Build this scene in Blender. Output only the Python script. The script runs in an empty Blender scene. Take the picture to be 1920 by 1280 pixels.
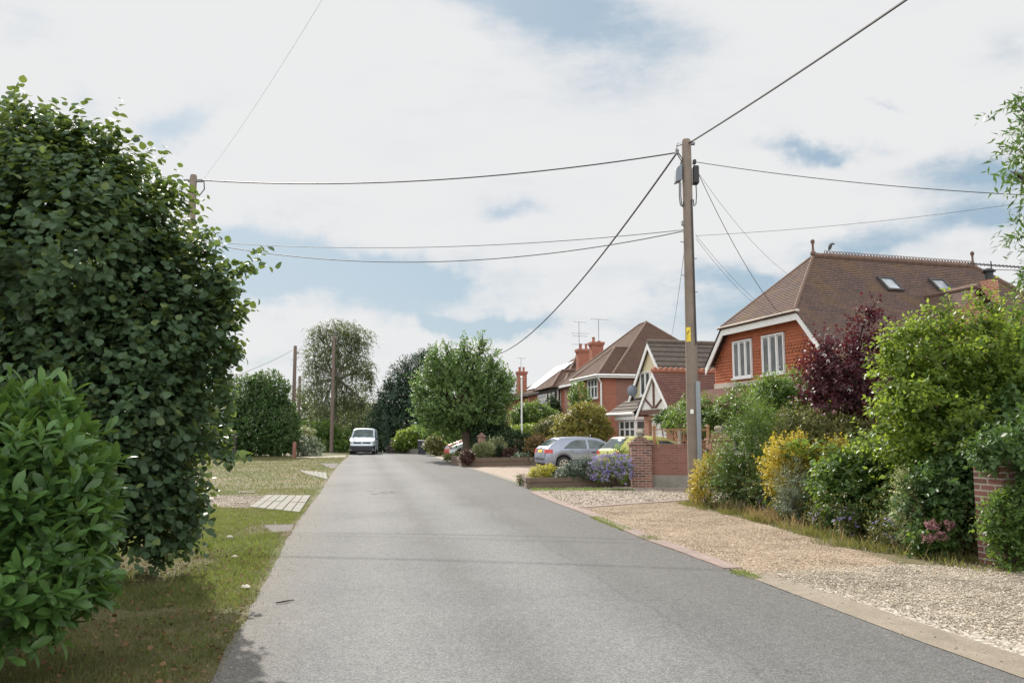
import bpy, math, random
import numpy as np
from mathutils import Vector, Matrix, noise as mnoise

random.seed(4)
R = math.radians
scene = bpy.context.scene
COL = scene.collection

# ------------------------------------------------------------------ camera
FPX = 1536.0
PITCH = math.atan(171 / FPX)
EYE = 1.6
cam_d = bpy.data.cameras.new('camera')
cam = bpy.data.objects.new('camera', cam_d)
COL.objects.link(cam)
cam.location = (0, 0, EYE)
cam.rotation_euler = (R(90) + PITCH, 0, 0)
cam_d.sensor_width = 36
cam_d.lens = 36 * FPX / 1920
cam_d.clip_start = 0.05
cam_d.clip_end = 5000
scene.camera = cam

# ------------------------------------------------------------------ sun and exposure
SUN_AZ, SUN_EL = R(-21), R(35)
S = Vector((math.sin(SUN_AZ) * math.cos(SUN_EL), math.cos(SUN_AZ) * math.cos(SUN_EL), math.sin(SUN_EL)))
sun_d = bpy.data.lights.new('sun', 'SUN')
sun_d.energy = 4.2
sun_d.angle = R(0.6)
sun_d.color = (1.0, 0.94, 0.85)
sun = bpy.data.objects.new('sun', sun_d)
COL.objects.link(sun)
sun.rotation_euler = S.to_track_quat('Z', 'Y').to_euler()
vs = scene.view_settings
vs.view_transform = 'Standard'
vs.look = 'None'
vs.exposure = 0.75
vs.gamma = 1.0

CP, SP = math.cos(PITCH), math.sin(PITCH)


def P(px, py, Y):
    """world point seen at photo position (px, py) at forward distance Y"""
    dx, dv = (px - 960) / FPX, (640 - py) / FPX
    dy, dz = CP - SP * dv, SP + CP * dv
    return Vector((dx * Y / dy, Y, EYE + dz * Y / dy))


def G(px, py, z=0.0):
    """ground point (height z) seen at photo position (px, py)"""
    dx, dv = (px - 960) / FPX, (640 - py) / FPX
    dy, dz = CP - SP * dv, SP + CP * dv
    s = (z - EYE) / dz
    return Vector((dx * s, dy * s, z))


def gz(y):
    t = max(0.0, y - 64.0)
    return -2.6 * (1 - math.exp(-(t / 38.0) ** 2))


# ------------------------------------------------------------------ sky
world = bpy.data.worlds.new('World')
scene.world = world
world.use_nodes = True


def build_sky():
    nt = world.node_tree
    nt.nodes.clear()
    N, L = nt.nodes.new, nt.links.new

    def math_(op, a, b=None, c=None):
        n = N('ShaderNodeMath')
        n.operation = op
        for i, v in enumerate((a, b, c)):
            if v is None:
                continue
            if isinstance(v, (int, float)):
                n.inputs[i].default_value = v
            else:
                L(v, n.inputs[i])
        return n.outputs[0]
    out = N('ShaderNodeOutputWorld')
    bg = N('ShaderNodeBackground')
    bg.inputs['Strength'].default_value = 0.1
    L(bg.outputs[0], out.inputs[0])
    sky = N('ShaderNodeTexSky')
    sky.sky_type = 'NISHITA'
    sky.sun_disc = False
    sky.sun_elevation = SUN_EL
    sky.sun_rotation = SUN_AZ
    tc = N('ShaderNodeTexCoord')
    sep = N('ShaderNodeSeparateXYZ')
    L(tc.outputs['Generated'], sep.inputs[0])
    x, y, z = sep.outputs
    # cloud layer coordinates: the view direction projected on a plane overhead
    zz = math_('ADD', math_('MAXIMUM', z, 0.0), 0.09)
    com = N('ShaderNodeCombineXYZ')
    L(math_('DIVIDE', x, zz), com.inputs[0])
    L(math_('DIVIDE', y, zz), com.inputs[1])
    n1 = N('ShaderNodeTexNoise')
    n1.inputs['Scale'].default_value = 0.8
    n1.inputs['Detail'].default_value = 7
    n1.inputs['Roughness'].default_value = 0.55
    n1.inputs['Distortion'].default_value = 0.4
    L(com.outputs[0], n1.inputs['Vector'])
    n2 = N('ShaderNodeTexNoise')
    n2.inputs['Scale'].default_value = 5.5
    n2.inputs['Detail'].default_value = 6
    n2.inputs['Roughness'].default_value = 0.6
    L(tc.outputs['Generated'], n2.inputs['Vector'])
    nsep = N('ShaderNodeSeparateXYZ')
    L(n2.outputs['Color'], nsep.inputs[0])
    # openings in the cloud at given directions (u = x/y, v = z/y)
    yy = math_('MAXIMUM', y, 0.08)
    u = math_('ADD', math_('DIVIDE', x, yy), math_('MULTIPLY', math_('SUBTRACT', nsep.outputs[0], 0.5), 0.3))
    v = math_('ADD', math_('DIVIDE', z, yy), math_('MULTIPLY', math_('SUBTRACT', nsep.outputs[1], 0.5), 0.16))
    total = None
    for (px, py, sx, sy, amt) in [
            (1090, 40, 210, 90, .8), (940, -10, 150, 50, .75), (560, 535, 200, 46, 1.35), (470, 470, 120, 54, 1.2),
            (720, 545, 140, 30, 1.1), (290, 250, 80, 40, .85), (120, 200, 60, 60, .5),
            (800, 600, 160, 24, .85), (900, 610, 120, 22, .7), (1530, 285, 80, 24, .85), (1640, 200, 40, 10, .35),
            (1860, 330, 130, 45, .9), (1640, 440, 180, 30, .95), (1860, 410, 90, 30, .8), (1380, 520, 110, 36, .95),
            (1350, 580, 110, 30, .55), (920, 415, 60, 20, .4), (1880, 90, 90, 70, .3), (490, 660, 60, 22, .4),
            (30, 40, 120, 60, .25), (1240, 620, 120, 26, .35)]:
        d = P(px, py, 1.0) - Vector((0, 0, EYE))
        u0, v0 = d.x, d.z
        a = math_('POWER', math_('ABSOLUTE', math_('MULTIPLY', math_('SUBTRACT', u, u0), FPX / sx)), 2)
        b = math_('POWER', math_('ABSOLUTE', math_('MULTIPLY', math_('SUBTRACT', v, v0), FPX / sy)), 2)
        e = math_('MULTIPLY', math_('POWER', 2.718, math_('MULTIPLY', math_('ADD', a, b), -1.0)), amt)
        total = e if total is None else math_('ADD', total, e)
    front = math_('GREATER_THAN', y, 0.1)
    total = math_('MULTIPLY', total, front)
    n3 = N('ShaderNodeTexNoise')
    n3.inputs['Scale'].default_value = 9.0
    n3.inputs['Detail'].default_value = 8
    n3.inputs['Roughness'].default_value = 0.62
    mpg = N('ShaderNodeMapping')
    mpg.inputs['Scale'].default_value = (0.55, 0.55, 1.9)
    L(tc.outputs['Generated'], mpg.inputs['Vector'])
    L(mpg.outputs[0], n3.inputs['Vector'])
    wisp = math_('MULTIPLY', math_('SUBTRACT', n3.outputs[0], 0.5), math_('MULTIPLY_ADD', total, 1.6, 0.95))
    raw = math_('ADD', math_('ADD', math_('MULTIPLY', math_('SUBTRACT', n1.outputs[0], 0.5), 1.0), wisp), total)
    mr = N('ShaderNodeMapRange')
    mr.interpolation_type = 'SMOOTHSTEP'
    mr.inputs['From Min'].default_value = -0.02
    mr.inputs['From Max'].default_value = 0.85
    L(raw, mr.inputs['Value'])
    hole = mr.outputs[0]
    # thin grey underside of the clouds in the openings, over the real sky colour
    greyc = N('ShaderNodeMix')
    greyc.data_type = 'RGBA'
    greyc.inputs['Factor'].default_value = 0.86
    L(sky.outputs[0], greyc.inputs['A'])
    greyc.inputs['B'].default_value = (2.05, 2.75, 3.3, 1)
    # white cloud; the unseen clouds behind the camera are brightened as added fill light
    back = N('ShaderNodeMapRange')
    back.inputs['From Min'].default_value = 0.25
    back.inputs['From Max'].default_value = -0.6
    back.inputs['To Min'].default_value = 1.0
    back.inputs['To Max'].default_value = 2.5
    L(y, back.inputs['Value'])
    cl = N('ShaderNodeMix')
    cl.data_type = 'RGBA'
    cl.blend_type = 'MULTIPLY'
    cl.inputs['Factor'].default_value = 1.0
    cl.inputs['A'].default_value = (4.95, 4.98, 5.02, 1)
    L(back.outputs[0], cl.inputs['B'])
    mix = N('ShaderNodeMix')
    mix.data_type = 'RGBA'
    L(hole, mix.inputs['Factor'])
    L(cl.outputs['Result'], mix.inputs['A'])
    L(greyc.outputs['Result'], mix.inputs['B'])
    L(mix.outputs['Result'], bg.inputs['Color'])


build_sky()

# ------------------------------------------------------------------ materials


def new_mat(name):
    m = bpy.data.materials.new(name)
    m.use_nodes = True
    nt = m.node_tree
    b = nt.nodes['Principled BSDF']
    return m, nt, b


def ramp(nt, fac, stops):
    r = nt.nodes.new('ShaderNodeValToRGB')
    e = r.color_ramp.elements
    while len(e) < len(stops):
        e.new(0.5)
    for i, (p, c) in enumerate(stops):
        e[i].position = p
        e[i].color = (*c, 1)
    nt.links.new(fac, r.inputs[0])
    return r.outputs[0]


def noise(nt, vec, scale, detail=4, rough=0.55, dist=0.0):
    n = nt.nodes.new('ShaderNodeTexNoise')
    n.inputs['Scale'].default_value = scale
    n.inputs['Detail'].default_value = detail
    n.inputs['Roughness'].default_value = rough
    n.inputs['Distortion'].default_value = dist
    if vec is not None:
        nt.links.new(vec, n.inputs['Vector'])
    return n.outputs['Fac']


def mixc(nt, fac, a, b, mode='MIX'):
    n = nt.nodes.new('ShaderNodeMix')
    n.data_type = 'RGBA'
    n.blend_type = mode
    for key, val in (('Factor', fac), ('A', a), ('B', b)):
        if isinstance(val, (int, float)):
            n.inputs[key].default_value = val
        elif isinstance(val, tuple):
            n.inputs[key].default_value = (*val, 1)
        else:
            nt.links.new(val, n.inputs[key])
    return n.outputs['Result']


def coords(nt, kind='Object'):
    t = nt.nodes.new('ShaderNodeTexCoord')
    return t.outputs[kind]


def bump(nt, b, h, strength, dist=0.01):
    n = nt.nodes.new('ShaderNodeBump')
    n.inputs['Strength'].default_value = strength
    n.inputs['Distance'].default_value = dist
    nt.links.new(h, n.inputs['Height'])
    nt.links.new(n.outputs[0], b.inputs['Normal'])


def plain(name, c1, c2=None, scale=6, rough=0.6, bstr=0.15, metal=0.0, fine=60, spec=0.4, coat=0.0):
    """paint, wood, plastic, stone: two tones broken by large and fine noise"""
    m, nt, b = new_mat(name)
    c2 = c2 or tuple(x * 0.8 for x in c1)
    v = coords(nt)
    a = noise(nt, v, scale, 5)
    f = noise(nt, v, fine, 3)
    col = ramp(nt, a, [(0.3, c1), (0.7, c2)])
    col = mixc(nt, 0.35, col, mixc(nt, f, tuple(x * 0.6 for x in c1), tuple(min(1, x * 1.3) for x in c1)))
    nt.links.new(col, b.inputs['Base Color'])
    b.inputs['Roughness'].default_value = rough
    b.inputs['Metallic'].default_value = metal
    b.inputs['Specular IOR Level'].default_value = spec
    b.inputs['Coat Weight'].default_value = coat
    if bstr:
        bump(nt, b, f, bstr, 0.004)
    return m


def ground_mat(name, stops, scale=0.8, fine=55, rough=0.95, bstr=0.5, speck=None, bd=0.01):
    m, nt, b = new_mat(name)
    v = coords(nt)
    a = noise(nt, v, scale, 8, 0.65, 0.3)
    col = ramp(nt, a, stops)
    f = noise(nt, v, fine, 4, 0.7)
    col = mixc(nt, 0.75, col, ramp(nt, f, [(0.25, (0.25, 0.25, 0.25)), (0.5, (0.5, 0.5, 0.5)), (0.75, (0.85, 0.85, 0.85))]), 'OVERLAY')
    if speck:
        vo = nt.nodes.new('ShaderNodeTexVoronoi')
        vo.inputs['Scale'].default_value = speck[0]
        nt.links.new(v, vo.inputs['Vector'])
        s2 = nt.nodes.new('ShaderNodeSeparateColor')
        nt.links.new(vo.outputs['Color'], s2.inputs[0])
        sc = ramp(nt, s2.outputs[0], speck[1])
        col = mixc(nt, speck[2], col, sc)
        bump(nt, b, vo.outputs['Distance'], bstr, bd)
    else:
        bump(nt, b, f, bstr, bd)
    nt.links.new(col, b.inputs['Base Color'])
    b.inputs['Roughness'].default_value = rough
    b.inputs['Specular IOR Level'].default_value = 0.25
    return m


def brick_mat(name, c1, c2, mortar, bw=0.225, bh=0.075, ms=0.011, rough=0.9, bstr=0.6, stain=(0.12, 0.1, 0.09), st=0.35, offset=0.5):
    m, nt, b = new_mat(name)
    uv = coords(nt, 'UV')
    t = nt.nodes.new('ShaderNodeTexBrick')
    t.offset = offset
    t.inputs['Scale'].default_value = 1
    t.inputs['Brick Width'].default_value = bw
    t.inputs['Row Height'].default_value = bh
    t.inputs['Mortar Size'].default_value = ms
    t.inputs['Mortar Smooth'].default_value = 0.2
    t.inputs['Bias'].default_value = -0.1
    t.inputs['Color1'].default_value = (*c1, 1)
    t.inputs['Color2'].default_value = (*c2, 1)
    t.inputs['Mortar'].default_value = (*mortar, 1)
    nt.links.new(uv, t.inputs['Vector'])
    f = noise(nt, uv, 30, 4, 0.7)
    a = noise(nt, uv, 1.1, 7, 0.65)
    col = mixc(nt, 0.5, t.outputs['Color'], ramp(nt, f, [(0.3, (0.3,) * 3), (0.7, (0.75,) * 3)]), 'OVERLAY')
    fac = ramp(nt, a, [(0.48, (0, 0, 0)), (0.72, (st,) * 3)])
    col = mixc(nt, fac, col, stain)
    nt.links.new(col, b.inputs['Base Color'])
    b.inputs['Roughness'].default_value = rough
    b.inputs['Specular IOR Level'].default_value = 0.2
    inv = nt.nodes.new('ShaderNodeMath')
    inv.operation = 'SUBTRACT'
    inv.inputs[0].default_value = 1
    nt.links.new(t.outputs['Fac'], inv.inputs[1])
    bump(nt, b, inv.outputs[0], bstr, 0.008)
    return m


def leaf_mat(name, dark, mid, light, trans, tw=0.3, rough=0.5, spec=0.3, odd=None):
    m, nt, b = new_mat(name)
    g = nt.nodes.new('ShaderNodeNewGeometry')
    stops = [(0.0, dark), (0.45, mid), (0.85, light)]
    if odd:
        stops += [(0.93, light), (0.95, odd)]
    col = ramp(nt, g.outputs['Random Per Island'], stops)
    v = coords(nt)
    cl = noise(nt, v, 1.3, 3)
    col = mixc(nt, 0.55, col, ramp(nt, cl, [(0.3, tuple(x * 0.55 for x in mid)), (0.7, tuple(min(1, x * 1.25) for x in light))]))
    nt.links.new(col, b.inputs['Base Color'])
    b.inputs['Roughness'].default_value = rough
    b.inputs['Specular IOR Level'].default_value = spec
    tr = nt.nodes.new('ShaderNodeBsdfTranslucent')
    tcol = mixc(nt, 0.6, col, trans)
    nt.links.new(tcol, tr.inputs['Color'])
    mx = nt.nodes.new('ShaderNodeMixShader')
    mx.inputs[0].default_value = tw
    nt.links.new(b.outputs[0], mx.inputs[1])
    nt.links.new(tr.outputs[0], mx.inputs[2])
    nt.links.new(mx.outputs[0], nt.nodes['Material Output'].inputs['Surface'])
    return m


def glass_mat(name, c=(0.02, 0.025, 0.03), rough=0.04):
    m, nt, b = new_mat(name)
    v = coords(nt)
    col = ramp(nt, noise(nt, v, 1.7, 3), [(0.35, c), (0.7, tuple(x * 2.4 + 0.01 for x in c))])
    nt.links.new(col, b.inputs['Base Color'])
    b.inputs['Roughness'].default_value = rough
    b.inputs['Specular IOR Level'].default_value = 0.6
    b.inputs['Coat Weight'].default_value = 0.0
    return m


def car_paint(name, c, metal=0.5):
    m, nt, b = new_mat(name)
    v = coords(nt)
    col = ramp(nt, noise(nt, v, 3, 5), [(0.3, c), (0.75, tuple(x * 0.86 for x in c))])
    nt.links.new(col, b.inputs['Base Color'])
    b.inputs['Metallic'].default_value = metal
    b.inputs['Roughness'].default_value = 0.38
    b.inputs['Coat Weight'].default_value = 0.8
    b.inputs['Coat Roughness'].default_value = 0.06
    return m


def asphalt_mat():
    m, nt, b = new_mat('asphalt')
    v = coords(nt)
    sep = nt.nodes.new('ShaderNodeSeparateXYZ')
    nt.links.new(v, sep.inputs[0])
    big = noise(nt, v, 0.28, 6, 0.6, 0.4)
    col = ramp(nt, big, [(0.3, (0.116, 0.117, 0.118)), (0.5, (0.142, 0.143, 0.143)), (0.72, (0.166, 0.166, 0.164))])
    # the newer, darker strip laid along the right-hand side of the carriageway
    mp = nt.nodes.new('ShaderNodeMapRange')
    m1 = nt.nodes.new('ShaderNodeMath')
    m1.operation = 'MULTIPLY_ADD'
    nt.links.new(sep.outputs[1], m1.inputs[0])
    m1.inputs[1].default_value = 0.19
    nt.links.new(sep.outputs[0], m1.inputs[2])
    m2 = nt.nodes.new('ShaderNodeMath')
    m2.operation = 'MULTIPLY_ADD'
    wob = noise(nt, v, 1.0, 4)
    nt.links.new(wob, m2.inputs[0])
    m2.inputs[1].default_value = 0.5
    nt.links.new(m1.outputs[0], m2.inputs[2])
    mp.inputs['From Min'].default_value = 2.2
    mp.inputs['From Max'].default_value = 3.9
    mp.inputs['To Max'].default_value = 0.75
    nt.links.new(m2.outputs[0], mp.inputs['Value'])
    col = mixc(nt, mp.outputs[0], col, (0.105, 0.103, 0.1))
    # polished wheel tracks, a tarred seam along the middle and grit washed to the left edge
    def band(c, w, wobble=0.0):
        s = nt.nodes.new('ShaderNodeMath')
        s.operation = 'SUBTRACT'
        nt.links.new(m2.outputs[0] if wobble else m1.outputs[0], s.inputs[0])
        s.inputs[1].default_value = c
        q = nt.nodes.new('ShaderNodeMath')
        q.operation = 'ABSOLUTE'
        nt.links.new(s.outputs[0], q.inputs[0])
        r_ = nt.nodes.new('ShaderNodeMapRange')
        r_.interpolation_type = 'SMOOTHSTEP'
        r_.inputs['From Min'].default_value = w
        r_.inputs['From Max'].default_value = 0.0
        nt.links.new(q.outputs[0], r_.inputs['Value'])
        return r_.outputs[0]

    def scale_(f, k):
        s = nt.nodes.new('ShaderNodeMath')
        s.operation = 'MULTIPLY'
        nt.links.new(f, s.inputs[0])
        if isinstance(k, float):
            s.inputs[1].default_value = k
        else:
            nt.links.new(k, s.inputs[1])
        return s.outputs[0]
    patch = noise(nt, v, 0.7, 6, 0.6, 0.6)
    for c_, k_ in ((0.55, .28), (2.3, .25)):
        col = mixc(nt, scale_(band(c_, .55, 1), k_), col, (0.2, 0.2, 0.197))
    for c_ in (1.45, 3.2):
        col = mixc(nt, scale_(band(c_, .4, 1), scale_(patch, 0.9)), col, (0.1, 0.099, 0.097))
    col = mixc(nt, scale_(band(2.95, .03, 1), 0.3), col, (0.06, 0.06, 0.06))
    grit = nt.nodes.new('ShaderNodeMapRange')
    grit.interpolation_type = 'SMOOTHSTEP'
    grit.inputs['From Min'].default_value = 0.05
    grit.inputs['From Max'].default_value = -0.75
    nt.links.new(m2.outputs[0], grit.inputs['Value'])
    col = mixc(nt, scale_(grit.outputs[0], scale_(noise(nt, v, 3.0, 6, 0.7), 0.9)), col, (0.17, 0.148, 0.118))
    cr = nt.nodes.new('ShaderNodeTexVoronoi')
    cr.feature = 'DISTANCE_TO_EDGE'
    cr.inputs['Scale'].default_value = 0.42
    wv_ = nt.nodes.new('ShaderNodeVectorMath')
    wv_.operation = 'ADD'
    nv = nt.nodes.new('ShaderNodeTexNoise')
    nv.inputs['Scale'].default_value = 2.2
    nv.inputs['Detail'].default_value = 6
    nt.links.new(v, nv.inputs['Vector'])
    nt.links.new(v, wv_.inputs[0])
    nt.links.new(nv.outputs['Color'], wv_.inputs[1])
    nt.links.new(wv_.outputs[0], cr.inputs['Vector'])
    ck = nt.nodes.new('ShaderNodeMapRange')
    ck.inputs['From Min'].default_value = 0.010
    ck.inputs['From Max'].default_value = 0.003
    nt.links.new(cr.outputs['Distance'], ck.inputs['Value'])
    sel = nt.nodes.new('ShaderNodeMapRange')
    sel.inputs['From Min'].default_value = 0.5
    sel.inputs['From Max'].default_value = 0.62
    nt.links.new(big, sel.inputs['Value'])
    col = mixc(nt, scale_(ck.outputs[0], scale_(sel.outputs[0], 0.1)), col, (0.08, 0.079, 0.077))
    vo = nt.nodes.new('ShaderNodeTexVoronoi')
    vo.inputs['Scale'].default_value = 110
    nt.links.new(v, vo.inputs['Vector'])
    s2 = nt.nodes.new('ShaderNodeSeparateColor')
    nt.links.new(vo.outputs['Color'], s2.inputs[0])
    col = mixc(nt, 0.62, col, ramp(nt, s2.outputs[0], [(0.0, (0.22,) * 3), (0.5, (0.5,) * 3), (0.9, (0.78,) * 3), (1.0, (0.95,) * 3)]), 'OVERLAY')
    mid = noise(nt, v, 9, 6, 0.7)
    col = mixc(nt, 0.4, col, ramp(nt, mid, [(0.3, (0.36,) * 3), (0.7, (0.62,) * 3)]), 'OVERLAY')
    nt.links.new(col, b.inputs['Base Color'])
    b.inputs['Roughness'].default_value = 0.85
    b.inputs['Specular IOR Level'].default_value = 0.1
    bump(nt, b, vo.outputs['Distance'], 0.35, 0.004)
    return m


M = {}
M['asphalt'] = asphalt_mat()
M['ground'] = ground_mat('grassy_earth', [(0.32, (0.05, 0.068, 0.022)), (0.45, (0.085, 0.092, 0.034)), (0.56, (0.125, 0.105, 0.055)), (0.7, (0.17, 0.128, 0.078))], 0.42, 40)
M['soil'] = ground_mat('soil', [(0.3, (0.07, 0.05, 0.035)), (0.7, (0.13, 0.095, 0.06))], 2, 50)
M['gravel_orange'] = ground_mat('orange_gravel', [(0.25, (0.23, 0.185, 0.145)), (0.45, (0.34, 0.27, 0.2)), (0.75, (0.42, 0.335, 0.25))], 0.9, 40, speck=(42, [(0, (0.1, 0.075, 0.055)), (0.5, (0.28, 0.205, 0.135)), (1, (0.55, 0.45, 0.34))], 0.5), bstr=0.8, bd=0.02)
M['gravel_pale'] = ground_mat('pale_gravel', [(0.3, (0.255, 0.21, 0.16)), (0.7, (0.35, 0.3, 0.235))], 1.2, 40, speck=(38, [(0, (0.1, 0.09, 0.085)), (0.45, (0.36, 0.32, 0.27)), (1, (0.7, 0.66, 0.58))], 0.6), bstr=0.8, bd=0.02)
M['gravel_grey'] = ground_mat('brown_gravel', [(0.3, (0.2, 0.165, 0.13)), (0.7, (0.3, 0.25, 0.2))], 1.2, 40, speck=(30, [(0, (0.1, 0.085, 0.07)), (0.45, (0.27, 0.225, 0.18)), (1, (0.5, 0.44, 0.37))], 0.6), bstr=0.8, bd=0.02)
M['concrete'] = ground_mat('concrete', [(0.3, (0.17, 0.145, 0.112)), (0.7, (0.25, 0.215, 0.168))], 2.5, 80, bstr=0.3)
M['pale_path'] = ground_mat('pale_path', [(0.3, (0.24, 0.215, 0.175)), (0.7, (0.33, 0.3, 0.25))], 2.5, 40, bstr=0.3)
M['old_tar'] = ground_mat('old_tarmac', [(0.3, (0.1, 0.093, 0.085)), (0.7, (0.15, 0.135, 0.12))], 2.5, 60, bstr=0.4)
M['slab'] = plain('paving_slab', (0.29, 0.28, 0.25), (0.2, 0.19, 0.168), 4, 0.95, 0.2, spec=0.08)
M['edging'] = brick_mat('edging_brick', (0.23, 0.175, 0.155), (0.285, 0.215, 0.19), (0.21, 0.18, 0.16), 0.11, 0.22, 0.008, offset=0)
M['paving'] = brick_mat('block_paving', (0.27, 0.215, 0.175), (0.34, 0.275, 0.22), (0.2, 0.165, 0.14), 0.2, 0.1, 0.006, st=0.2)
M['kerb_stone'] = plain('kerb_stone', (0.22, 0.207, 0.18), (0.165, 0.152, 0.135), 5, 0.95, 0.3, spec=0.1)
M['brick_a'] = brick_mat('orange_brick', (0.36, 0.13, 0.07), (0.27, 0.09, 0.055), (0.4, 0.34, 0.27))
M['brick_c'] = brick_mat('brown_red_brick', (0.25, 0.112, 0.082), (0.18, 0.08, 0.062), (0.24, 0.175, 0.145))
M['brick_d'] = brick_mat('red_brick', (0.34, 0.11, 0.065), (0.27, 0.085, 0.055), (0.27, 0.17, 0.13))
M['brick_pier'] = brick_mat('weathered_brick', (0.26, 0.115, 0.085), (0.1, 0.055, 0.048), (0.31, 0.275, 0.235), stain=(0.05, 0.04, 0.04), st=0.6)
M['brick_wall'] = brick_mat('garden_wall_brick', (0.26, 0.115, 0.085), (0.2, 0.09, 0.068), (0.22, 0.145, 0.115), st=0.35)
M['brick_dark'] = brick_mat('old_brown_brick', (0.18, 0.085, 0.065), (0.11, 0.058, 0.048), (0.3, 0.27, 0.235), stain=(0.06, 0.05, 0.04), st=0.5)
M['tile_a'] = brick_mat('clay_roof_tile', (0.165, 0.108, 0.092), (0.102, 0.078, 0.074), (0.05, 0.038, 0.035), 0.165, 0.1, 0.006, stain=(0.2, 0.125, 0.05), st=0.75, bstr=0.3)
M['tile_g'] = brick_mat('red_roof_tile', (0.22, 0.11, 0.085), (0.145, 0.078, 0.066), (0.06, 0.035, 0.03), 0.165, 0.1, 0.006, st=0.3, bstr=0.3)
M['tile_b'] = brick_mat('grey_concrete_tile', (0.12, 0.1, 0.085), (0.095, 0.08, 0.07), (0.04, 0.035, 0.03), 0.33, 0.33, 0.006, stain=(0.16, 0.14, 0.09), st=0.4, bstr=0.3)
M['tile_c'] = brick_mat('brown_roof_tile', (0.14, 0.085, 0.065), (0.1, 0.063, 0.05), (0.05, 0.033, 0.028), 0.165, 0.1, 0.006, stain=(0.15, 0.11, 0.05), st=0.4, bstr=0.3)
M['ridge_red'] = plain('terracotta_ridge', (0.33, 0.13, 0.08), (0.22, 0.1, 0.065), 4, 0.85, 0.3)
M['ridge_brown'] = plain('brown_ridge', (0.16, 0.095, 0.07), (0.1, 0.07, 0.058), 3, 0.85, 0.3)
M['tile_hung'] = brick_mat('hung_orange_tile', (0.43, 0.145, 0.075), (0.33, 0.11, 0.06), (0.16, 0.055, 0.035), 0.165, 0.1, 0.005, stain=(0.3, 0.1, 0.05), st=0.4, bstr=0.3)
M['white'] = plain('white_paint', (0.78, 0.78, 0.77), (0.7, 0.7, 0.68), 3, 0.45, 0.05)
M['cream'] = plain('cream_render', (0.66, 0.58, 0.38), (0.58, 0.51, 0.33), 2, 0.9, 0.3)
M['render'] = plain('white_render', (0.74, 0.73, 0.71), (0.62, 0.61, 0.58), 2, 0.9, 0.3)
M['timber'] = plain('dark_timber', (0.15, 0.08, 0.06), (0.1, 0.055, 0.042), 5, 0.8, 0.3)
M['black_timber'] = plain('black_timber', (0.03, 0.026, 0.024), (0.05, 0.04, 0.035), 5, 0.7, 0.3)
M['fascia_dark'] = plain('dark_fascia', (0.055, 0.05, 0.05), (0.08, 0.07, 0.065), 5, 0.6, 0.1)
M['stone'] = plain('pale_stone', (0.5, 0.46, 0.39), (0.36, 0.33, 0.28), 7, 0.9, 0.4)
M['grey_stone'] = plain('mossy_stone', (0.34, 0.31, 0.25), (0.2, 0.19, 0.14), 9, 0.95, 0.5)
M['plinth'] = plain('stained_cement', (0.27, 0.25, 0.21), (0.15, 0.135, 0.11), 4, 0.95, 0.5)
M['glass'] = glass_mat('window_glass', (0.05, 0.055, 0.055))
M['skyglass'] = glass_mat('rooflight_glass', (0.2, 0.22, 0.24), 0.12)
M['carglass'] = glass_mat('car_glass', (0.035, 0.05, 0.05), 0.02)
M['pole'] = plain('weathered_pole_wood', (0.235, 0.19, 0.155), (0.145, 0.116, 0.096), 3, 0.9, 0.5, fine=35)
M['pole_dark'] = plain('dark_pole_wood', (0.16, 0.12, 0.1), (0.11, 0.085, 0.07), 3, 0.9, 0.5)
M['sleeper'] = plain('old_sleeper_wood', (0.17, 0.125, 0.09), (0.1, 0.075, 0.055), 3, 0.95, 0.6, fine=30)
M['fence_wood'] = plain('dark_fence_wood', (0.05, 0.043, 0.042), (0.075, 0.065, 0.06), 4, 0.9, 0.4)
M['post_red'] = plain('reddish_wood', (0.24, 0.11, 0.08), (0.17, 0.08, 0.06), 4, 0.9, 0.4)
M['rust'] = plain('rusty_iron', (0.33, 0.185, 0.085), (0.24, 0.13, 0.07), 8, 0.8, 0.3)
M['grey_plastic'] = plain('grey_cover', (0.27, 0.3, 0.33), (0.22, 0.25, 0.28), 3, 0.5, 0.05)
M['box_grey'] = plain('grey_box', (0.2, 0.23, 0.27), (0.14, 0.16, 0.19), 3, 0.5, 0.05)
M['black'] = plain('black_plastic', (0.018, 0.018, 0.02), (0.03, 0.03, 0.032), 4, 0.5, 0.05)
M['navy'] = plain('dark_bumper', (0.022, 0.023, 0.033), (0.03, 0.03, 0.04), 4, 0.55, 0.05)
M['cable'] = plain('black_cable', (0.035, 0.033, 0.037), (0.05, 0.05, 0.055), 4, 0.6, 0.0)
M['yellow'] = plain('yellow_sign', (0.75, 0.58, 0.05), (0.68, 0.5, 0.05), 6, 0.5, 0.02)
M['plate_yellow'] = plain('yellow_plate', (0.75, 0.55, 0.06), (0.68, 0.5, 0.06), 6, 0.5, 0.02)
M['plate_white'] = plain('white_plate', (0.78, 0.78, 0.74), (0.7, 0.7, 0.66), 6, 0.5, 0.02)
M['rubber'] = plain('tyre_rubber', (0.025, 0.025, 0.026), (0.04, 0.04, 0.04), 6, 0.85, 0.2)
M['alloy'] = plain('alloy', (0.55, 0.55, 0.56), (0.48, 0.48, 0.5), 5, 0.35, 0.0, metal=0.7)
M['chrome'] = plain('chrome', (0.7, 0.7, 0.72), (0.65, 0.65, 0.68), 5, 0.15, 0.0, metal=1.0)
M['aluminium'] = plain('aluminium', (0.2, 0.2, 0.21), (0.15, 0.15, 0.16), 5, 0.6, 0.0)
M['red_lamp'] = plain('red_lens', (0.5, 0.018, 0.015), (0.4, 0.015, 0.015), 8, 0.2, 0.0, coat=0.5)
M['lamp_clear'] = plain('clear_lens', (0.45, 0.46, 0.48), (0.3, 0.31, 0.34), 9, 0.15, 0.0, coat=0.5)
M['silver'] = car_paint('silver_paint', (0.27, 0.3, 0.38))
M['lime'] = car_paint('yellow_green_paint', (0.5, 0.49, 0.12), 0.2)
M['van_paint'] = car_paint('pale_blue_paint', (0.62, 0.72, 0.8), 0.1)
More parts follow.
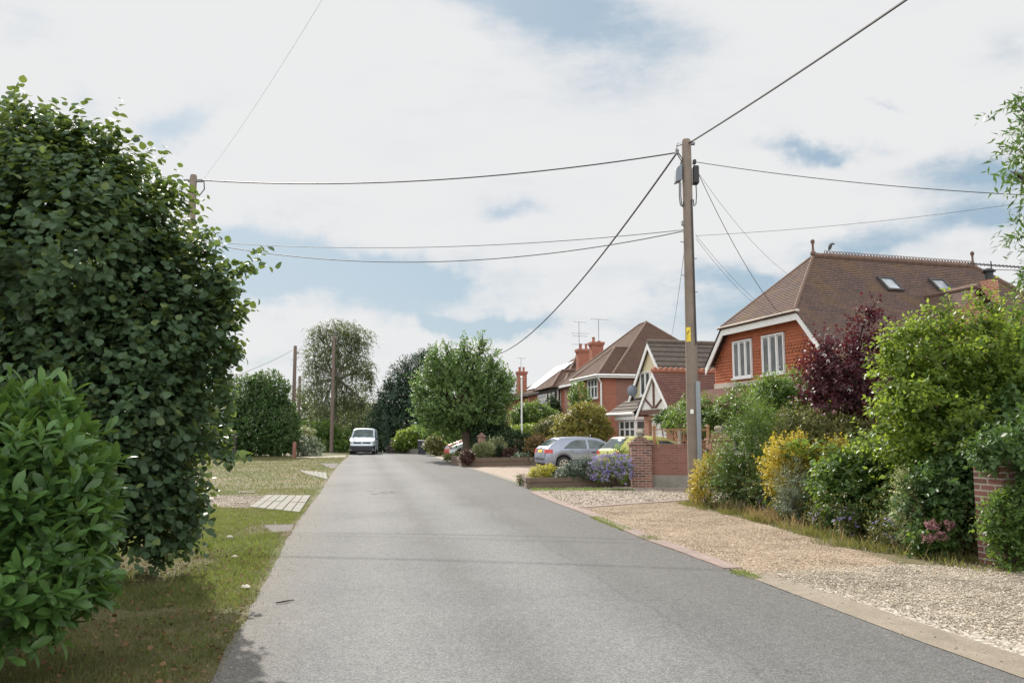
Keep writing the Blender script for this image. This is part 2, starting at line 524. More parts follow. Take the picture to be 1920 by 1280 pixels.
M['red_paint'] = car_paint('red_paint', (0.42, 0.09, 0.06), 0.15)
M['white_paint_car'] = car_paint('white_car_paint', (0.66, 0.72, 0.78), 0.1)
M['panel'] = glass_mat('solar_glass', (0.1, 0.12, 0.15), 0.3)
M['bin'] = plain('dark_bin_plastic', (0.03, 0.033, 0.045), (0.045, 0.048, 0.06), 3, 0.5, 0.05)
M['bark'] = plain('bark', (0.1, 0.075, 0.055), (0.06, 0.045, 0.035), 5, 0.95, 0.8, fine=22)
M['bark_dark'] = plain('dark_twig', (0.05, 0.036, 0.028), (0.035, 0.026, 0.02), 5, 0.95, 0.5)
M['bark_birch'] = plain('birch_bark', (0.3, 0.27, 0.24), (0.09, 0.075, 0.065), 3, 0.9, 0.5)
M['bird'] = plain('grey_feather', (0.09, 0.09, 0.1), (0.06, 0.06, 0.07), 10, 0.8, 0.1)
M['dry_leaf'] = leaf_mat('dry_leaf', (0.06, 0.032, 0.018), (0.13, 0.07, 0.036), (0.22, 0.14, 0.08), (0.2, 0.1, 0.04), 0.1, 0.9, 0.1)
M['pale_stones'] = leaf_mat('gravel_stone_pale', (0.1, 0.085, 0.068), (0.28, 0.235, 0.175), (0.5, 0.44, 0.345), (0, 0, 0), 0.0, 0.9, 0.2)
M['orange_stones'] = leaf_mat('gravel_stone_orange', (0.14, 0.105, 0.08), (0.34, 0.258, 0.182), (0.57, 0.47, 0.36), (0, 0, 0), 0.0, 0.9, 0.2)
M['brown_stones'] = leaf_mat('gravel_stone_brown', (0.1, 0.085, 0.07), (0.26, 0.21, 0.17), (0.5, 0.44, 0.36), (0, 0, 0), 0.0, 0.9, 0.2)

LM = leaf_mat
M['l_hazel'] = LM('hazel_leaf', (0.03, 0.058, 0.033), (0.045, 0.085, 0.045), (0.075, 0.125, 0.06), (0.34, 0.46, 0.06), 0.27, 0.5, odd=(0.17, 0.2, 0.05))
M['l_laurel'] = LM('laurel_leaf', (0.03, 0.075, 0.022), (0.055, 0.125, 0.034), (0.095, 0.185, 0.05), (0.32, 0.5, 0.06), 0.25, 0.38, 0.4)
M['l_hedge'] = LM('hedge_leaf', (0.025, 0.055, 0.02), (0.046, 0.092, 0.03), (0.078, 0.138, 0.044), (0.2, 0.35, 0.05), 0.25, 0.5)
M['l_mid'] = LM('green_leaf', (0.03, 0.065, 0.02), (0.055, 0.11, 0.03), (0.1, 0.165, 0.045), (0.34, 0.5, 0.06), 0.4, 0.45)
M['l_dark'] = LM('dark_leaf', (0.014, 0.03, 0.016), (0.025, 0.048, 0.022), (0.04, 0.07, 0.03), (0.12, 0.2, 0.04), 0.2, 0.5)
M['l_conifer'] = LM('conifer_needle', (0.014, 0.034, 0.02), (0.024, 0.052, 0.028), (0.038, 0.075, 0.036), (0.06, 0.12, 0.04), 0.12, 0.6)
M['l_birch'] = LM('birch_leaf', (0.045, 0.065, 0.033), (0.068, 0.09, 0.043), (0.1, 0.125, 0.055), (0.27, 0.33, 0.1), 0.32, 0.5)
M['l_plane'] = LM('street_tree_leaf', (0.052, 0.095, 0.036), (0.085, 0.148, 0.05), (0.135, 0.21, 0.066), (0.25, 0.42, 0.08), 0.35, 0.5, odd=(0.24, 0.24, 0.05))
M['l_lime'] = LM('yellow_green_leaf', (0.05, 0.088, 0.02), (0.085, 0.145, 0.03), (0.145, 0.22, 0.045), (0.45, 0.58, 0.06), 0.48, 0.42)
M['l_gold'] = LM('golden_leaf', (0.2, 0.165, 0.022), (0.37, 0.295, 0.035), (0.52, 0.42, 0.06), (0.7, 0.56, 0.06), 0.35, 0.5)
M['l_goldgreen'] = LM('gold_green_leaf', (0.13, 0.15, 0.02), (0.28, 0.27, 0.035), (0.45, 0.42, 0.06), (0.7, 0.65, 0.07), 0.35, 0.5)
M['l_red'] = LM('purple_leaf', (0.022, 0.011, 0.016), (0.045, 0.016, 0.023), (0.075, 0.022, 0.03), (0.26, 0.035, 0.045), 0.26, 0.5, 0.35)
M['l_olive'] = LM('olive_leaf', (0.055, 0.065, 0.022), (0.1, 0.11, 0.038), (0.17, 0.17, 0.06), (0.35, 0.38, 0.08), 0.3, 0.5)
M['l_silver'] = LM('silver_leaf', (0.1, 0.13, 0.085), (0.17, 0.21, 0.14), (0.27, 0.31, 0.22), (0.3, 0.38, 0.2), 0.25, 0.5)
M['l_cream'] = LM('variegated_leaf', (0.13, 0.19, 0.06), (0.27, 0.32, 0.13), (0.5, 0.52, 0.28), (0.5, 0.55, 0.2), 0.3, 0.5)
M['l_bluegreen'] = LM('grey_green_leaf', (0.035, 0.06, 0.045), (0.06, 0.09, 0.065), (0.1, 0.135, 0.1), (0.12, 0.2, 0.1), 0.2, 0.55)
M['l_acer'] = LM('acer_leaf', (0.07, 0.095, 0.022), (0.12, 0.14, 0.03), (0.21, 0.185, 0.04), (0.42, 0.38, 0.06), 0.35, 0.5, odd=(0.32, 0.12, 0.04))
M['l_bronze'] = LM('bronze_leaf', (0.07, 0.045, 0.02), (0.13, 0.085, 0.032), (0.2, 0.14, 0.05), (0.3, 0.2, 0.05), 0.25, 0.5)
M['l_maroon'] = LM('maroon_leaf', (0.03, 0.016, 0.014), (0.06, 0.03, 0.024), (0.1, 0.055, 0.04), (0.2, 0.08, 0.04), 0.2, 0.5)
M['l_pinkgrey'] = LM('pinkish_leaf', (0.1, 0.08, 0.08), (0.17, 0.14, 0.135), (0.26, 0.22, 0.2), (0.3, 0.22, 0.2), 0.2, 0.5)
M['l_grass'] = LM('grass_blade', (0.05, 0.074, 0.02), (0.092, 0.118, 0.032), (0.165, 0.16, 0.064), (0.31, 0.35, 0.07), 0.3, 0.5)
M['l_lawn'] = LM('lawn_blade', (0.055, 0.09, 0.024), (0.1, 0.145, 0.036), (0.16, 0.2, 0.06), (0.36, 0.44, 0.07), 0.35, 0.45)
M['l_straw'] = LM('straw_blade', (0.12, 0.085, 0.045), (0.18, 0.132, 0.075), (0.27, 0.2, 0.12), (0.28, 0.2, 0.09), 0.2, 0.6)
M['l_golden_straw'] = LM('golden_straw', (0.13, 0.095, 0.045), (0.23, 0.165, 0.08), (0.36, 0.27, 0.14), (0.42, 0.3, 0.1), 0.3, 0.6)
M['l_wild'] = LM('wild_grass', (0.055, 0.08, 0.022), (0.1, 0.12, 0.034), (0.19, 0.17, 0.06), (0.35, 0.36, 0.07), 0.35, 0.5)
M['l_pampas'] = LM('pale_grass', (0.13, 0.16, 0.07), (0.22, 0.25, 0.12), (0.33, 0.35, 0.19), (0.4, 0.45, 0.16), 0.3, 0.5)
M['f_purple'] = LM('purple_petal', (0.2, 0.16, 0.36), (0.3, 0.25, 0.5), (0.45, 0.4, 0.66), (0.4, 0.33, 0.62), 0.25, 0.6, 0.2)
M['f_white'] = LM('white_petal', (0.55, 0.58, 0.52), (0.7, 0.72, 0.68), (0.8, 0.8, 0.78), (0.7, 0.75, 0.65), 0.25, 0.6, 0.2)
M['f_pink'] = LM('pink_petal', (0.22, 0.1, 0.115), (0.3, 0.15, 0.165), (0.4, 0.24, 0.24), (0.5, 0.2, 0.22), 0.25, 0.6, 0.2)
M['f_red'] = LM('red_petal', (0.4, 0.015, 0.02), (0.5, 0.03, 0.03), (0.6, 0.06, 0.05), (0.6, 0.03, 0.03), 0.25, 0.6, 0.2)

# ------------------------------------------------------------------ mesh helpers


def tag(o, label=None, cat=None, group=None, kind=None):
    if label:
        o['label'] = label
    if cat:
        o['category'] = cat
    if group:
        o['group'] = group
    if kind:
        o['kind'] = kind
    return o


def empty(name, loc=(0, 0, 0), rz=0.0, label=None, cat=None, group=None):
    o = bpy.data.objects.new(name, None)
    COL.objects.link(o)
    o.location = loc
    o.rotation_euler = (0, 0, rz)
    o.empty_display_size = 0.3
    return tag(o, label, cat, group)


def link_mesh(name, verts, faces, mat, parent=None, smooth=False, uv=True, angle=40):
    me = bpy.data.meshes.new(name)
    me.from_pydata(verts, [], faces)
    me.update()
    if uv and len(me.polygons):
        lay = me.uv_layers.new(name='UVMap')
        for p in me.polygons:
            n = p.normal
            if abs(n.z) > 0.999:
                u, v = Vector((1, 0, 0)), Vector((0, 1, 0))
            else:
                u = Vector((-n.y, n.x, 0)).normalized()
                v = n.cross(u)
                if abs(u.x) > abs(u.y):
                    u = u if u.x > 0 else -u
                elif u.y < 0:
                    u = -u
            for li in p.loop_indices:
                co = me.vertices[me.loops[li].vertex_index].co
                lay.data[li].uv = (co.dot(u), co.dot(v))
    if smooth:
        me.shade_smooth()
        if angle < 180:
            me.set_sharp_from_angle(angle=R(angle))
    me.materials.append(mat)
    o = bpy.data.objects.new(name, me)
    COL.objects.link(o)
    if parent:
        o.parent = parent
    return o


def V(*a):
    return Vector(a)


class MB:
    def __init__(self):
        self.v, self.f = [], []

    def add(self, vs, fs):
        b = len(self.v)
        self.v += [tuple(x) for x in vs]
        self.f += [tuple(i + b for i in f) for f in fs]
        return self

    def hexa(self, p):
        return self.add(p, [(0, 3, 2, 1), (4, 5, 6, 7), (0, 1, 5, 4), (1, 2, 6, 5), (2, 3, 7, 6), (3, 0, 4, 7)])

    def box(self, x0, x1, y0, y1, z0, z1):
        return self.hexa([(x0, y0, z0), (x1, y0, z0), (x1, y1, z0), (x0, y1, z0), (x0, y0, z1), (x1, y0, z1), (x1, y1, z1), (x0, y1, z1)])

    def cbox(self, c, s, rz=0.0):
        h = [x / 2 for x in s]
        co, si = math.cos(rz), math.sin(rz)
        pts = []
        for dz in (-h[2], h[2]):
            for dx, dy in ((-h[0], -h[1]), (h[0], -h[1]), (h[0], h[1]), (-h[0], h[1])):
                pts.append((c[0] + dx * co - dy * si, c[1] + dx * si + dy * co, c[2] + dz))
        return self.hexa(pts)

    def obox(self, o, a, b, c):
        """box from corner o with edge vectors a, b, c"""
        o, a, b, c = (Vector(x) for x in (o, a, b, c))
        if a.cross(b).dot(c) < 0:
            a, b = b, a
        return self.hexa([o, o + a, o + a + b, o + b, o + c, o + a + c, o + a + b + c, o + b + c])

    def bar(self, p, q, w, h, up=(0, 0, 1)):
        p, q, up = Vector(p), Vector(q), Vector(up)
        d = (q - p).normalized()
        s = d.cross(up)
        if s.length < 1e-4:
            s = d.cross(Vector((1, 0, 0)))
        s.normalize()
        t = s.cross(d)
        return self.obox(p - s * w / 2 - t * h / 2, q - p, s * w, t * h)

    def tube(self, pts, r, n=8, cap=True):
        pts = [Vector(p) for p in pts]
        if isinstance(r, (int, float)):
            r = [r] * len(pts)
        b = len(self.v)
        ref = None
        for i, p in enumerate(pts):
            d = (pts[min(i + 1, len(pts) - 1)] - pts[max(i - 1, 0)]).normalized()
            if ref is None:
                ref = Vector((1, 0, 0)) if abs(d.x) < 0.8 else Vector((0, 1, 0))
            s = d.cross(ref).normalized()
            t = d.cross(s)
            ref = s.cross(d) if False else ref
            for k in range(n):
                a = 2 * math.pi * k / n
                self.v.append(tuple(p + (s * math.cos(a) + t * math.sin(a)) * r[i]))
        for i in range(len(pts) - 1):
            for k in range(n):
                a, c = b + i * n + k, b + i * n + (k + 1) % n
                self.f.append((a, c, c + n, a + n))
        if cap:
            self.f.append(tuple(b + k for k in reversed(range(n))))
            self.f.append(tuple(b + (len(pts) - 1) * n + k for k in range(n)))
        return self

    def lathe(self, prof, c=(0, 0, 0), n=16, axis='z'):
        b = len(self.v)
        for (r, z) in prof:
            for k in range(n):
                a = 2 * math.pi * k / n
                x, y = r * math.cos(a), r * math.sin(a)
                if axis == 'z':
                    q = (c[0] + x, c[1] + y, c[2] + z)
                elif axis == 'y':
                    q = (c[0] + x, c[1] + z, c[2] - y)
                else:
                    q = (c[0] + z, c[1] + x, c[2] + y)
                self.v.append(q)
        for i in range(len(prof) - 1):
            for k in range(n):
                a, d = b + i * n + k, b + i * n + (k + 1) % n
                self.f.append((a, d, d + n, a + n))
        self.f.append(tuple(b + k for k in reversed(range(n))))
        self.f.append(tuple(b + (len(prof) - 1) * n + k for k in range(n)))
        return self

    def poly(self, pts):
        b = len(self.v)
        self.v += [tuple(p) for p in pts]
        self.f.append(tuple(range(b, b + len(pts))))
        return self

    def prism(self, pts, vec):
        """solid: polygon pts swept along vec"""
        b, n = len(self.v), len(pts)
        vec = Vector(vec)
        nrm = Vector((0, 0, 0))
        pp = [Vector(p) for p in pts]
        for i in range(n):
            nrm += pp[i].cross(pp[(i + 1) % n])
        if nrm.dot(vec) > 0:
            pp.reverse()
        self.v += [tuple(p) for p in pp] + [tuple(p + vec) for p in pp]
        self.f.append(tuple(range(b, b + n)))
        self.f.append(tuple(reversed(range(b + n, b + 2 * n))))
        for i in range(n):
            j = (i + 1) % n
            self.f.append((b + j, b + i, b + n + i, b + n + j))
        return self

    def build(self, name, mat, parent=None, smooth=False, bevel=0.0, angle=40, uv=True):
        o = link_mesh(name, self.v, self.f, mat, parent, smooth, uv, angle)
        if bevel:
            m = o.modifiers.new('bevel', 'BEVEL')
            m.width = bevel
            m.segments = 2
            m.limit_method = 'ANGLE'
            m.angle_limit = R(35)
        return o


def tiled_slope(mb, poly, row=0.1, lift=0.02, wav=0.0):
    """a roof plane laid in overlapping courses: each course is lifted at its lower edge"""
    pts = [Vector(p) for p in poly]
    n = Vector((0, 0, 0))
    for i in range(len(pts)):
        n += pts[i].cross(pts[(i + 1) % len(pts)])
    n.normalize()
    if n.z < 0:
        n = -n
    u = Vector((0, 0, 1)).cross(n).normalized()
    v = n.cross(u)
    o = pts[0]
    q = [((p - o).dot(u), (p - o).dot(v)) for p in pts]
    v0, v1 = min(a[1] for a in q), max(a[1] for a in q)

    def span(vv):
        xs = []
        for i in range(len(q)):
            (ua, va), (ub, vb) = q[i], q[(i + 1) % len(q)]
            if abs(va - vb) < 1e-9:
                continue
            t = (vv - va) / (vb - va)
            if -1e-9 <= t <= 1 + 1e-9:
                xs.append(ua + (ub - ua) * t)
        return (min(xs), max(xs)) if xs else None
    k, n_rows = 0, max(1, int(round((v1 - v0) / row)))
    h = (v1 - v0) / n_rows
    for k in range(n_rows):
        a, b = v0 + k * h, v0 + (k + 1) * h
        sa, sb = span(a + 1e-5), span(b - 1e-5)
        if not sa or not sb:
            continue
        nseg = max(1, int((sa[1] - sa[0]) / 1.2)) if wav else 1
        for j in range(nseg):
            f0, f1 = j / nseg, (j + 1) / nseg
            A = [o + u * (sa[0] + (sa[1] - sa[0]) * f) + v * a for f in (f0, f1)]
            B = [o + u * (sb[0] + (sb[1] - sb[0]) * f) + v * b for f in (f0, f1)]
            w = [wav * mnoise.noise(p * 0.45) for p in A + B]
            A1 = [A[0] + n * (lift + w[0]), A[1] + n * (lift + w[1])]
            B1 = [B[0] + n * (0.002 + w[2]), B[1] + n * (0.002 + w[3])]
            A0 = [A[0] - n * 0.03, A[1] - n * 0.03]
            mb.add([A1[0], A1[1], B1[1], B1[0]], [(0, 1, 2, 3)])
            mb.add([A0[0], A0[1], A1[1], A1[0]], [(0, 1, 2, 3)])
    return mb


class Frame:
    """local axes of a building: x into the plot, y along the front, z up"""

    def __init__(self, ox, oy, deg):
        self.o = Vector((ox, oy, 0))
        self.a = R(deg)
        self.x = Vector((math.cos(self.a), math.sin(self.a), 0))
        self.y = Vector((-math.sin(self.a), math.cos(self.a), 0))

    def w(self, s, t, z):
        return self.o + self.x * s + self.y * t + Vector((0, 0, z))

    def l(self, p):
        d = Vector(p) - self.o
        return Vector((d.dot(self.x), d.dot(self.y), p[2]))

    def hit(self, px, py, p0, n):
        """local point where the photo ray (px,py) meets the local plane through p0 with normal n"""
        e = Vector((0, 0, EYE))
        d = P(px, py, 1.0) - e
        el = self.l(e)
        dl = Vector((d.dot(self.x), d.dot(self.y), d.z))
        n = Vector(n)
        t = (Vector(p0) - el).dot(n) / dl.dot(n)
        return el + dl * t


# ------------------------------------------------------------------ foliage
LEAF = {
    'oval': ([(0, 0, 0), (.42, .36, .06), (.45, 0, -.03), (.42, -.36, .06), (1, 0, -.06)],
             [(0, 2, 1), (0, 3, 2), (1, 2, 4), (2, 3, 4)]),
    'narrow': ([(0, 0, 0), (.4, .16, .03), (.45, 0, -.02), (.4, -.16, .03), (1, 0, -.1)],
               [(0, 2, 1), (0, 3, 2), (1, 2, 4), (2, 3, 4)]),
    'blade': ([(0, .05, 0), (0, -.05, 0), (.55, .04, .0), (.55, -.04, .0), (1, 0, -.14)],
              [(0, 1, 3, 2), (2, 3, 4)]),
    'petal': ([(0, 0, 0), (.5, .3, .1), (.5, -.3, .1), (1, 0, 0)], [(0, 2, 3, 1)]),
}


def stations(ws, curve, fold):
    v, f = [(0, 0, 0)], []
    n = len(ws)
    for i, w in enumerate(ws):
        t = (i + 1) / (n + 1)
        z = curve * (t * t) * -1
        v += [(t, w, z + fold * w), (t, 0, z), (t, -w, z + fold * w)]
    v.append((1, 0, -curve))
    f += [(0, 2, 1), (0, 3, 2)]
    for i in range(n - 1):
        a = 1 + i * 3
        f += [(a, a + 1, a + 4, a + 3), (a + 1, a + 2, a + 5, a + 4)]
    a, e = 1 + (n - 1) * 3, len(v) - 1
    f += [(a, a + 1, e), (a + 1, a + 2, e)]
    return v, f


LEAF['hazel'] = stations([.36, .47, .44, .27], .22, .18)
LEAF['laurel'] = stations([.11, .175, .2, .165], .2, .28)
LEAF['stone'] = ([(.5, 0, 0), (0, .45, .05), (-.5, .05, 0), (0, -.42, 0), (.05, .05, .38), (0, 0, -.3)],
                 [(0, 1, 4), (1, 2, 4), (2, 3, 4), (3, 0, 4), (1, 0, 5), (2, 1, 5), (3, 2, 5), (0, 3, 5)])


def unit(a):
    return a / np.maximum(np.linalg.norm(a, axis=1, keepdims=True), 1e-9)


def leaf_mesh(name, pos, d, nrm, size, kind, mat, parent=None, offset=None, smooth=True, width=None):
    tv, tf = LEAF[kind]
    tv = np.array(tv, dtype=np.float64)
    n, k = len(pos), len(tv)
    d = unit(d)
    side = unit(np.cross(nrm, d))
    up = np.cross(d, side)
    size = np.asarray(size).reshape(-1, 1)
    wf = size if width is None else size * np.asarray(width).reshape(-1, 1)
    vv = (pos[:, None, :] + d[:, None, :] * (size * tv[None, :, 0])[:, :, None]
          + side[:, None, :] * (wf * tv[None, :, 1])[:, :, None]
          + up[:, None, :] * (size * tv[None, :, 2])[:, :, None]).reshape(-1, 3)
    if offset is not None:
        vv = vv - np.array(offset)
    lt = np.array([len(f) for f in tf])
    lidx = np.concatenate([np.array(f) for f in tf])
    loops = (lidx[None, :] + (np.arange(n) * k)[:, None]).ravel()
    totals = np.tile(lt, n)
    starts = np.concatenate([[0], np.cumsum(totals)[:-1]])
    me = bpy.data.meshes.new(name)
    me.vertices.add(n * k)
    me.vertices.foreach_set('co', vv.astype(np.float32).ravel())
    me.loops.add(len(loops))
    me.loops.foreach_set('vertex_index', loops.astype(np.int32))
    me.polygons.add(len(totals))
    me.polygons.foreach_set('loop_start', starts.astype(np.int32))
    me.update(calc_edges=True)
    if smooth:
        me.shade_smooth()
    me.materials.append(mat)
    o = bpy.data.objects.new(name, me)
    COL.objects.link(o)
    if parent:
        o.parent = parent
    return o


def lump(dirs, rng, amp=0.16):
    s = np.zeros(len(dirs))
    for k in range(6):
        w = rng.normal(size=3) * (2.2 + k * 1.1)
        s += np.sin(dirs @ w + rng.uniform(0, 6.28)) / (1 + 0.35 * k)
    return 1 + amp * s


def sprig_points(blobs, n, rng, shell=(0.62, 1.04), zmin=0.03, cull=0.55, lumps=0.12, face=None):
    B = np.array([b[:6] for b in blobs], dtype=float)
    area = (B[:, 3] * B[:, 4] + B[:, 3] * B[:, 5] + B[:, 4] * B[:, 5])
    idx = rng.choice(len(B), size=n, p=area / area.sum())
    d = unit(rng.normal(size=(n, 3)))
    if face is not None:                       # denser towards one side
        flip = (d @ np.array(face)) < -0.35
        d[flip] *= -1
    lo, hi = shell
    rho = lo + (hi - lo) * rng.random(n) ** 0.6
    for i in range(len(B)):
        m = idx == i
        if m.any():
            rho[m] *= lump(d[m], rng, lumps)
    pos = B[idx, :3] + B[idx, 3:] * d * rho[:, None]
    keep = pos[:, 2] > zmin
    if cull:
        for i in range(len(B)):
            q = np.linalg.norm((pos - B[i, :3]) / B[i, 3:], axis=1)
            keep &= (q > cull) | (idx == i)
    out = unit(d / B[idx, 3:])
    return pos[keep], out[keep], rng


def sprigs(pos, out, rng, per, slen, leaf, up=0.35, rand=0.5, droop=0.15, open_=1.0, hang=0.0):
    n = len(pos)
    axis = unit(out + np.array([0, 0, up]) + rng.normal(size=(n, 3)) * rand)
    ref = unit(rng.normal(size=(n, 3)))
    s = unit(np.cross(axis, ref))
    t = np.cross(axis, s)
    sl = slen * rng.uniform(0.6, 1.25, n)
    PP, DD, NN, SS = [], [], [], []
    for k in range(per):
        f = (k + 0.6) / per
        ang = 2.4 * k + rng.uniform(-.4, .4, n)
        perp = s * np.cos(ang)[:, None] + t * np.sin(ang)[:, None]
        bend = np.array([0, 0, -1.0]) * (f * f * hang)
        PP.append(pos + (axis + bend) * (sl * (f - 0.4))[:, None])
        ld = unit(axis * (0.35 + 0.5 * f) + perp * open_ * (1.1 - 0.5 * f) + np.array([0, 0, -droop]) + rng.normal(size=(n, 3)) * 0.18)
        DD.append(ld)
        NN.append(unit(np.array([0, 0, 0.9]) + axis * 0.55 + out * 0.3 + rng.normal(size=(n, 3)) * 0.4))
        SS.append(leaf * rng.uniform(0.62, 1.18, n))
    return np.concatenate(PP), np.concatenate(DD), np.concatenate(NN), np.concatenate(SS)


def foliage(name, blobs, n, mat, parent, base, leaf=0.06, kind='oval', per=8, slen=0.22, seed=1, shell=(0.62, 1.04), zmin=0.03, cull=0.55,
            lumps=0.12, up=0.35, rand=0.5, droop=0.15, open_=1.0, hang=0.0, face=None, core=0):
    rng = np.random.default_rng(seed)
    pos, out, rng = sprig_points(blobs, n, rng, shell, zmin, cull, lumps, face)
    p, d, nn, s = sprigs(pos, out, rng, per, slen, leaf, up, rand, droop, open_, hang)
    if core:                                   # the shaded leaves inside the crown
        pos, out, rng = sprig_points(blobs, core, rng, (0.15, 0.72), zmin, 0, 0.05)
        q = sprigs(pos, out, rng, 6, slen, leaf * 1.35, up, 0.9, droop, 1.2, hang)
        p, d, nn, s = (np.concatenate(z) for z in zip((p, d, nn, s), q))
    return leaf_mesh(name, p, d, nn, s, kind, mat, parent, base)


def pxblobs(lst, Y):
    """clumps given by where they show in the photo, at distance Y, with a real depth"""
    out = []
    for b in lst:
        px, py, rx, rz = b[:4]
        dY = b[4] if len(b) > 4 else 0
        y = Y + dY
        c = P(px, py, y)
        wx, wz = rx * y / FPX, rz * y / FPX
        ry = b[5] if len(b) > 5 else 0.5 * (wx + max(wx, wz))
        out.append((c.x, c.y, c.z, wx, ry, wz))
    return out


def branches(mb, base, blobs, r0, rng, inset=0.5, n=6, fork=0):
    base = Vector(base)
    for b in blobs:
        c = Vector(b[:3])
        tip = c + Vector((rng.uniform(-.3, .3) * b[3], rng.uniform(-.3, .3) * b[4], rng.uniform(0, .5) * b[5]))
        mid = base.lerp(tip, 0.45) + Vector((rng.uniform(-.1, .1), rng.uniform(-.1, .1), 0.12)) * (tip - base).length
        pts = [base, base.lerp(mid, 0.5) + Vector((rng.uniform(-.03, .03), rng.uniform(-.03, .03), 0)), mid, mid.lerp(tip, 0.55), tip]
        mb.tube(pts, [r0, r0 * .8, r0 * .55, r0 * .38, r0 * .15], n)
        for k in range(fork):
            q = mid.lerp(tip, rng.uniform(0, .8))
            e = c + Vector((rng.uniform(-.9, .9) * b[3], rng.uniform(-.9, .9) * b[4], rng.uniform(-.5, .95) * b[5]))
            mb.tube([q, q.lerp(e, .5) + Vector((0, 0, .06 * (e - q).length)), e], [r0 * .32, r0 * .22, r0 * .07], 5)
    return mb


_seed = [100]


def plant(name, label, cat, Y, blobs, n, mat, leaf=0.05, kind='oval', group=None, stem=0.02, base_px=None, part='foliage', flowers=None, world_blobs=None,
          bark='bark_dark', fork=1, **kw):
    """a bush or plant: Empty at its base > foliage, stem (and flowers)"""
    _seed[0] += 1
    B = world_blobs or pxblobs(blobs, Y)
    bx = sum(b[0] for b in B) / len(B) if base_px is None else P(base_px, 811, Y).x
    by = sum(b[1] for b in B) / len(B)
    base = Vector((bx, by, gz(by)))
    e = empty(name, base, 0, label, cat, group)
    foliage(part, B, n, M[mat], e, base, leaf, kind, seed=_seed[0], **kw)
    if stem:
        rng = random.Random(_seed[0])
        mb = MB()
        branches(mb, (0, 0, 0.0), [(b[0] - base.x, b[1] - base.y, b[2] - base.z, *b[3:6]) for b in B], stem, rng, fork=fork)
        mb.build('stem', M[bark], e, True, uv=False)
    if flowers:
        fm, fn, fs = flowers[:3]
        rng = np.random.default_rng(_seed[0] + 5)
        fl = flowers[3] if len(flowers) > 3 else {}
        p, o, rng = sprig_points(B, fn, rng, fl.get('shell', (0.98, 1.08)), 0.05, 0.9, kw.get('lumps', 0.12), fl.get('face', (0, -.6, .6)))
        p2, d2, n2, s2 = sprigs(p, o, rng, fl.get('per', 6), fs * 0.25, fs, 0.5, 0.25, -0.1, 1.6)
        leaf_mesh('blossom', p2, d2, n2, s2, 'petal', M[fm], e, base)
    return e

# ------------------------------------------------------------------ ground and road
def strip(name, left, right, z, mat, sub=1, skirt=0.0):
    """a sheet between two polylines of (x, y) that follows the fall of the ground"""
    mb = MB()
    n = len(left)
    rows = []
    for i in range(n):
        (xa, ya), (xb, yb) = left[i], right[i]
        rows.append([(xa + (xb - xa) * k / sub, ya + (yb - ya) * k / sub) for k in range(sub + 1)])
    idx = len(mb.v)
    for r in rows:
        for (x, y) in r:
            mb.v.append((x, y, gz(y) + z))
    w = sub + 1
    for i in range(n - 1):
        for k in range(sub):
            a = i * w + k
            mb.f.append((a, a + 1, a + w + 1, a + w))
    o = mb.build(name, mat)
    tag(o, kind='structure')
    return o


def resample(pts, step):
    out = [pts[0]]
    for a, b in zip(pts[:-1], pts[1:]):
        L = math.hypot(b[0] - a[0], b[1] - a[1])
        m = max(1, int(L / step))
        for k in range(1, m + 1):
            out.append((a[0] + (b[0] - a[0]) * k / m, a[1] + (b[1] - a[1]) * k / m))
    return out


def xy(px, py):
    g = G(px, py)
    return (g.x, g.y)


mb = MB()
ys = [-300, -60, -20, 0, 20, 40, 60, 64] + [66 + 3 * k for k in range(20)] + [140, 180, 300, 700, 2500]
xs = [-2500, -600, -150, -60, -30, -15, -6, 0, 6, 15, 30, 60, 150, 600, 2500]
for y in ys:
    for x in xs:
        mb.v.append((x, y, gz(y)))
for i in range(len(ys) - 1):
    for k in range(len(xs) - 1):
        a = i * len(xs) + k
        mb.f.append((a, a + 1, a + len(xs) + 1, a + len(xs)))
tag(mb.build('ground', M['ground'], uv=False), kind='structure')

L_PX = [(395, 1280), (440, 1197), (470, 1140), (500, 1088), (525, 1040), (545, 1000), (562, 975), (578, 953), (598, 928), (612, 905), (622, 888), (634, 873), (648, 860), (655, 853.5)]
R_PX = [(1930, 1279), (1700, 1196), (1520, 1128), (1380, 1075), (1290, 1040), (1190, 1002), (1090, 962), (1040, 940), (1000, 922), (965, 905), (905, 886), (868, 875), (832, 862), (806, 853.5)]
Lp, Rp = [xy(*p) for p in L_PX], [xy(*p) for p in R_PX]


def lin(pts, y):
    for a, b in zip(pts[:-1], pts[1:]):
        if a[1] <= y <= b[1]:
            return a[0] + (b[0] - a[0]) * (y - a[1]) / (b[1] - a[1])
    a, b = (pts[0], pts[1]) if y < pts[0][1] else (pts[-2], pts[-1])
    return a[0] + (b[0] - a[0]) * (y - a[1]) / (b[1] - a[1])


def rl(y):
    if y > 57:
        return lin(Lp, 57) - 0.16 * (y - 57)
    return lin(Lp, max(y, -30)) if y > Lp[0][1] else Lp[0][0] + 0.17 * (Lp[0][1] - y)


def rr(y):
    if y > 57:
        return lin(Rp, 57) - 0.14 * (y - 57)
    return lin(Rp, y) if y > Rp[0][1] else Rp[0][0] + 0.16 * (Rp[0][1] - y)


def edge_l(y):
    return rl(y) + 0.05 * mnoise.noise(Vector((y * 1.7, 3.1, 0))) + 0.03 * mnoise.noise(Vector((y * 6, 1.1, 0)))


rows = [-25, -10, 0] + [2 + 0.25 * k for k in range(120)] + [32 + k for k in range(33)] + [66 + 3 * k for k in range(14)]
strip('road', [(edge_l(y), y) for y in rows], [(rr(y), y) for y in rows], 0.012, M['asphalt'], 2)


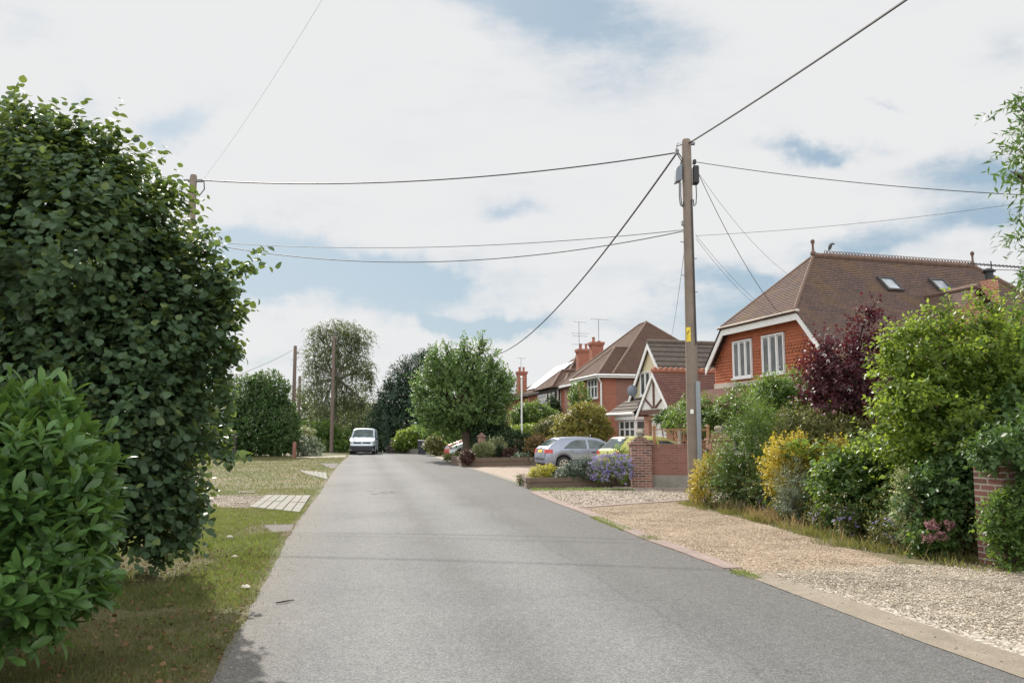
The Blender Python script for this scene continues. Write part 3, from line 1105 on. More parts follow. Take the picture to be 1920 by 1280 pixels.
def sheet(name, pts, z, mat, px=True):
    q = [xy(*p) if px else p for p in pts]
    mb = MB().poly([(x, y, gz(y) + z) for x, y in q])
    o = mb.build(name, M[mat])
    if o.data.polygons[0].normal.z < 0:
        o.data.flip_normals()
    tag(o, kind='structure')
    return q


# right-hand side: forecourt gravel, edgings, drives
rear = (9.5, 9.0)
# garden soil under the planting
sheet('garden_soil', [(4.1, 19.0), (4.6, 15.0), (5.0, 12.0), (5.6, 9.6), (9.0, 8.5), (26, 8.5), (26, 60), (2.0, 60), (1.0, 45), (9, 40), (9, 26.2), (6.2, 25)], 0.003, 'soil', False)
og = sheet('orange_gravel_path', [(1090, 952), (1290, 939), (1320, 955), (1440, 985), (1600, 1030), (1700, 1062), (1440, 1083), (1385, 1074), (1290, 1038), (1190, 1000)], 0.007, 'gravel_orange')
pg = sheet('pale_gravel_forecourt', [(1385, 1077), (1700, 1058), (1900, 1072), (2300, 1080), (2700, 1300), (2000, 1310), (1930, 1276)], 0.010, 'gravel_pale')
dg = sheet('brown_gravel_drive', [(992, 917), (1182, 911), (1220, 907), (1420, 905), (1330, 945), (1290, 938), (1085, 952), (1040, 939)], 0.0085, 'gravel_grey')
sheet('paved_drive', [(868, 875.5), (1000, 872), (1200, 872), (1330, 876), (1330, 900), (1180, 903), (980, 909), (963, 905), (905, 886.5)], 0.006, 'paving')
sheet('far_drive', [(800, 853), (838, 848), (905, 849), (905, 854), (866, 856), (840, 864), (832, 862.5)], 0.007, 'pale_path')
# concrete strip between road and pale gravel
ce = [(1385, 1076), (1520, 1128), (1700, 1196), (1930, 1279)]
ci = [(1450, 1081), (1600, 1128), (1790, 1192), (2010, 1262)]
a0, a1 = [xy(*p) for p in ce], [xy(*p) for p in ci]
a0.append((a0[-1][0] + 1.2, a0[-1][1] - 7)), a1.append((a1[-1][0] + 1.2, a1[-1][1] - 7))
strip('concrete_edge', a0, a1, 0.0165, M['concrete'], 1)


def brick_band(name, pts, w, z=0.03):
    q = resample([xy(*p) for p in pts], 0.4)
    lo, hi = [], []
    for i, (x, y) in enumerate(q):
        a, b = q[max(0, i - 1)], q[min(len(q) - 1, i + 1)]
        d = Vector((b[0] - a[0], b[1] - a[1], 0)).normalized()
        nx, ny = -d.y, d.x
        j = 0.012 * mnoise.noise(Vector((i * 0.9, 2.2, 0)))
        lo.append((x - nx * (w / 2 + j), y - ny * (w / 2 + j)))
        hi.append((x + nx * (w / 2 + j), y + ny * (w / 2 + j)))
    mb = MB()
    s = 0.0
    for i in range(len(q) - 1):
        zz = z + 0.006 * mnoise.noise(Vector((q[i][0], q[i][1], 0)))
        mb.hexa([(*lo[i], 0), (*hi[i], 0), (*hi[i + 1], 0), (*lo[i + 1], 0), (*lo[i], zz), (*hi[i], zz), (*hi[i + 1], zz), (*lo[i + 1], zz)])
    o = mb.build(name, M['edging'])
    tag(o, kind='structure')


brick_band('brick_kerb_edging', [(1000, 923), (1042, 941), (1090, 958), (1150, 982), (1215, 1010), (1300, 1040), (1375, 1068)], 0.23)
brick_band('brick_drive_edging', [(1086, 952), (1180, 945), (1292, 938)], 0.22, 0.026)
strip('paved_drive_kerb', [xy(*p) for p in [(866, 875.2), (905, 886.5), (963, 905.5), (985, 915)]], [xy(*p) for p in [(877, 875.6), (922, 888), (975, 905), (992, 914)]], 0.02, M['kerb_stone'])

# left-hand side: crossovers in the grass verge
sheet('gravel_crossover', [(340, 929), (500, 930), (470, 953), (300, 948)], 0.006, 'gravel_grey')
sheet('tarmac_crossover', [(485, 984), (552, 982), (546, 996), (510, 1000)], 0.005, 'old_tar')
sheet('tarmac_crossover', [(600, 868), (636, 869), (625, 880), (612, 875)], 0.005, 'old_tar')
sheet('stone_cover', [(448, 920), (482, 919), (478, 924), (446, 925)], 0.014, 'kerb_stone')
sheet('pale_driveway', [(553, 856), (648, 853.5), (648, 857), (556, 858.5)], 0.006, 'pale_path')


def slab_field(name, quad, nu, nv):
    """pale concrete slabs laid as a field with open joints"""
    a, b, c, d = [Vector((*xy(*p), 0)) for p in quad]
    mb = MB()
    rr_ = random.Random(3)

    def at(u, v):
        return (a * (1 - u) + b * u) * (1 - v) + (d * (1 - u) + c * u) * v
    for i in range(nu):
        for j in range(nv):
            g = 0.05
            q = [at((i + gu) / nu, (j + gv) / nv) for gu, gv in ((g, g / 2), (1 - g, g / 2), (1 - g, 1 - g / 2), (g, 1 - g / 2))]
            z = 0.03 + rr_.uniform(-.004, .004)
            mb.hexa([(p.x, p.y, 0.0) for p in q] + [(p.x, p.y, z) for p in q])
    o = mb.build(name, M['slab'], bevel=0.004)
    tag(o, kind='structure')


slab_field('slab_crossover', [(500, 929), (583, 930), (562, 962), (467, 952)], 6, 2)
slab_field('slab_crossover', [(561, 882), (612, 886.5), (614.5, 900), (574, 889)], 6, 1)

# a pale patch and a white worn mark on the carriageway (real wear in the surface)
mb = MB()
rr_ = random.Random(8)
c = G(726, 923.5)
for k in range(26):
    x, y = c.x + rr_.gauss(0, .28), c.y + rr_.gauss(0, .3)
    r = rr_.uniform(.03, .12)
    mb.poly([(x + r * 1.3 * math.cos(t) * rr_.uniform(.5, 1), y + r * math.sin(t) * rr_.uniform(.5, 1), .0165 + k * .0002) for t in [i * .785 for i in range(8)]])
tag(mb.build('road_wear_mark', M['slab']), kind='structure')


# ------------------------------------------------------------------ loose ground cover
def in_poly(pts, x, y):
    r = np.zeros(len(x), bool)
    n = len(pts)
    for i in range(n):
        (xa, ya), (xb, yb) = pts[i], pts[(i + 1) % n]
        c = (ya > y) != (yb > y)
        r ^= c & (x < (xb - xa) * (y - ya) / (yb - ya + 1e-12) + xa)
    return r


def scatter(poly, n, rng):
    p = np.array(poly)
    x = rng.uniform(p[:, 0].min(), p[:, 0].max(), n)
    y = rng.uniform(p[:, 1].min(), p[:, 1].max(), n)
    k = in_poly(poly, x, y)
    return x[k], y[k]


def stones(name, poly, n, lo, hi, mat, z, seed, near=None):
    rng = np.random.default_rng(seed)
    x, y = scatter(poly, n, rng)
    if near:
        k = rng.random(len(x)) < np.clip(near / y, 0, 1) ** 1.2
        x, y = x[k], y[k]
    x, y = x + rng.normal(0, .09, len(x)), y + rng.normal(0, .13, len(x))
    m = len(x)
    d = np.stack([np.cos(a := rng.uniform(0, 6.28, m)), np.sin(a), rng.uniform(-.2, .2, m)], 1)
    nn = np.stack([rng.uniform(-.3, .3, m), rng.uniform(-.3, .3, m), np.ones(m)], 1)
    s = lo + (hi - lo) * rng.random(m) ** 2
    o = leaf_mesh(name, np.stack([x, y, z + s * .2], 1), d, nn, s, 'stone', M[mat], smooth=False)
    tag(o, kind='stuff')


clip = [(2.2, 4.4), (7.2, 5.0), (9.0, 9.5), (3.0, 10.0)]
pgc = [p for p in pg]
stones('pale_gravel', [(a0[0][0] + .25, a0[0][1]), (5.4, 10.2), (7.2, 9.6), (7.2, 5.2), (4.3, 4.9)], 42000, .01, .032, 'pale_stones', .012, 1)
stones('orange_gravel', og, 40000, .01, .027, 'orange_stones', .009, 2)
e0 = [(rr(y_) - .32, y_) for y_ in (5.0, 7, 9, 11, 13, 16)] + [(rr(y_) + .3, y_) for y_ in (16, 13, 11, 9, 7, 5.0)]
stones('spilled_gravel', e0, 900, .008, .024, 'pale_stones', .018, 8)
e1 = [(rl(y_) - .16, y_) for y_ in (4.5, 6, 8, 10, 13, 16, 20)] + [(rl(y_) + .2, y_) for y_ in (20, 16, 13, 10, 8, 6, 4.5)]
stones('edge_grit', e1, 4200, .006, .02, 'brown_stones', .016, 9)
stones('brown_gravel', dg, 9000, .02, .05, 'brown_stones', .01, 3)
stones('gravel', [xy(*p) for p in [(340, 929), (500, 930), (470, 953), (300, 948)]], 3500, .02, .05, 'brown_stones', .01, 4)


def grass(name, xs, ys, n, h, mat, seed, keep=None, z=0.0, tilt=0.5, wide=1.0):
    rng = np.random.default_rng(seed)
    y = ys[0] + (ys[1] - ys[0]) * rng.random(n)
    x0, x1 = np.array([xs[0](v) for v in y]), np.array([xs[1](v) for v in y])
    x = x0 + (x1 - x0) * rng.random(n)
    if keep is not None:
        k = keep(x, y, rng)
        x, y = x[k], y[k]
    m = len(x)
    d = unit(np.stack([rng.normal(size=m) * tilt, rng.normal(size=m) * tilt, np.ones(m)], 1))
    nn = rng.normal(size=(m, 3))
    nn[:, 2] *= .3
    s = h * rng.uniform(.45, 1.2, m)
    zz = np.array([gz(v) for v in y]) + z
    o = leaf_mesh(name, np.stack([x, y, zz], 1), d, nn, s, 'blade', M[mat], width=np.full(m, wide))
    tag(o, kind='stuff')


def nz(x, y, f=.8, o=0.0):
    return np.array([mnoise.noise(Vector((a * f + o, b * f, o))) for a, b in zip(x, y)])


slabs = [[xy(*p) for p in q] for q in ([(500, 929), (583, 930), (562, 962), (467, 952)], [(340, 929), (500, 930), (470, 953), (300, 948)], [(495, 985), (552, 983), (546, 995), (512, 999)],
                                      [(561, 882), (612, 886.5), (614.5, 900), (574, 889)], [(600, 868), (636, 869), (625, 880), (612, 875)], [(553, 856), (648, 853.5), (648, 857), (556, 858.5)])]


def off_slabs(x, y):
    k = np.ones(len(x), bool)
    for s in slabs:
        k &= ~in_poly(s, x, y)
    return k


def k_green(x, y, rng):
    nn = nz(x, y, .55) * .9 + nz(x, y, 2.2, 5) * .5
    edge = np.array([rl(v) for v in y]) - x
    bare = np.exp(-((x + 3.2) / 1.1) ** 2) * (y < 7.8)
    return off_slabs(x, y) & (rng.random(len(x)) < np.clip(.75 + 1.3 * nn - .4 * bare, .1, 1)) & (edge > rng.random(len(x)) * .16)


def k_straw(x, y, rng):
    nn = nz(x, y, .55) * .9
    return off_slabs(x, y) & (rng.random(len(x)) < np.clip(.5 - 1.2 * nn, .1, 1))


le = lambda y: rl(y) + .03
grass('grass', (lambda y: max(-6.8, le(y) - 3.4 - .16 * y), le), (3.4, 11), 80000, .052, 'l_grass', 11, k_green)
grass('grass', (lambda y: le(y) - 2.9, le), (3.6, 8.5), 45000, .04, 'l_grass', 21, lambda x, y, r: nz(x, y, 1.8, 4) > -.22)
grass('lawn_grass', (lambda y: le(y) - 2.6, le), (4.2, 19), 60000, .055, 'l_lawn', 15, lambda x, y, r: k_green(x, y, r) & (r.random(len(x)) < np.clip((y - 5) / 4, .12, 1)), wide=1.3)
grass('grass', (lambda y: le(y) - 4.5 - .1 * y, le), (11, 24), 42000, .06, 'l_grass', 12, k_green, wide=1.5)
grass('grass', (lambda y: le(y) - 14, le), (24, 58), 40000, .075, 'l_grass', 13, k_green, wide=2.6)
grass('dry_grass', (lambda y: max(-6.8, le(y) - 3.4 - .16 * y), le), (3.4, 18), 48000, .05, 'l_straw', 14, k_straw, tilt=1.0)
grass('dry_grass', (lambda y: le(y) - 14, le), (18, 58), 22000, .07, 'l_straw', 16, k_straw, tilt=.9, wide=2.2)
# weeds along the right-hand kerb and at the foot of the planting
grass('kerb_weeds', (lambda y: rr(y) - .08, lambda y: rr(y) + .12), (9.2, 16.5), 5000, .07, 'l_lawn', 17,
      lambda x, y, rng: nz(x, y, 1.1, 9) > -.02)
grass('verge_weeds', (lambda y: lin([(5.35, 9.6), (4.75, 11.8), (4.45, 15.2), (3.9, 18.5)], y) - .12 + .3 * mnoise.noise(Vector((y * 1.3, .5, 0))), lambda y: lin([(5.35, 9.6), (4.75, 11.8), (4.45, 15.2), (3.9, 18.5)], y) + .75), (9.6, 18.8), 10000, .13, 'l_wild', 18,
      lambda x, y, rng: rng.random(len(x)) < np.clip(.45 + 1.6 * nz(x, y, 1.5, 3), .1, 1))
grass('dry_stalks', (lambda y: lin([(5.35, 9.6), (4.75, 11.8), (4.45, 15.2), (3.9, 18.5)], y) - .05, lambda y: lin([(5.35, 9.6), (4.75, 11.8), (4.45, 15.2), (3.9, 18.5)], y) + .7), (10.6, 18), 4200, .3, 'l_golden_straw', 19,
      lambda x, y, rng: rng.random(len(x)) < np.clip(.35 + 1.5 * nz(x, y, .9, 6), .05, 1), tilt=.4, wide=.35)
grass('bed_weeds', (lambda y: .55, lambda y: 3.4), (23.0, 23.45), 1200, .1, 'l_mid', 20)

rng = np.random.default_rng(77)
m = 1300
y = 4.6 + 7 * rng.random(m) ** 1.3
x = np.array([rl(v) for v in y]) - 3.0 * rng.random(m) ** 1.2 - .02
d = rng.normal(size=(m, 3)) * [1, 1, .25]
nn = rng.normal(size=(m, 3)) * [.4, .4, 0] + [0, 0, 1]
tag(leaf_mesh('fallen_leaves', np.stack([x, y, np.full(m, .03)], 1), d, nn, rng.uniform(.012, .05, m), 'hazel', M['dry_leaf']), kind='stuff')
m = 160
y = 9.3 + 1.1 * rng.random(m)
x = 4.6 + 2.2 * rng.random(m)
tag(leaf_mesh('fallen_leaves', np.stack([x, y, np.full(m, .035)], 1), rng.normal(size=(m, 3)) * [1, 1, .25], rng.normal(size=(m, 3)) * [.4, .4, 0] + [0, 0, 1],
              rng.uniform(.02, .07, m), 'narrow', M['dry_leaf']), kind='stuff')

# twig and pale stones by the left road edge
g0, g1 = G(517, 1134), G(552, 1128)
mb = MB().tube([(g0.x, g0.y, .022), ((g0.x + g1.x) / 2, g0.y + .02, .03), (g1.x, g1.y, .022)], [.006, .008, .004], 6)
mb.tube([((g0.x + g1.x) / 2, g0.y + .02, .03), ((g0.x + g1.x) / 2 + .04, g0.y + .07, .035)], [.005, .002], 5)
tag(mb.build('twig', M['bark_dark'], None, True), 'thin brown twig lying on the road near its left edge', 'twig')
for (px, py, s, lab) in [(460, 1104, .05, 'larger pale stone on the left verge nearest the camera'), (440, 1047, .045, 'grey stone lying in the sunlit grass of the left verge'),
                         (431, 1010, .06, 'white flat stone in the bright grass beyond the other stones')]:
    g = G(px, py)
    bm = MB()
    rr_ = random.Random(int(px))
    prof = [(.02 * s, -.3 * s), (.8 * s, -.2 * s), (s, .1 * s), (.7 * s, .42 * s), (.05 * s, .55 * s)]
    bm.lathe(prof, (g.x, g.y, .02), 9)
    bm.v = [(v[0] + rr_.uniform(-.2, .2) * s, v[1] + rr_.uniform(-.2, .2) * s, v[2] + rr_.uniform(-.1, .1) * s) for v in bm.v]
    tag(bm.build('stone', M['stone'], None, True), lab, 'stone')

# ------------------------------------------------------------------ buildings
Z3 = Vector((0, 0, 1))


def window(parent, o, a, n, w, h, cols=2, top=0.0, frame='white', bar=0.055, sill=True, arch=None, label=None, bars=0):
    """casement window set in a wall: frame > pane, sill"""
    o, a, n = Vector(o), Vector(a), Vector(n)
    mb = MB()
    d = n * 0.07
    b = o - n * 0.02

    def piece(u0, u1, v0, v1, dd=d):
        mb.obox(b + a * u0 + Z3 * v0, a * (u1 - u0), Z3 * (v1 - v0), dd)
    piece(0, w, 0, bar)
    piece(0, w, h - bar, h)
    piece(0, bar, bar, h - bar)
    piece(w - bar, w, bar, h - bar)
    for i in range(1, cols):
        x = w * i / cols
        piece(x - bar * .6, x + bar * .6, bar, h - bar, d * .9)
    if top:
        for i in range(cols):
            piece(w * i / cols + bar * .61, w * (i + 1) / cols - bar * .61, h - top - bar * .45, h - top + bar * .45, d * .8)
    for i in range(cols):                       # casement leaves
        x0, x1 = w * i / cols + bar * .95, w * (i + 1) / cols - bar * .95
        e = d * .62
        y0, y1 = bar * 1.0, h - (top if top else bar) - bar * .45
        t = bar * .5
        piece(x0, x1, y0, y0 + t, e), piece(x0, x1, y1 - t, y1, e)
        piece(x0, x0 + t, y0 + t, y1 - t, e), piece(x1 - t, x1, y0 + t, y1 - t, e)
        for k in range(bars):
            yy = y0 + (y1 - y0) * (k + 1) / (bars + 1)
            piece(x0 + t, x1 - t, yy - .012, yy + .012, e * .8)
    f = mb.build('window', M[frame], parent, bevel=0.006)
    if label:
        f['label'] = label
    g = MB().obox(o + a * bar * .5 + Z3 * bar * .5 - n * .018, a * (w - bar), Z3 * (h - bar), n * .022)
    g.build('pane', M['glass'], f)
    if sill:
        s = MB().obox(o - a * .05 - Z3 * .06 + n * .002, a * (w + .1), Z3 * .058, n * .1)
        s.build('sill', M['white' if frame == 'white' else 'stone'], f, bevel=0.006)
    return f


def ridge_tiles(mb, p, q, r=0.1, step=0.32):
    p, q = Vector(p), Vector(q)
    L = (q - p).length
    n = max(1, int(L / step))
    for i in range(n):
        a, b = p.lerp(q, i / n), p.lerp(q, (i + .985) / n)
        mb.tube([a, b], [r * 1.03, r * .96], 8)


def gutter(parent, p, q, mat='white', r=0.06):
    return MB().tube([p, q], r, 8).build('gutter', M[mat], parent, True)


def chimney(parent, c, w, d, z0, z1, brick, pots, aerial=None):
    mb = MB()
    mb.box(c[0] - w / 2, c[0] + w / 2, c[1] - d / 2, c[1] + d / 2, z0, z1 - .28)
    mb.box(c[0] - w / 2 - .04, c[0] + w / 2 + .04, c[1] - d / 2 - .04, c[1] + d / 2 + .04, z1 - .28, z1 - .18)
    mb.box(c[0] - w / 2 - .09, c[0] + w / 2 + .09, c[1] - d / 2 - .09, c[1] + d / 2 + .09, z1 - .18, z1)
    o = mb.build('chimney', M[brick], parent)
    for (dx, dy, h) in pots:
        MB().lathe([(.12, 0), (.13, .03), (.11, .06), (.1, h - .06), (.125, h - .05), (.125, h), (.09, h), (.085, h - .2)], (c[0] + dx, c[1] + dy, z1 - .01), 12).build('chimney_pot', M['ridge_red'], o, True)
    if aerial:
        dx, dy, h, arms = aerial
        x, y = c[0] + dx, c[1] + dy
        mb = MB().tube([(x, y, z1 - .9), (x, y, z1 + h)], .022, 6)
        for (zz, ang, ln, ne) in arms:
            a = V(math.cos(ang), math.sin(ang), 0)
            b = V(-a.y, a.x, 0)
            p = V(x, y, z1 + zz)
            mb.tube([p - a * ln * .45, p + a * ln * .55], .014, 5)
            for k in range(ne):
                q = p - a * ln * .42 + a * ln * .95 * k / max(1, ne - 1)
                mb.tube([q - b * .28, q + b * .28], .009, 4)
        mb.build('aerial', M['aluminium'], o)
    return o


# ---- the big house with the orange hung tiles
FA = Frame(8.17, 25.5, 16)
HA = empty('tiled_house', FA.o, FA.a, 'large house with orange hung tiles and a broad brown roof, nearest on the right', 'house', 'houses along the right side')
s0 = -0.35
hA, hB = FA.hit(1352, 612, (s0, 0, 0), (1, 0, 0)), FA.hit(1490, 583, (s0, 0, 0), (1, 0, 0))
TC, zh, hh = (hA.y + hB.y) / 2, (hA.z + hB.z) / 2, (hA.y - hB.y) / 2
hR, hS = FA.hit(1525, 487, (0, TC, 0), (0, 1, 0)), FA.hit(1824, 495, (0, TC, 0), (0, 1, 0))
s1, s2, RZ = hR.x, hS.x, (hR.z + hS.z) / 2
SL = (RZ - zh) / hh
hw = lambda z: (RZ - z) / SL
hF = FA.hit(1322, 697, (s0, 0, 0), (1, 0, 0))
EN, EF = 4.45, hF.y - TC                        # how far the near and far slopes run out from the ridge line
zn, zf = RZ - EN * SL, RZ - EF * SL
s3 = s2 + EN
near_poly = [(s0, TC - hh, zh), (s1, TC, RZ), (s2, TC, RZ), (s3, TC - EN, zn), (s0, TC - EN, zn)]
far_poly = [(s0, TC + hh, zh), (s1, TC, RZ), (s2, TC, RZ), (s3 - (EN - EF), TC + EF, zf), (s0, TC + EF, zf)]
hip_poly = [(s0 - .06, TC - hh - .12, zh - .06), (s0 - .06, TC + hh + .12, zh - .06), (s1, TC, RZ + .01)]
rear_poly = [(s3, TC - EN, zn), (s2, TC, RZ), (s3, TC + EN, zn)]
mb = MB()
for p in (near_poly, far_poly, hip_poly, rear_poly):
    tiled_slope(mb, p, 0.1, 0.022, 0.03)
roofA = mb.build('roof', M['tile_a'], HA)
# wing roof that runs out towards the camera
nn = V(0, -SL, 1).normalized()
nA = Vector((0, SL * -1, 1))
nA = V(0, -SL, 1)
w0 = FA.hit(1735, 558, near_poly[1], (0, -SL, 1))
zr = w0.z
w1 = FA.hit(1836, 538, (w0.x, 0, 0), (1, 0, 0))
tw1 = w1.y
zr2 = zr - .02
sw = w0.x
drop = 2.3
mb = MB()
tl = lambda z: TC - (RZ - z) / SL
tiled_slope(mb, [(sw, w0.y + .1, zr), (sw, tw1, zr), (sw - drop / 1.1, tw1, zr - drop), (sw - drop / 1.1, tl(zr - drop), zr - drop)], 0.1, 0.022, .03)
tiled_slope(mb, [(sw, w0.y + .1, zr), (sw, tw1, zr), (sw + drop / 1.1, tw1, zr - drop), (sw + drop / 1.1, tl(zr - drop), zr - drop)], 0.1, 0.022, .03)
tiled_slope(mb, [(sw - drop / 1.1, tw1, zr - drop), (sw, tw1, zr), (sw + drop / 1.1, tw1, zr - drop), ], 0.1, 0.022) if False else None
wing = mb.build('wing_roof', M['tile_a'], HA)
MB().prism([(sw - drop / 1.1 + .1, tw1 + .2, 0), (sw + drop / 1.1 - .1, tw1 + .2, 0), (sw + drop / 1.1 - .1, tw1 + .2, zr - drop - .06), (sw, tw1 + .2, zr - .12), (sw - drop / 1.1 + .1, tw1 + .2, zr - drop - .06)], (0, 3.0, 0)).build('wing_wall', M['brick_a'], HA)
mb = MB()
ridge_tiles(mb, (s1, TC, RZ + .03), (s2, TC, RZ + .03), .1)
ridge_tiles(mb, (s0, TC - hh, zh + .0), (s1, TC, RZ + .0), .06, .1)
ridge_tiles(mb, (s0, TC + hh, zh + .0), (s1, TC, RZ + .0), .06, .1)
ridge_tiles(mb, (s3, TC - EN, zn + .03), (s2, TC, RZ + .03), .085)
mb.build('ridge', M['ridge_brown'], roofA, True)
mb = MB()
ridge_tiles(mb, (sw, w0.y, zr + .02), (sw, tw1, zr + .02), .09)
mb.build('ridge', M['ridge_brown'], wing, True)
mb = MB()
x = s1 + .42
while x < s2 - .15:                             # pierced crest along the ridge: two rings to a tile
    for k in range(2):
        c = (x + .062 + k * .12, TC, RZ + .17)
        pts = [(c[0] + .048 * math.cos(t), c[1], c[2] + .048 * math.sin(t)) for t in [i * math.pi / 5 for i in range(11)]]
        mb.tube(pts, .014, 5, False)
    mb.box(x, x + .235, TC - .02, TC + .02, RZ + .09, RZ + .125)
    x += .245
mb.build('ridge_crest', M['ridge_brown'], roofA)
for s in (s1, s2):
    MB().lathe([(.09, 0), (.09, .08), (.045, .13), (.032, .32), (.045, .345), (.036, .37), (.062, .4), (.07, .44), (.058, .49), (.015, .52)], (s, TC, RZ + .05), 12).build('finial', M['ridge_brown'], roofA, True)
# rooflights
nN = V(0, -SL, 1).normalized()
for (px, py, px2, py2) in [(1650, 523, 1686, 548), (1745, 526, 1781, 549)]:
    a = FA.hit(px, py, near_poly[1], (0, -SL, 1))
    b = FA.hit(px2, py2, near_poly[1], (0, -SL, 1))
    up = V(0, 1, SL).normalized()
    wd = 0.62
    hgt = (a - b).dot(up)
    ctr = (a + b) / 2
    o = ctr - V(1, 0, 0) * wd / 2 - up * hgt / 2
    mb = MB()
    for (oo, aa, bb) in [(o, V(wd, 0, 0), up * .07), (o + up * (hgt - .07), V(wd, 0, 0), up * .07), (o + up * .07, V(.07, 0, 0), up * (hgt - .14)), (o + V(wd - .07, 0, 0) + up * .07, V(.07, 0, 0), up * (hgt - .14))]:
        mb.obox(oo, aa, bb, nN * .11)
    f = mb.build('rooflight', M['fascia_dark'], roofA)
    MB().obox(o + V(.06, 0, 0) + up * .06, V(wd - .12, 0, 0), up * (hgt - .12), nN * .07).build('pane', M['skyglass'], f)
# walls
zb = 3.3
mb = MB()
mb.box(0.12, 12.4, TC - EN + .35, TC + EF - .15, 0, 2.75)
mb.build('wall', M['brick_a'], HA)
mb = MB()
mb.prism([(0.1, TC - hw(zb) + .15, 2.75), (0.1, TC + EF - .2, 2.75), (0.1, TC + EF - .2, zf - .1), (.1, TC + hh, zh - .1), (.1, TC - hh, zh - .1), (.1, TC - hw(zb) + .15, zb)], (.2, 0, 0)).build('gable_wall', M['brick_a'], HA)
mb = MB()
z, k = zb, 0
win = []
for (xa, ya, xb, yb) in [(1430.5, 703, 1474.5, 634), (1376, 709, 1413, 645)]:
    p0, p1 = FA.hit(xb, ya, (0, 0, 0), (1, 0, 0)), FA.hit(xa, yb, (0, 0, 0), (1, 0, 0))
    win.append((p0.y, p1.y))
wz0, wz1 = 3.42, 4.66
while z < zh - .06:
    h = .1
    out, inn = -.028, -.004
    lo, hi = TC - min(hw(z + h) - .02, 4.4), TC + min(hw(z + h) - .02, EF - .1)
    segs = [(lo, hi)]
    if z + h > wz0 and z < wz1:
        cuts = sorted((a - .02, b + .02) for a, b in win)
        segs, c = [], lo
        for a, b in cuts:
            segs.append((c, a))
            c = b
        segs.append((c, hi))
    pat = 3.95 < z < 4.25
    for a, b in segs:
        if b - a < .02:
            continue
        step = .165 if pat else (b - a)
        y = a
        while y < b - .01:
            y2 = min(b, y + step)
            if pat:                             # the band of pointed tiles
                m_ = (y + y2) / 2
                mb.add([(out, y + .004, z + .045), (out, m_, z - .035), (out, y2 - .004, z + .045), (inn, y2, z + h), (inn, y, z + h)], [(0, 4, 3, 2, 1)])
            else:
                mb.add([(out, y, z), (out, y2, z), (inn, y2, z + h), (inn, y, z + h), (.02, y, z), (.02, y2, z)], [(0, 3, 2, 1), (4, 0, 1, 5)])
            y = y2
    z += h
    k += 1
mb.box(.0, .09, TC - hw(zb) + .2, TC + EF - .25, zb, zh - .12) if False else None
mb.add([(0.03, TC - hh, zh), (0.03, TC + hh, zh), (.03, TC + EF - .1, zf), (.03, TC + EF - .1, zb), (.03, TC - hw(zb), zb)], [(0, 1, 2, 3, 4)]) if False else None
mb.build('tile_cladding', M['tile_hung'], HA)
for i, (a, b) in enumerate(win):
    window(HA, (-.03, b, wz0), (0, -1, 0), (-1, 0, 0), b - a, wz1 - wz0, 3, bar=.045)
# bargeboards and fascia, white
mb = MB()
sb = s0 + .03


def bb(a, b, h=.24):
    a, b = Vector(a), Vector(b)
    mb.obox(a - Z3 * h, b - a, Z3 * h, V(.045, 0, 0))


bb((sb, TC + EF + .05, zf - .09), (sb, TC + hh + .02, zh - .06))
bb((sb - .004, TC + hh + .04, zh - .085), (sb - .004, TC - hh - .04, zh - .085), .2)
bb((sb, TC - hh - .02, zh - .06), (sb, TC - EN - .05, zn - .09))
mb.box(sb + .05, -.0, TC - hh, TC + hh, zh - .17, zh - .13)
mb.build('bargeboard', M['white'], HA)
gutter(HA, (s0 - .02, TC + hh + .2, zh - .03), (s0 - .02, TC - hh - .2, zh - .03), 'stone', .045)
gutter(HA, (s0, TC - EN - .06, zn - .05), (s3, TC - EN - .06, zn - .05), 'black')
# stone band and the tiled veranda roof on pale posts
MB().box(-.06, .05, TC - hw(zb) + .3, TC + EF - .1, zb - .17, zb - .003).build('stone_band', M['stone'], HA)
mb = MB()
tiled_slope(mb, [(-.05, TC - 3.8, 3.12), (-.05, TC + EF + .5, 3.12), (-1.5, TC + EF + .5, 2.45), (-1.5, TC - 3.8, 2.45)], .1, .02, .02)
mb.build('veranda_roof', M['tile_g'], HA)
for t in (TC + 3.3, TC + 1.9, TC + .4, TC - 1.4):
    MB().lathe([(.12, 0), (.12, .1), (.085, .14), (.075, 2.2), (.1, 2.26), (.1, 2.38)], (-1.35, t, 0), 12).build('veranda_post', M['stone'], HA, True)
window(HA, (.115, TC + 2.2, .9), (0, -1, 0), (-1, 0, 0), 1.9, 1.3, 3)
MB().box(.06, .119, TC - 1.0, TC - .1, .02, 2.1).build('door', M['timber'], HA)
# stub flue on the wing with a large aerial
cp = FA.hit(1851, 540, (0, tw1 + .5, 0), (0, 1, 0))
fl = MB().box(cp.x - .17, cp.x + .17, tw1 + .25, tw1 + .6, zr - .7, zr + .3).build('chimney', M['brick_a'], HA)
MB().lathe([(.13, 0), (.13, .25), (.2, .27), (.2, .31), (.12, .36), (.06, .38)], (cp.x, tw1 + .42, zr + .29), 14).build('chimney_pot', M['black'], fl, True)
az = (811 - 488) * (FA.w(cp.x, tw1, 0).y / FPX) + EYE
mb = MB().tube([(cp.x + .12, tw1 + .42, zr - .2), (cp.x + .12, tw1 + .42, az + .12)], .02, 6)
mb.tube([(cp.x - .75, tw1 + .42, az), (cp.x + 1.5, tw1 + .42, az - .0)], .016, 5)
mb.tube([(cp.x - .45, tw1 + .42, az - .16), (cp.x + 1.2, tw1 + .42, az - .1)], .01, 5)
for k in range(16):
    xx = cp.x - .72 + 2.18 * k / 15
    mb.tube([(xx, tw1 + .42, az - .045), (xx, tw1 + .42, az + .045)], .012, 4)
    mb.tube([(xx, tw1 + .27, az), (xx, tw1 + .57, az)], .008, 4)
mb.build('aerial', M['fascia_dark'], fl)

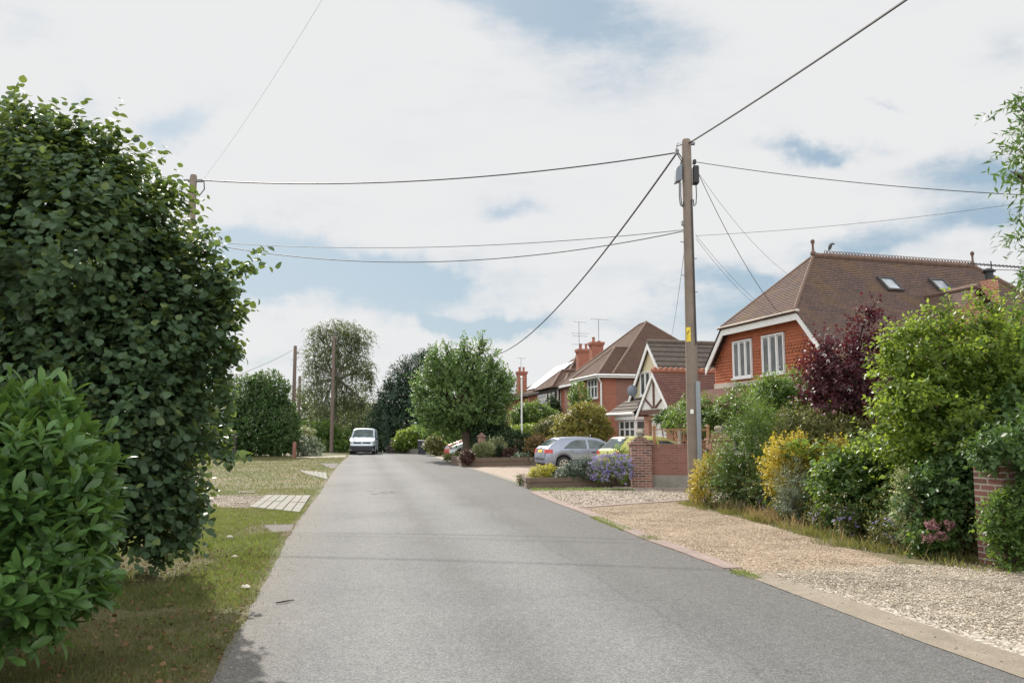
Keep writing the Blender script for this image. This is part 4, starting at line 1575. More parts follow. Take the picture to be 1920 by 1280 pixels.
# bird on the ridge
pb = FA.hit(1557, 473, (0, TC, 0), (0, 1, 0))
b0 = FA.w(pb.x, TC, RZ + .29)
mb = MB()
prof = [(-.15, .012), (-.12, .025), (-.07, .045), (-.01, .06), (.05, .055), (.09, .035), (.115, .03), (.135, .036), (.158, .03), (.175, .012), (.2, .003)]
tilt = 1.1
pts, rad = [], []
for (t, r) in prof:
    a = tilt if t < .1 else tilt - .7 * min(1, (t - .1) / .05)
    pts.append(V(b0.x + t * math.cos(a) * .7, b0.y - t * math.cos(a) * .5, b0.z + .08 + t * math.sin(a)))
    rad.append(r)
mb.tube(pts, rad, 10)
mb.tube([b0 + V(.01, 0, .1), b0 + V(.01, 0, -.04)], .008, 5)
mb.tube([b0 + V(-.02, .02, .1), b0 + V(-.02, .02, -.04)], .008, 5)
tag(mb.build('bird', M['bird'], None, True, angle=180), 'small dark bird perched on the crested ridge of the biggest roof', 'bird')

# ---- garage with the half-timbered gable, joined to the big house
GA = empty('garage', FA.o, FA.a, 'brick garage with half timbered white gable and white door beside the large house', 'garage', 'houses along the right side')
g0 = FA.hit(1193, 775, (-.3, 0, 0), (1, 0, 0))
g1 = FA.hit(1222, 696, (-.3, 0, 0), (1, 0, 0))
tg, zg = g1.y, g1.z
hg = g0.y - tg
zge = g0.z
sl = (zg - zge) / hg
tn_ = tg - hg * 1.15
zne = zg - (tg - tn_) * sl
mb = MB()
tiled_slope(mb, [(-.3, tg, zg), (6.0, tg, zg), (6.0, tn_, zne), (-.3, tn_, zne)], .1, .022, .02)
tiled_slope(mb, [(-.3, tg, zg), (6.0, tg, zg), (6.0, tg + hg + .1, zge - .1 * sl), (-.3, tg + hg + .1, zge - .1 * sl)], .1, .022, .02)
gr = mb.build('roof', M['tile_g'], GA)
mb = MB()
ridge_tiles(mb, (-.3, tg, zg + .02), (6.0, tg, zg + .02), .1, .3)
x = -.3
while x < 3.4:
    mb.lathe([(.1, 0), (.075, .055), (.01, .1)], (x + .15, tg, zg + .1), 7)
    x += .24
mb.build('ridge', M['ridge_red'], gr)
mb = MB()
dl, dr, dh = FA.hit(1216, 800, (0, 0, 0), (1, 0, 0)).y, FA.hit(1249, 800, (0, 0, 0), (1, 0, 0)).y, 2.12
ml, mr_ = tg + hg - .12, tn_ + .25
mb.box(0, .22, dl, ml, 0, zge - .12)
mb.box(0, .22, mr_, dr, 0, zne - .1)
mb.box(.002, .22, dr, dl, dh, zge + .02)
mb.box(.22, 6, mr_, mr_ + .22, 0, zne - .1)
mb.box(.22, 6, ml - .22, ml, 0, zge - .12)
mb.build('wall', M['brick_a'], GA)
MB().prism([(-.2, tg + hg - .12, zge), (-.2, tn_ + .12, zne), (-.2, tg, zg - .08)], (.3, 0, 0)).build('gable_panel', M['render'], GA)
mb = MB()
zt = zge + .03
mb.bar((-.215, tg, zt + .16), (-.215, tg, zg - .25), .05, .13, (1, 0, 0))
mb.bar((-.213, tg + .12, zt + .16), (-.213, tg + hg * .55, zg - hg * .55 * sl - .15), .05, .12, (1, 0, 0))
mb.bar((-.213, tg - .12, zt + .16), (-.213, tg - hg * .55, zg - hg * .55 * sl - .15), .05, .12, (1, 0, 0))
mb.box(-.24, .0, tn_ + .3, tg + hg - .2, zge - .06, zge + .13)
mb.build('timber_frame', M['timber'], GA)
mb = MB()
for sg, te in ((1, tg + hg + .08), (-1, tn_)):
    zz = zg - abs(te - tg) * sl
    mb.obox(V(-.31, tg, zg - .03 - .2), V(0, te - tg, zz - zg), V(0, 0, .2), V(.045, 0, 0))
mb.build('bargeboard', M['white'], GA)
gd = MB()
for i in range(8):
    gd.box(.12, .15 + (.012 if i % 2 else 0), dr + .06, dl - .06, .03 + i * .26, .03 + (i + 1) * .26 - .008)
gd.build('garage_door', M['white'], GA, bevel=.004)
gutter(GA, (-.3, tn_ - .05, zne - .03), (6, tn_ - .05, zne - .03), 'white')
dp = FA.hit(1271, 800, (0, mr_, 0), (0, 1, 0))
MB().tube([(dp.x - .25, mr_ - .2, zne - .1), (dp.x - .2, mr_ - .2, zne - .22), (dp.x, mr_ - .06, zne - .42), (dp.x, mr_ - .06, .02)], .045, 8).build('downpipe', M['white'], GA, True)

# ---- cream gabled bungalow beyond the garage
pB = P(1213, 641, 38.4)
FB = Frame(pB.x + .35 * math.cos(R(16)), pB.y + .35 * math.sin(R(16)), 16)
HB = empty('cream_house', FB.o, FB.a, 'cream gabled house with grey tiled roof, dish and bay window behind the garage', 'house', 'houses along the right side')
zB = pB.z
a1 = FB.hit(1181, 738, (-.35, 0, 0), (1, 0, 0))
a2 = FB.hit(1139, 777, (-.9, 0, 0), (1, 0, 0))
slB = (zB - a1.z) / a1.y
eB = 3.4
mb = MB()
tiled_slope(mb, [(-.35, 0, zB), (9, 0, zB), (9, -eB, zB - eB * slB), (-.35, -eB, zB - eB * slB)], .33, .04, .0)
tiled_slope(mb, [(-.35, 0, zB), (9, 0, zB), (9, a1.y + 1.2, a1.z - 1.2 * slB), (-.35, a1.y + 1.2, a1.z - 1.2 * slB)], .33, .04, .0)
rb = mb.build('roof', M['tile_b'], HB)
mb = MB()
ridge_tiles(mb, (-.35, 0, zB + .02), (9, 0, zB + .02), .12, .45)
mb.build('ridge', M['tile_b'], rb, True)
MB().prism([(-.16, a1.y + .3, a1.z - .4 * slB), (-.16, -eB + .3, zB - (eB - .1) * slB), (-.16, 0, zB - .12)], (.3, 0, 0)).build('gable_wall', M['cream'], HB)
MB().box(.02, 8.8, -eB + .3, a2.y - .35, 0, 2.42).build('wall', M['brick_c'], HB)
mb = MB()
zp0, zp1 = a2.z + .03, a1.z - .12
pe = a1.y + .45
tiled_slope(mb, [(-.95, a2.y, zp0), (-.95, .3, zp0), (-.0, .3, zp1), (-.0, pe, zp1)], .28, .035)
tiled_slope(mb, [(-.95, a2.y, zp0), (1.2, a2.y, zp0), (1.2, pe, zp1), (0, pe, zp1)], .28, .035)
mb.build('pent_roof', M['tile_b'], HB)
mb = MB()
for te in (a1.y + .55, -eB):
    zz = zB - abs(te) * slB
    mb.obox(V(-.36, 0, zB - .05 - .26), V(0, te, zz - zB), V(0, 0, .26), V(.05, 0, 0))
mb.build('bargeboard', M['white'], HB)
gutter(HB, (-1.0, a2.y + .05, zp0 - .05), (-1.0, .3, zp0 - .05), 'white', .075)
wB = [FB.hit(1201, 720, (-.17, 0, 0), (1, 0, 0))]
window(HB, (-.17, wB[0].y, 3.35), (0, -1, 0), (-1, 0, 0), 1.1, 1.15, 2)
b0, b1 = FB.hit(1163, 800, (-.7, 0, 0), (1, 0, 0)), FB.hit(1192, 800, (-.7, 0, 0), (1, 0, 0))
bay = MB().box(-.7, .0, b1.y, b0.y, 0, .75).build('bay_base', M['brick_c'], HB)
window(HB, (-.72, b0.y, .76), (0, -1, 0), (-1, 0, 0), b0.y - b1.y, 1.42, 3, .4, bars=1)
window(HB, (-.0, b0.y + .02, .76), (-1, 0, 0), (0, 1, 0), .68, 1.42, 1, .4, bars=1)
window(HB, (-.7, b1.y - .02, .76), (1, 0, 0), (0, -1, 0), .68, 1.42, 1, .4, bars=1)
MB().box(-.9, .0, b1.y - .15, b0.y + .25, 2.2, zp0 - .13).build('bay_cornice', M['white'], HB, bevel=.03)
dish = FB.hit(1187, 732, (-.55, 0, 0), (1, 0, 0))
mb = MB()
prof = [(.02, -.02), (.13, .0), (.22, .04), (.275, .08), (.265, .09), (.215, .052), (.12, .012), (.02, -.0)]
mb.lathe(prof, (dish.x, dish.y, dish.z), 18, 'y')
mb.tube([(dish.x, dish.y, dish.z), (dish.x + .1, dish.y - .0, dish.z - .45)], .025, 6)
mb.tube([(dish.x, dish.y + .02, dish.z - .25), (dish.x - .05, dish.y + .42, dish.z - .1)], .015, 5)
mb.build('satellite_dish', M['box_grey'], HB, True)


# ---- hipped brick houses further along
def hip_roof(mb, x0, x1, y0, y1, z0, z1, rx0, rx1, ry0, ry1, row=.1, lift=.02, wav=.03):
    """four slopes up to a ridge between (rx0, ry0) and (rx1, ry1)"""
    A, B, C_, D = (x0, y0, z0), (x1, y0, z0), (x1, y1, z0), (x0, y1, z0)
    r0, r1 = (rx0, ry0, z1), (rx1, ry1, z1)
    if abs(rx1 - rx0) > abs(ry1 - ry0):
        polys = [[A, B, r1, r0], [B, C_, r1], [C_, D, r0, r1], [D, A, r0]]
    else:
        polys = [[A, B, r0], [B, C_, r1, r0], [C_, D, r1], [D, A, r0, r1]]
    for p in polys:
        tiled_slope(mb, p, row, lift, wav)
    rt = MB()
    ridge_tiles(rt, r0, r1, .1, .4)
    for c, r in ((A, r0), (B, r1 if abs(rx1 - rx0) > abs(ry1 - ry0) else r0), (C_, r1), (D, r0 if abs(rx1 - rx0) > abs(ry1 - ry0) else r1)):
        ridge_tiles(rt, c, r, .085, .4)
    return rt


pC = P(1128, 703, 48)
FC = Frame(pC.x, pC.y, 12.5)
HC = empty('brick_house', FC.o, FC.a, 'two storey brown brick house with tall hipped roof and white windows', 'house', 'houses along the right side')
zE = 5.0
tL = FC.hit(1059, 760, (.9, 0, 0), (1, 0, 0)).y
tB = FC.hit(1084, 760, (0, 0, 0), (1, 0, 0)).y
pk = FC.hit(1212, 604, (4.6, 0, 0), (1, 0, 0))
mb = MB()
rt = hip_roof(mb, .55, 8.6, -.35, tL + .35, zE + .0, pk.z, 4.6, 4.6, pk.y, pk.y + 1.2)
rC = mb.build('roof', M['tile_c'], HC)
rt.build('ridge', M['ridge_brown'], rC, True)
hb = FC.hit(1164, 648, (1.7, 0, 0), (1, 0, 0))
mb = MB()
rt = hip_roof(mb, -.35, 4.4, -.36, tB + .3, zE - .01, hb.z, 1.7, 3.4, tB / 2, tB / 2)
rC2 = mb.build('bay_roof', M['tile_c'], HC)
rt.build('ridge', M['ridge_brown'], rC2, True)
MB().box(.9, 8.2, .003, tL, 0, zE - .12).build('wall', M['brick_c'], HC)
MB().box(0, .9, 0, tB, 0, zE - .12).build('front_wall', M['brick_d'], HC)
mb = MB()
mb.box(-.36, 8.3, -.37, -.33, zE - .2, zE - .03)
mb.box(-.37, -.33, -.33, tB + .3, zE - .2, zE - .03)
mb.box(.54, .58, tB + .33, tL + .3, zE - .2, zE - .03)
mb.box(-.33, 8.3, -.33, .02, zE - .2, zE - .16)
mb.build('fascia', M['white'], HC)
gutter(HC, (-.42, -.42, zE - .05), (8.3, -.42, zE - .05), 'white')
gutter(HC, (-.42, -.42, zE - .05), (-.42, tB + .35, zE - .05), 'white')
MB().tube([(-.38, -.4, zE - .1), (-.3, -.3, zE - .25), (-.06, -.06, zE - .5), (-.06, -.06, .05)], .05, 8).build('downpipe', M['white'], HC, True)
c0, c1 = FC.hit(1103, 748, (0, 0, 0), (1, 0, 0)), FC.hit(1121, 709, (0, 0, 0), (1, 0, 0))
window(HC, (-.01, c0.y, c0.z), (0, -1, 0), (-1, 0, 0), c0.y - c1.y, c1.z - c0.z, 3, .45)
window(HC, (-.01, c0.y, .8), (0, -1, 0), (-1, 0, 0), c0.y - c1.y, 1.4, 3, .45)
d0, d1 = FC.hit(1073, 745, (.9, 0, 0), (1, 0, 0)), FC.hit(1088, 716, (.9, 0, 0), (1, 0, 0))
window(HC, (.89, d0.y, c0.z), (0, -1, 0), (-1, 0, 0), max(1.2, d0.y - d1.y), c1.z - c0.z, 3, .45)
ch = FC.hit(1118, 660, (0, tL - .1, 0), (0, 1, 0))
yC = FC.w(ch.x, tL, 0).y
zt = lambda py, Y: EYE + (811 - py) * Y / FPX
chimney(HC, (ch.x, tL - .1), .85, .7, 3.0, zt(642, yC), 'brick_d', [(-.2, 0, .38), (.22, 0, .12)], (.2, .0, 1.75, [(1.7, R(10), 1.5, 6)]))

pD = P(1061, 727, 60)
FD = Frame(pD.x, pD.y, 11)
HD = empty('half_timbered_house', FD.o, FD.a, 'red brick house with dark half timbered bay and pale solar panels on the roof', 'house', 'houses along the right side')
zD = zt(725, 60.5)
tD = FD.hit(990, 760, (0, 0, 0), (1, 0, 0)).y
pr = FD.hit(1082, 664, (4.2, 0, 0), (1, 0, 0))
mb = MB()
rt = hip_roof(mb, -.35, 8.4, -.35, tD + .35, zD, pr.z, 4.2, 4.2, max(2.5, pr.y), tD - 4)
rD = mb.build('roof', M['tile_c'], HD)
rt.build('ridge', M['ridge_brown'], rD, True)
MB().box(0, 8, 0, tD, 0, zD - .1).build('wall', M['brick_d'], HD)
mb = MB()
mb.box(-.36, -.32, -.36, tD + .36, zD - .18, zD - .02)
mb.box(-.32, 8.3, -.36, -.32, zD - .18, zD - .02)
mb.build('fascia', M['fascia_dark'], HD)
t0, t1 = FD.hit(1025, 750, (-.5, 0, 0), (1, 0, 0)).y, FD.hit(1040, 750, (-.5, 0, 0), (1, 0, 0)).y
u0 = FD.hit(1008, 750, (-.5, 0, 0), (1, 0, 0)).y
mb = MB()
mb.box(-.45, .02, t1, u0, 2.55, zD - .19)
bayD = mb.build('half_timbered_bay', M['render'], HD)
mb = MB()
for y in np.linspace(t1, u0, 6):
    mb.box(-.5, -.44, y - .09, y + .09, 2.55, zD - .2)
for z in (2.55, 3.3, zD - .34):
    mb.box(-.49, -.445, t1, u0, z, z + .14)
for x in (-.4, -.15):
    mb.box(x - .05, x + .05, t1 - .04, t1 + .01, 2.55, zD - .2)
mb.build('timber_frame', M['black_timber'], bayD)
window(HD, (-.5, u0 - .3, 3.45), (0, -1, 0), (-1, 0, 0), (u0 - t1) * .5, 1.15, 4, .35)
mb = MB()
rt = hip_roof(mb, -.8, 2.2, t1 - .3, u0 + .3, zD + .01, zD + 1.5, .8, 2.0, (t1 + u0) / 2, (t1 + u0) / 2)
rD2 = mb.build('bay_roof', M['tile_c'], HD)
rt.build('ridge', M['ridge_brown'], rD2, True)
window(HD, (-.01, t1 + 7, 3.2), (0, -1, 0), (-1, 0, 0), 1.6, 1.2, 3, .35, frame='black_timber')
# solar panels laid on the slope that faces the road
sn = (pr.z - zD) / 4.55
nD = V(-sn, 0, 1).normalized()
uD = V(1, 0, sn).normalized()
qa = FD.hit(1001, 725, (-.35, 0, zD), nD)
qb = FD.hit(1050, 690, (-.35, 0, zD), nD)
mb = MB()
y0 = max(3.6, u0 + .5)
for r in range(2):
    for k in range(6):
        o = V(-.35, 0, zD) + uD * (.5 + r * 1.75) + V(0, y0 + k * 1.02, 0) + nD * .09
        mb.obox(o, uD * 1.7, V(0, 1.0, 0), nD * .04)
mb.build('solar_panel', M['panel'], rD)
cd = FD.hit(1094, 680, (0, 3.0, 0), (0, 1, 0))
chimney(HD, (cd.x, 3.0), 1.0, .7, 3.0, zt(655, FD.w(cd.x, 3, 0).y), 'brick_d', [(-.22, 0, .45), (.22, 0, .45)],
        (-.42, -.3, 2.1, [(2.1, R(20), 1.2, 5), (1.2, R(0), 1.4, 2), (1.0, R(8), 1.3, 2), (.35, R(170), .9, 4)]))

FE = Frame(*FD.w(0, tD + 2.2, 0).to_2d(), 11)
HE = empty('far_brick_house', FE.o, FE.a, 'furthest red brick house with dark tiled roof, partly hidden by the street tree', 'house', 'houses along the right side')
mb = MB()
rt = hip_roof(mb, -.35, 8.4, -.35, 9.3, zD - .1, zt(692, 72), 4.2, 4.2, 2.5, 6)
rE = mb.build('roof', M['tile_c'], HE)
rt.build('ridge', M['ridge_brown'], rE, True)
MB().box(0, 8, 0, 9, 0, zD - .2).build('wall', M['brick_d'], HE)
window(HE, (-.01, 3.2, 3.0), (0, -1, 0), (-1, 0, 0), 1.8, 1.25, 3, .35, frame='black_timber')
window(HE, (-.01, 3.2, .9), (0, -1, 0), (-1, 0, 0), 1.8, 1.35, 3, .35, frame='black_timber')
MB().box(-.36, -.32, -.36, 9.3, zD - .28, zD - .1).build('fascia', M['fascia_dark'], HE)
ce_ = FE.hit(978, 700, (0, 4.2, 0), (0, 1, 0))
chimney(HE, (ce_.x, 4.2), .9, .7, 3.0, zt(697, FE.w(ce_.x, 4.2, 0).y), 'brick_d', [(-.2, 0, .45), (.2, 0, .45)], (-.1, -.2, 1.3, [(1.3, R(25), 1.1, 4)]))

# ------------------------------------------------------------------ garden walls, piers, beds
def pier(px, Y, w, h, mat, label, ball=True, base_y=None, group='brick gate piers', rz=0.0, steps=True):
    c = P(px, 811, Y)
    e = empty('brick_pier', (c.x, Y, 0), rz, label, 'pier', group)
    MB().box(-w / 2, w / 2, -w / 2, w / 2, 0, h).build('shaft', M[mat], e)
    mb = MB()
    z = h + .002
    if steps:
        mb.box(-w / 2 - .04, w / 2 + .04, -w / 2 - .04, w / 2 + .04, z, z + .075)
        mb.box(-w / 2 + .06, w / 2 - .06, -w / 2 + .06, w / 2 - .06, z + .077, z + .15)
        mb.box(-w / 2 + .13, w / 2 - .13, -w / 2 + .13, w / 2 - .13, z + .152, z + .22)
        z += .222
    else:
        mb.box(-w / 2 - .04, w / 2 + .04, -w / 2 - .04, w / 2 + .04, z, z + .08)
    mb.build('cap', M[mat], e, bevel=.008)
    if ball:
        MB().lathe([(.06, 0), (.12, .02), (.13, .04), (.07, .06), (.1, .085), (.125, .13), (.11, .185), (.06, .215), (.01, .225)], (0, 0, z), 16).build('ball', M['grey_stone'], e, True)
    return e


pier(1200, 24.6, .6, 1.24, 'brick_pier', 'weathered brick pier with mossy ball cap beside the purple flowers')
pier(1347, 24.2, .62, 1.36, 'brick_wall', 'stepped brick pier with pale ball cap just right of the tall pole')
pier(1470, 21.5, .6, 1.28, 'brick_wall', 'flat capped pinkish pier half hidden above the golden shrub', ball=False)
pier(903, 44.5, .4, 1.38, 'brick_pier', 'distant plain brick pier beside the street tree trunk', ball=False)
pier(1872, 10.15, .42, 1.22, 'brick_dark', 'old brown brick pier among leaves at the right edge', ball=False, rz=R(14), steps=False)

c1, c2 = P(1200, 811, 24.6), P(1347, 811, 24.2)
e = empty('garden_wall', (c1.x, 24.6, 0), math.atan2(24.2 - 24.6, c2.x - c1.x), 'red brick garden wall with cement plinth between the two ball capped piers', 'wall')
L = c2.x - c1.x
MB().box(.302, L - .31, -.1, .1, .36, 1.16).build('brickwork', M['brick_wall'], e)
MB().box(.304, L - .312, -.13, .13, 0, .36).build('plinth', M['plinth'], e)
mb = MB()
k, x = 0, .31
rr_ = random.Random(5)
while x < L - .38:
    mb.box(x, x + .066, -.112, .112, 1.162, 1.27 + rr_.uniform(-.004, .004))
    x += .075
mb.build('brick_coping', M['brick_wall'], e)
er = empty('railing', (c1.x, 24.6 + .02, 0), e.rotation_euler.z, 'rusty metal railing with two posts standing on the red garden wall', 'railing')
for x in (.42, 1.98):
    MB().lathe([(.045, 1.271), (.045, 1.75), (.06, 1.76), (.06, 1.8), (.03, 1.83)], (x, 0, 0), 10).build('post', M['rust'], er, True)
mb = MB()
for z in (1.36, 1.66, 1.70):
    mb.box(.31, L - .3, -.012, .012, z, z + .022)
x = .5
while x < L - .35:
    mb.tube([(x, 0, 1.365), (x, 0, 1.7)], .009, 6)
    x += .155
mb.build('railing_panel', M['rust'], er)

# low wall running along the back of the planting, up to the near pier
pts = [P(1372, 811, 23.9), P(1470, 811, 21.5), V(6.45, 15.5, 0), V(6.3, 12.0, 0), P(1868, 811, 10.35)]
mb = MB()
for a, b in zip(pts[:-1], pts[1:]):
    a, b = V(a.x, a.y, 0), V(b.x, b.y, 0)
    mb.bar((a.x, a.y, .33), (b.x, b.y, .33), .215, .66)
tag(mb.build('low_wall', M['brick_dark']), 'low brown brick wall behind the planting, ending at the right hand pier', 'wall')


def sleeper_bed(name, pts, h, label):
    """raised bed: two courses of timber round it, filled with soil"""
    p0 = V(*pts[0], 0)
    e = empty(name, p0, 0, label, 'flower bed')
    q = [V(*p, 0) - p0 for p in pts]
    for z0, z1, off in ((0, h * .55, 0), (h * .555, h, .02)):
        for i in range(len(q) - 1):
            a, b = q[i], q[i + 1]
            d = (b - a).normalized()
            n_ = V(d.y, -d.x, 0) * off
            MB().bar(a + n_ + Z3 * (z0 + z1) / 2 - d * .07, b + n_ + Z3 * (z0 + z1) / 2 - d * .078, .15, z1 - z0).build('sleeper', M['sleeper'], e, bevel=.012)
    o = MB().prism([(v.x, v.y, .0) for v in q], (0, 0, h - .07)).build('soil', M['soil'], e)
    return e


b1, b2 = xy(993, 916), xy(1182, 911)
bl = xy(979, 907)
sleeper_bed('raised_bed', [bl, b1, b2, (b2[0] + .1, b2[1] + 2.2), (bl[0] + .3, bl[1] + 1.2)], .32, 'timber edged flower bed with purple asters in front of the parked cars')
f0, f1 = xy(868, 875), xy(1012, 872.5)
sleeper_bed('raised_bed', [(f0[0] - .75, f0[1] + 4), f0, f1, (f1[0] + .5, f1[1] + 6), (f0[0] + 1, f0[1] + 7)], .42, 'further timber edged bed round the street tree foot')

# ------------------------------------------------------------------ poles and cables


def pole(px, Y, top_py, r0, r1, label, mat='pole', lean=0.0, at_top=False):
    b = P(px, top_py if at_top else 811, Y)
    z0 = gz(Y)
    top = P(px, top_py, Y).z
    e = empty('telegraph_pole', (b.x, Y, z0), 0, label, 'pole', 'wooden telegraph poles')
    H = top - z0
    MB().tube([(lean * t, 0, t * H) for t in (0, .25, .5, .75, .992, 1)], [r0, r0 * .95 + r1 * .05, (r0 + r1) / 2, r1 * 1.08, r1, r1 * .8], 16).build('shaft', M[mat], e, True)
    return e, H


PX, PY = P(1300, 811, 19.0).x, 19.0
pe, H = pole(1300, 19.0, 262, .148, .112, 'tall wooden pole with grey boxes and yellow sign, nearest on the right')
TOP = Vector((PX, PY, H))
mb = MB()
mb.hexa([(-.3, -.12, H - 1.08), (-.14, -.12, H - 1.02), (-.14, .13, H - 1.02), (-.3, .13, H - 1.08), (-.27, -.1, H - .72), (-.12, -.1, H - .6), (-.12, .1, H - .6), (-.27, .1, H - .72)])
mb.build('junction_box', M['box_grey'], pe, bevel=.02)
MB().box(.13, .27, -.11, .12, H - 1.1, H - .66).build('junction_box', M['black'], pe, bevel=.03)
MB().box(.14, .22, -.05, .05, H - .6, H - .5).build('insulator', M['black'], pe, bevel=.01)
mb = MB()
mb.tube([(-.1, 0, H - .12), (-.22, 0, H - .16), (-.24, 0, H - .26)], .014, 6)
mb.tube([(-.24, 0, H - .16), (-.2, .0, H - .08), (-.14, 0, H - .1)], .01, 6)
mb.box(-.27, -.19, -.04, .04, H - .36, H - .25)
mb.build('bracket', M['aluminium'], pe)
MB().box(.1, .2, -.04, .04, H - .13, H - .07).build('bracket', M['aluminium'], pe)
MB().box(-.16, -.1, -.05, .05, H - 2.1, H - 2.0).build('bracket', M['aluminium'], pe)
mb = MB()
for dx in (0, .035):
    mb.tube([(-.2 + dx, -.05, H - 1.07), (-.21 + dx, -.06, H - 1.4), (-.19 + dx, -.06, H - 1.62), (-.14, -.08, H - 1.68), (-.12, -.11, H - 1.55)], .013, 6)
mb.tube([(.2, -.03, H - 1.1), (.2, -.05, H - 1.4), (.18, -.06, H - 1.6), (.13, -.08, H - 1.66), (.11, -.1, H - 1.5)], .013, 6)
mb.tube([(-.25, 0, H - .3), (-.14, -.06, H - .55), (-.2, -.03, H - .72)], .013, 6)
mb.tube([(-.2, .0, H - .32), (-.12, -.08, H - .5), (-.16, -.05, H - .66)], .013, 6)
mb.tube([(.07, -.115, H - 1.5), (.075, -.125, H - 3), (.085, -.135, H - 4.95)], .017, 6)
mb.build('cable_loop', M['cable'], pe, True)
mb = MB()
cvz = zt(716, 19)
mb.obox((.045, -.2, .0), (.1, .0, 0), (0, .09, 0), (0, 0, cvz))
mb.build('cable_cover', M['grey_plastic'], pe, bevel=.012)
sy0, sy1 = zt(641, 19), zt(614, 19)
mb = MB()
n = 6
for (za, zb_) in ((sy0, sy0 + .12), (sy0 + .125, sy1)):
    for i in range(n):
        t0, t1 = R(205 + 50 * i / n), R(205 + 50 * (i + 1) / n)
        r = .133
        mb.add([(r * math.cos(t0), r * math.sin(t0), za), (r * math.cos(t1), r * math.sin(t1), za), (r * math.cos(t1), r * math.sin(t1), zb_), (r * math.cos(t0), r * math.sin(t0), zb_),
                ((r + .006) * math.cos(t0), (r + .006) * math.sin(t0), za), ((r + .006) * math.cos(t1), (r + .006) * math.sin(t1), za), ((r + .006) * math.cos(t1), (r + .006) * math.sin(t1), zb_), ((r + .006) * math.cos(t0), (r + .006) * math.sin(t0), zb_)],
               [(4, 5, 6, 7), (0, 3, 2, 1), (0, 1, 5, 4), (3, 7, 6, 2), (0, 4, 7, 3), (1, 2, 6, 5)])
sg = mb.build('warning_sign', M['yellow'], pe)
# the black warning figure: a bolt beside a falling man, cut from thin plate
ang = R(230)
ca, sa = math.cos(ang), math.sin(ang)


def on_sign(u, z, r=.1405):
    a = ang + u / r
    return (r * math.cos(a), r * math.sin(a), z)


mb = MB()
zc = sy0 + .2
for poly in ([(.03, .07), (-.004, .015), (.012, .015), (-.012, -.05), (.036, .03), (.018, .03), (.04, .07)], [(-.045, .0), (-.03, .02), (-.01, -.01), (-.02, -.05), (-.032, -.05), (-.026, -.015)], [(-.03, .03), (-.02, .042), (-.01, .03), (-.02, .02)]):
    mb.poly([on_sign(u, zc + z) for u, z in poly])
    mb.poly([on_sign(u, sy0 + .03 + .012 * k) for k in range(1) for u in ()]) if False else None
for k in range(3):
    mb.poly([on_sign(-.04, sy0 + .03 + .028 * k), on_sign(.03 - .012 * k, sy0 + .03 + .028 * k), on_sign(.03 - .012 * k, sy0 + .04 + .028 * k), on_sign(-.04, sy0 + .04 + .028 * k)])
mb.build('sign_mark', M['black'], sg)
zi = zt(772, 19)
MB().obox((-.09, -.155, zi - .05), (.07, -.02, 0), (0, .012, 0), (0, 0, .1)).build('number_tag', M['plate_white'], pe)
for k, z in enumerate((H - 2.5, H - 2.9, H - 3.3, H - 3.7)):
    s = 1 if k % 2 else -1
    MB().tube([(s * .1, .02, z), (s * .19, .03, z + .01)], .01, 6).build('step_bolt', M['aluminium'], pe)

LPY = 22.5
pl, HL = pole(363, LPY, 328, .125, .095, 'wooden pole rising behind the dark hazel on the left', at_top=True)
LTOP = Vector((P(366, 328, LPY).x, LPY, HL))
mb = MB()
mb.tube([(.1, 0, HL - .16), (.3, 0, HL - .18), (.33, -.02, HL - .42), (.2, -.04, HL - .62), (.08, -.05, HL - .5)], .018, 6)
mb.tube([(.1, 0, HL - .16), (.45, 0, HL - .17)], .016, 6)
mb.build('cable_loop', M['cable'], pl, True)
MB().box(-.26, .26, -.05, .05, HL - .2, HL - .14).build('bracket', M['aluminium'], pl)
pole(622, 71, 628, .16, .12, 'long bare reddish pole standing in front of the birch', 'pole_dark')
p3, H3 = pole(549, 60, 648, .14, .12, 'short looking pole rising behind the round clipped hedge', 'pole_dark')
MB().box(-.05, .25, -.05, .05, H3 - .55, H3 - .45).build('bracket', M['aluminium'], p3)
pole(559, 84, 705, .16, .13, 'thin pole half lost in the birch leaves beyond the hedge', 'pole_dark')


def cable(a, b, sag, r, label, n=28, group='overhead cables', mat='cable'):
    a, b = Vector(a), Vector(b)
    pts = []
    for i in range(n + 1):
        t = i / n
        p = a.lerp(b, t)
        p.z -= sag * 4 * t * (1 - t)
        pts.append(p)
    o = MB().tube(pts, r, 6).build('cable', M[mat], None, True, uv=False)
    return tag(o, label, 'cable', group)


q1 = P(1683, 0, 11.5)
d1 = (q1 - (TOP + V(.05, 0, -.12)))
cable(TOP + V(.05, -.1, -.12), q1 + d1 * 2.2 + V(0, 0, .55), .32, .021, 'thick black cable running from the tall pole top out over the upper right corner')
q2 = P(905, 668, 60)
cable(TOP + V(-.2, 0, -.28), q2, 1.35, .024, 'thick cable swooping down from the tall pole to behind the street tree', 40)
cable(TOP + V(-.28, 0, -.33), LTOP + V(.4, 0, -.17), .34, .017, 'heavy upper cable spanning the road between the two tall poles')
pr_ = P(1282, 431, 19.0)
pl_ = P(372, 452, LPY)
cable(pr_, pl_, .3, .008, 'thin lower cable across the road, higher of the twin pair')
cable(pr_ + V(0, .05, -.02), pl_ + V(0, 0, -.02), .66, .011, 'thin lower cable across the road, more sagging of the twin pair')
cable(TOP + V(.15, 0, -.55), P(1465, 592, 25.6), .35, .008, 'drop wire from the tall pole down to the white gable fascia')
cable(TOP + V(.15, .05, -.6), P(1525, 540, 28), .5, .004, 'faint wire from the tall pole towards the ridge of the tiled house')
cable(P(1304, 440, 19), P(1425, 570, 27), .1, .004, 'upper of two faint wires slanting behind the tall pole')
cable(P(1304, 446, 19), P(1418, 572, 27), .12, .004, 'lower of two faint wires slanting behind the tall pole')
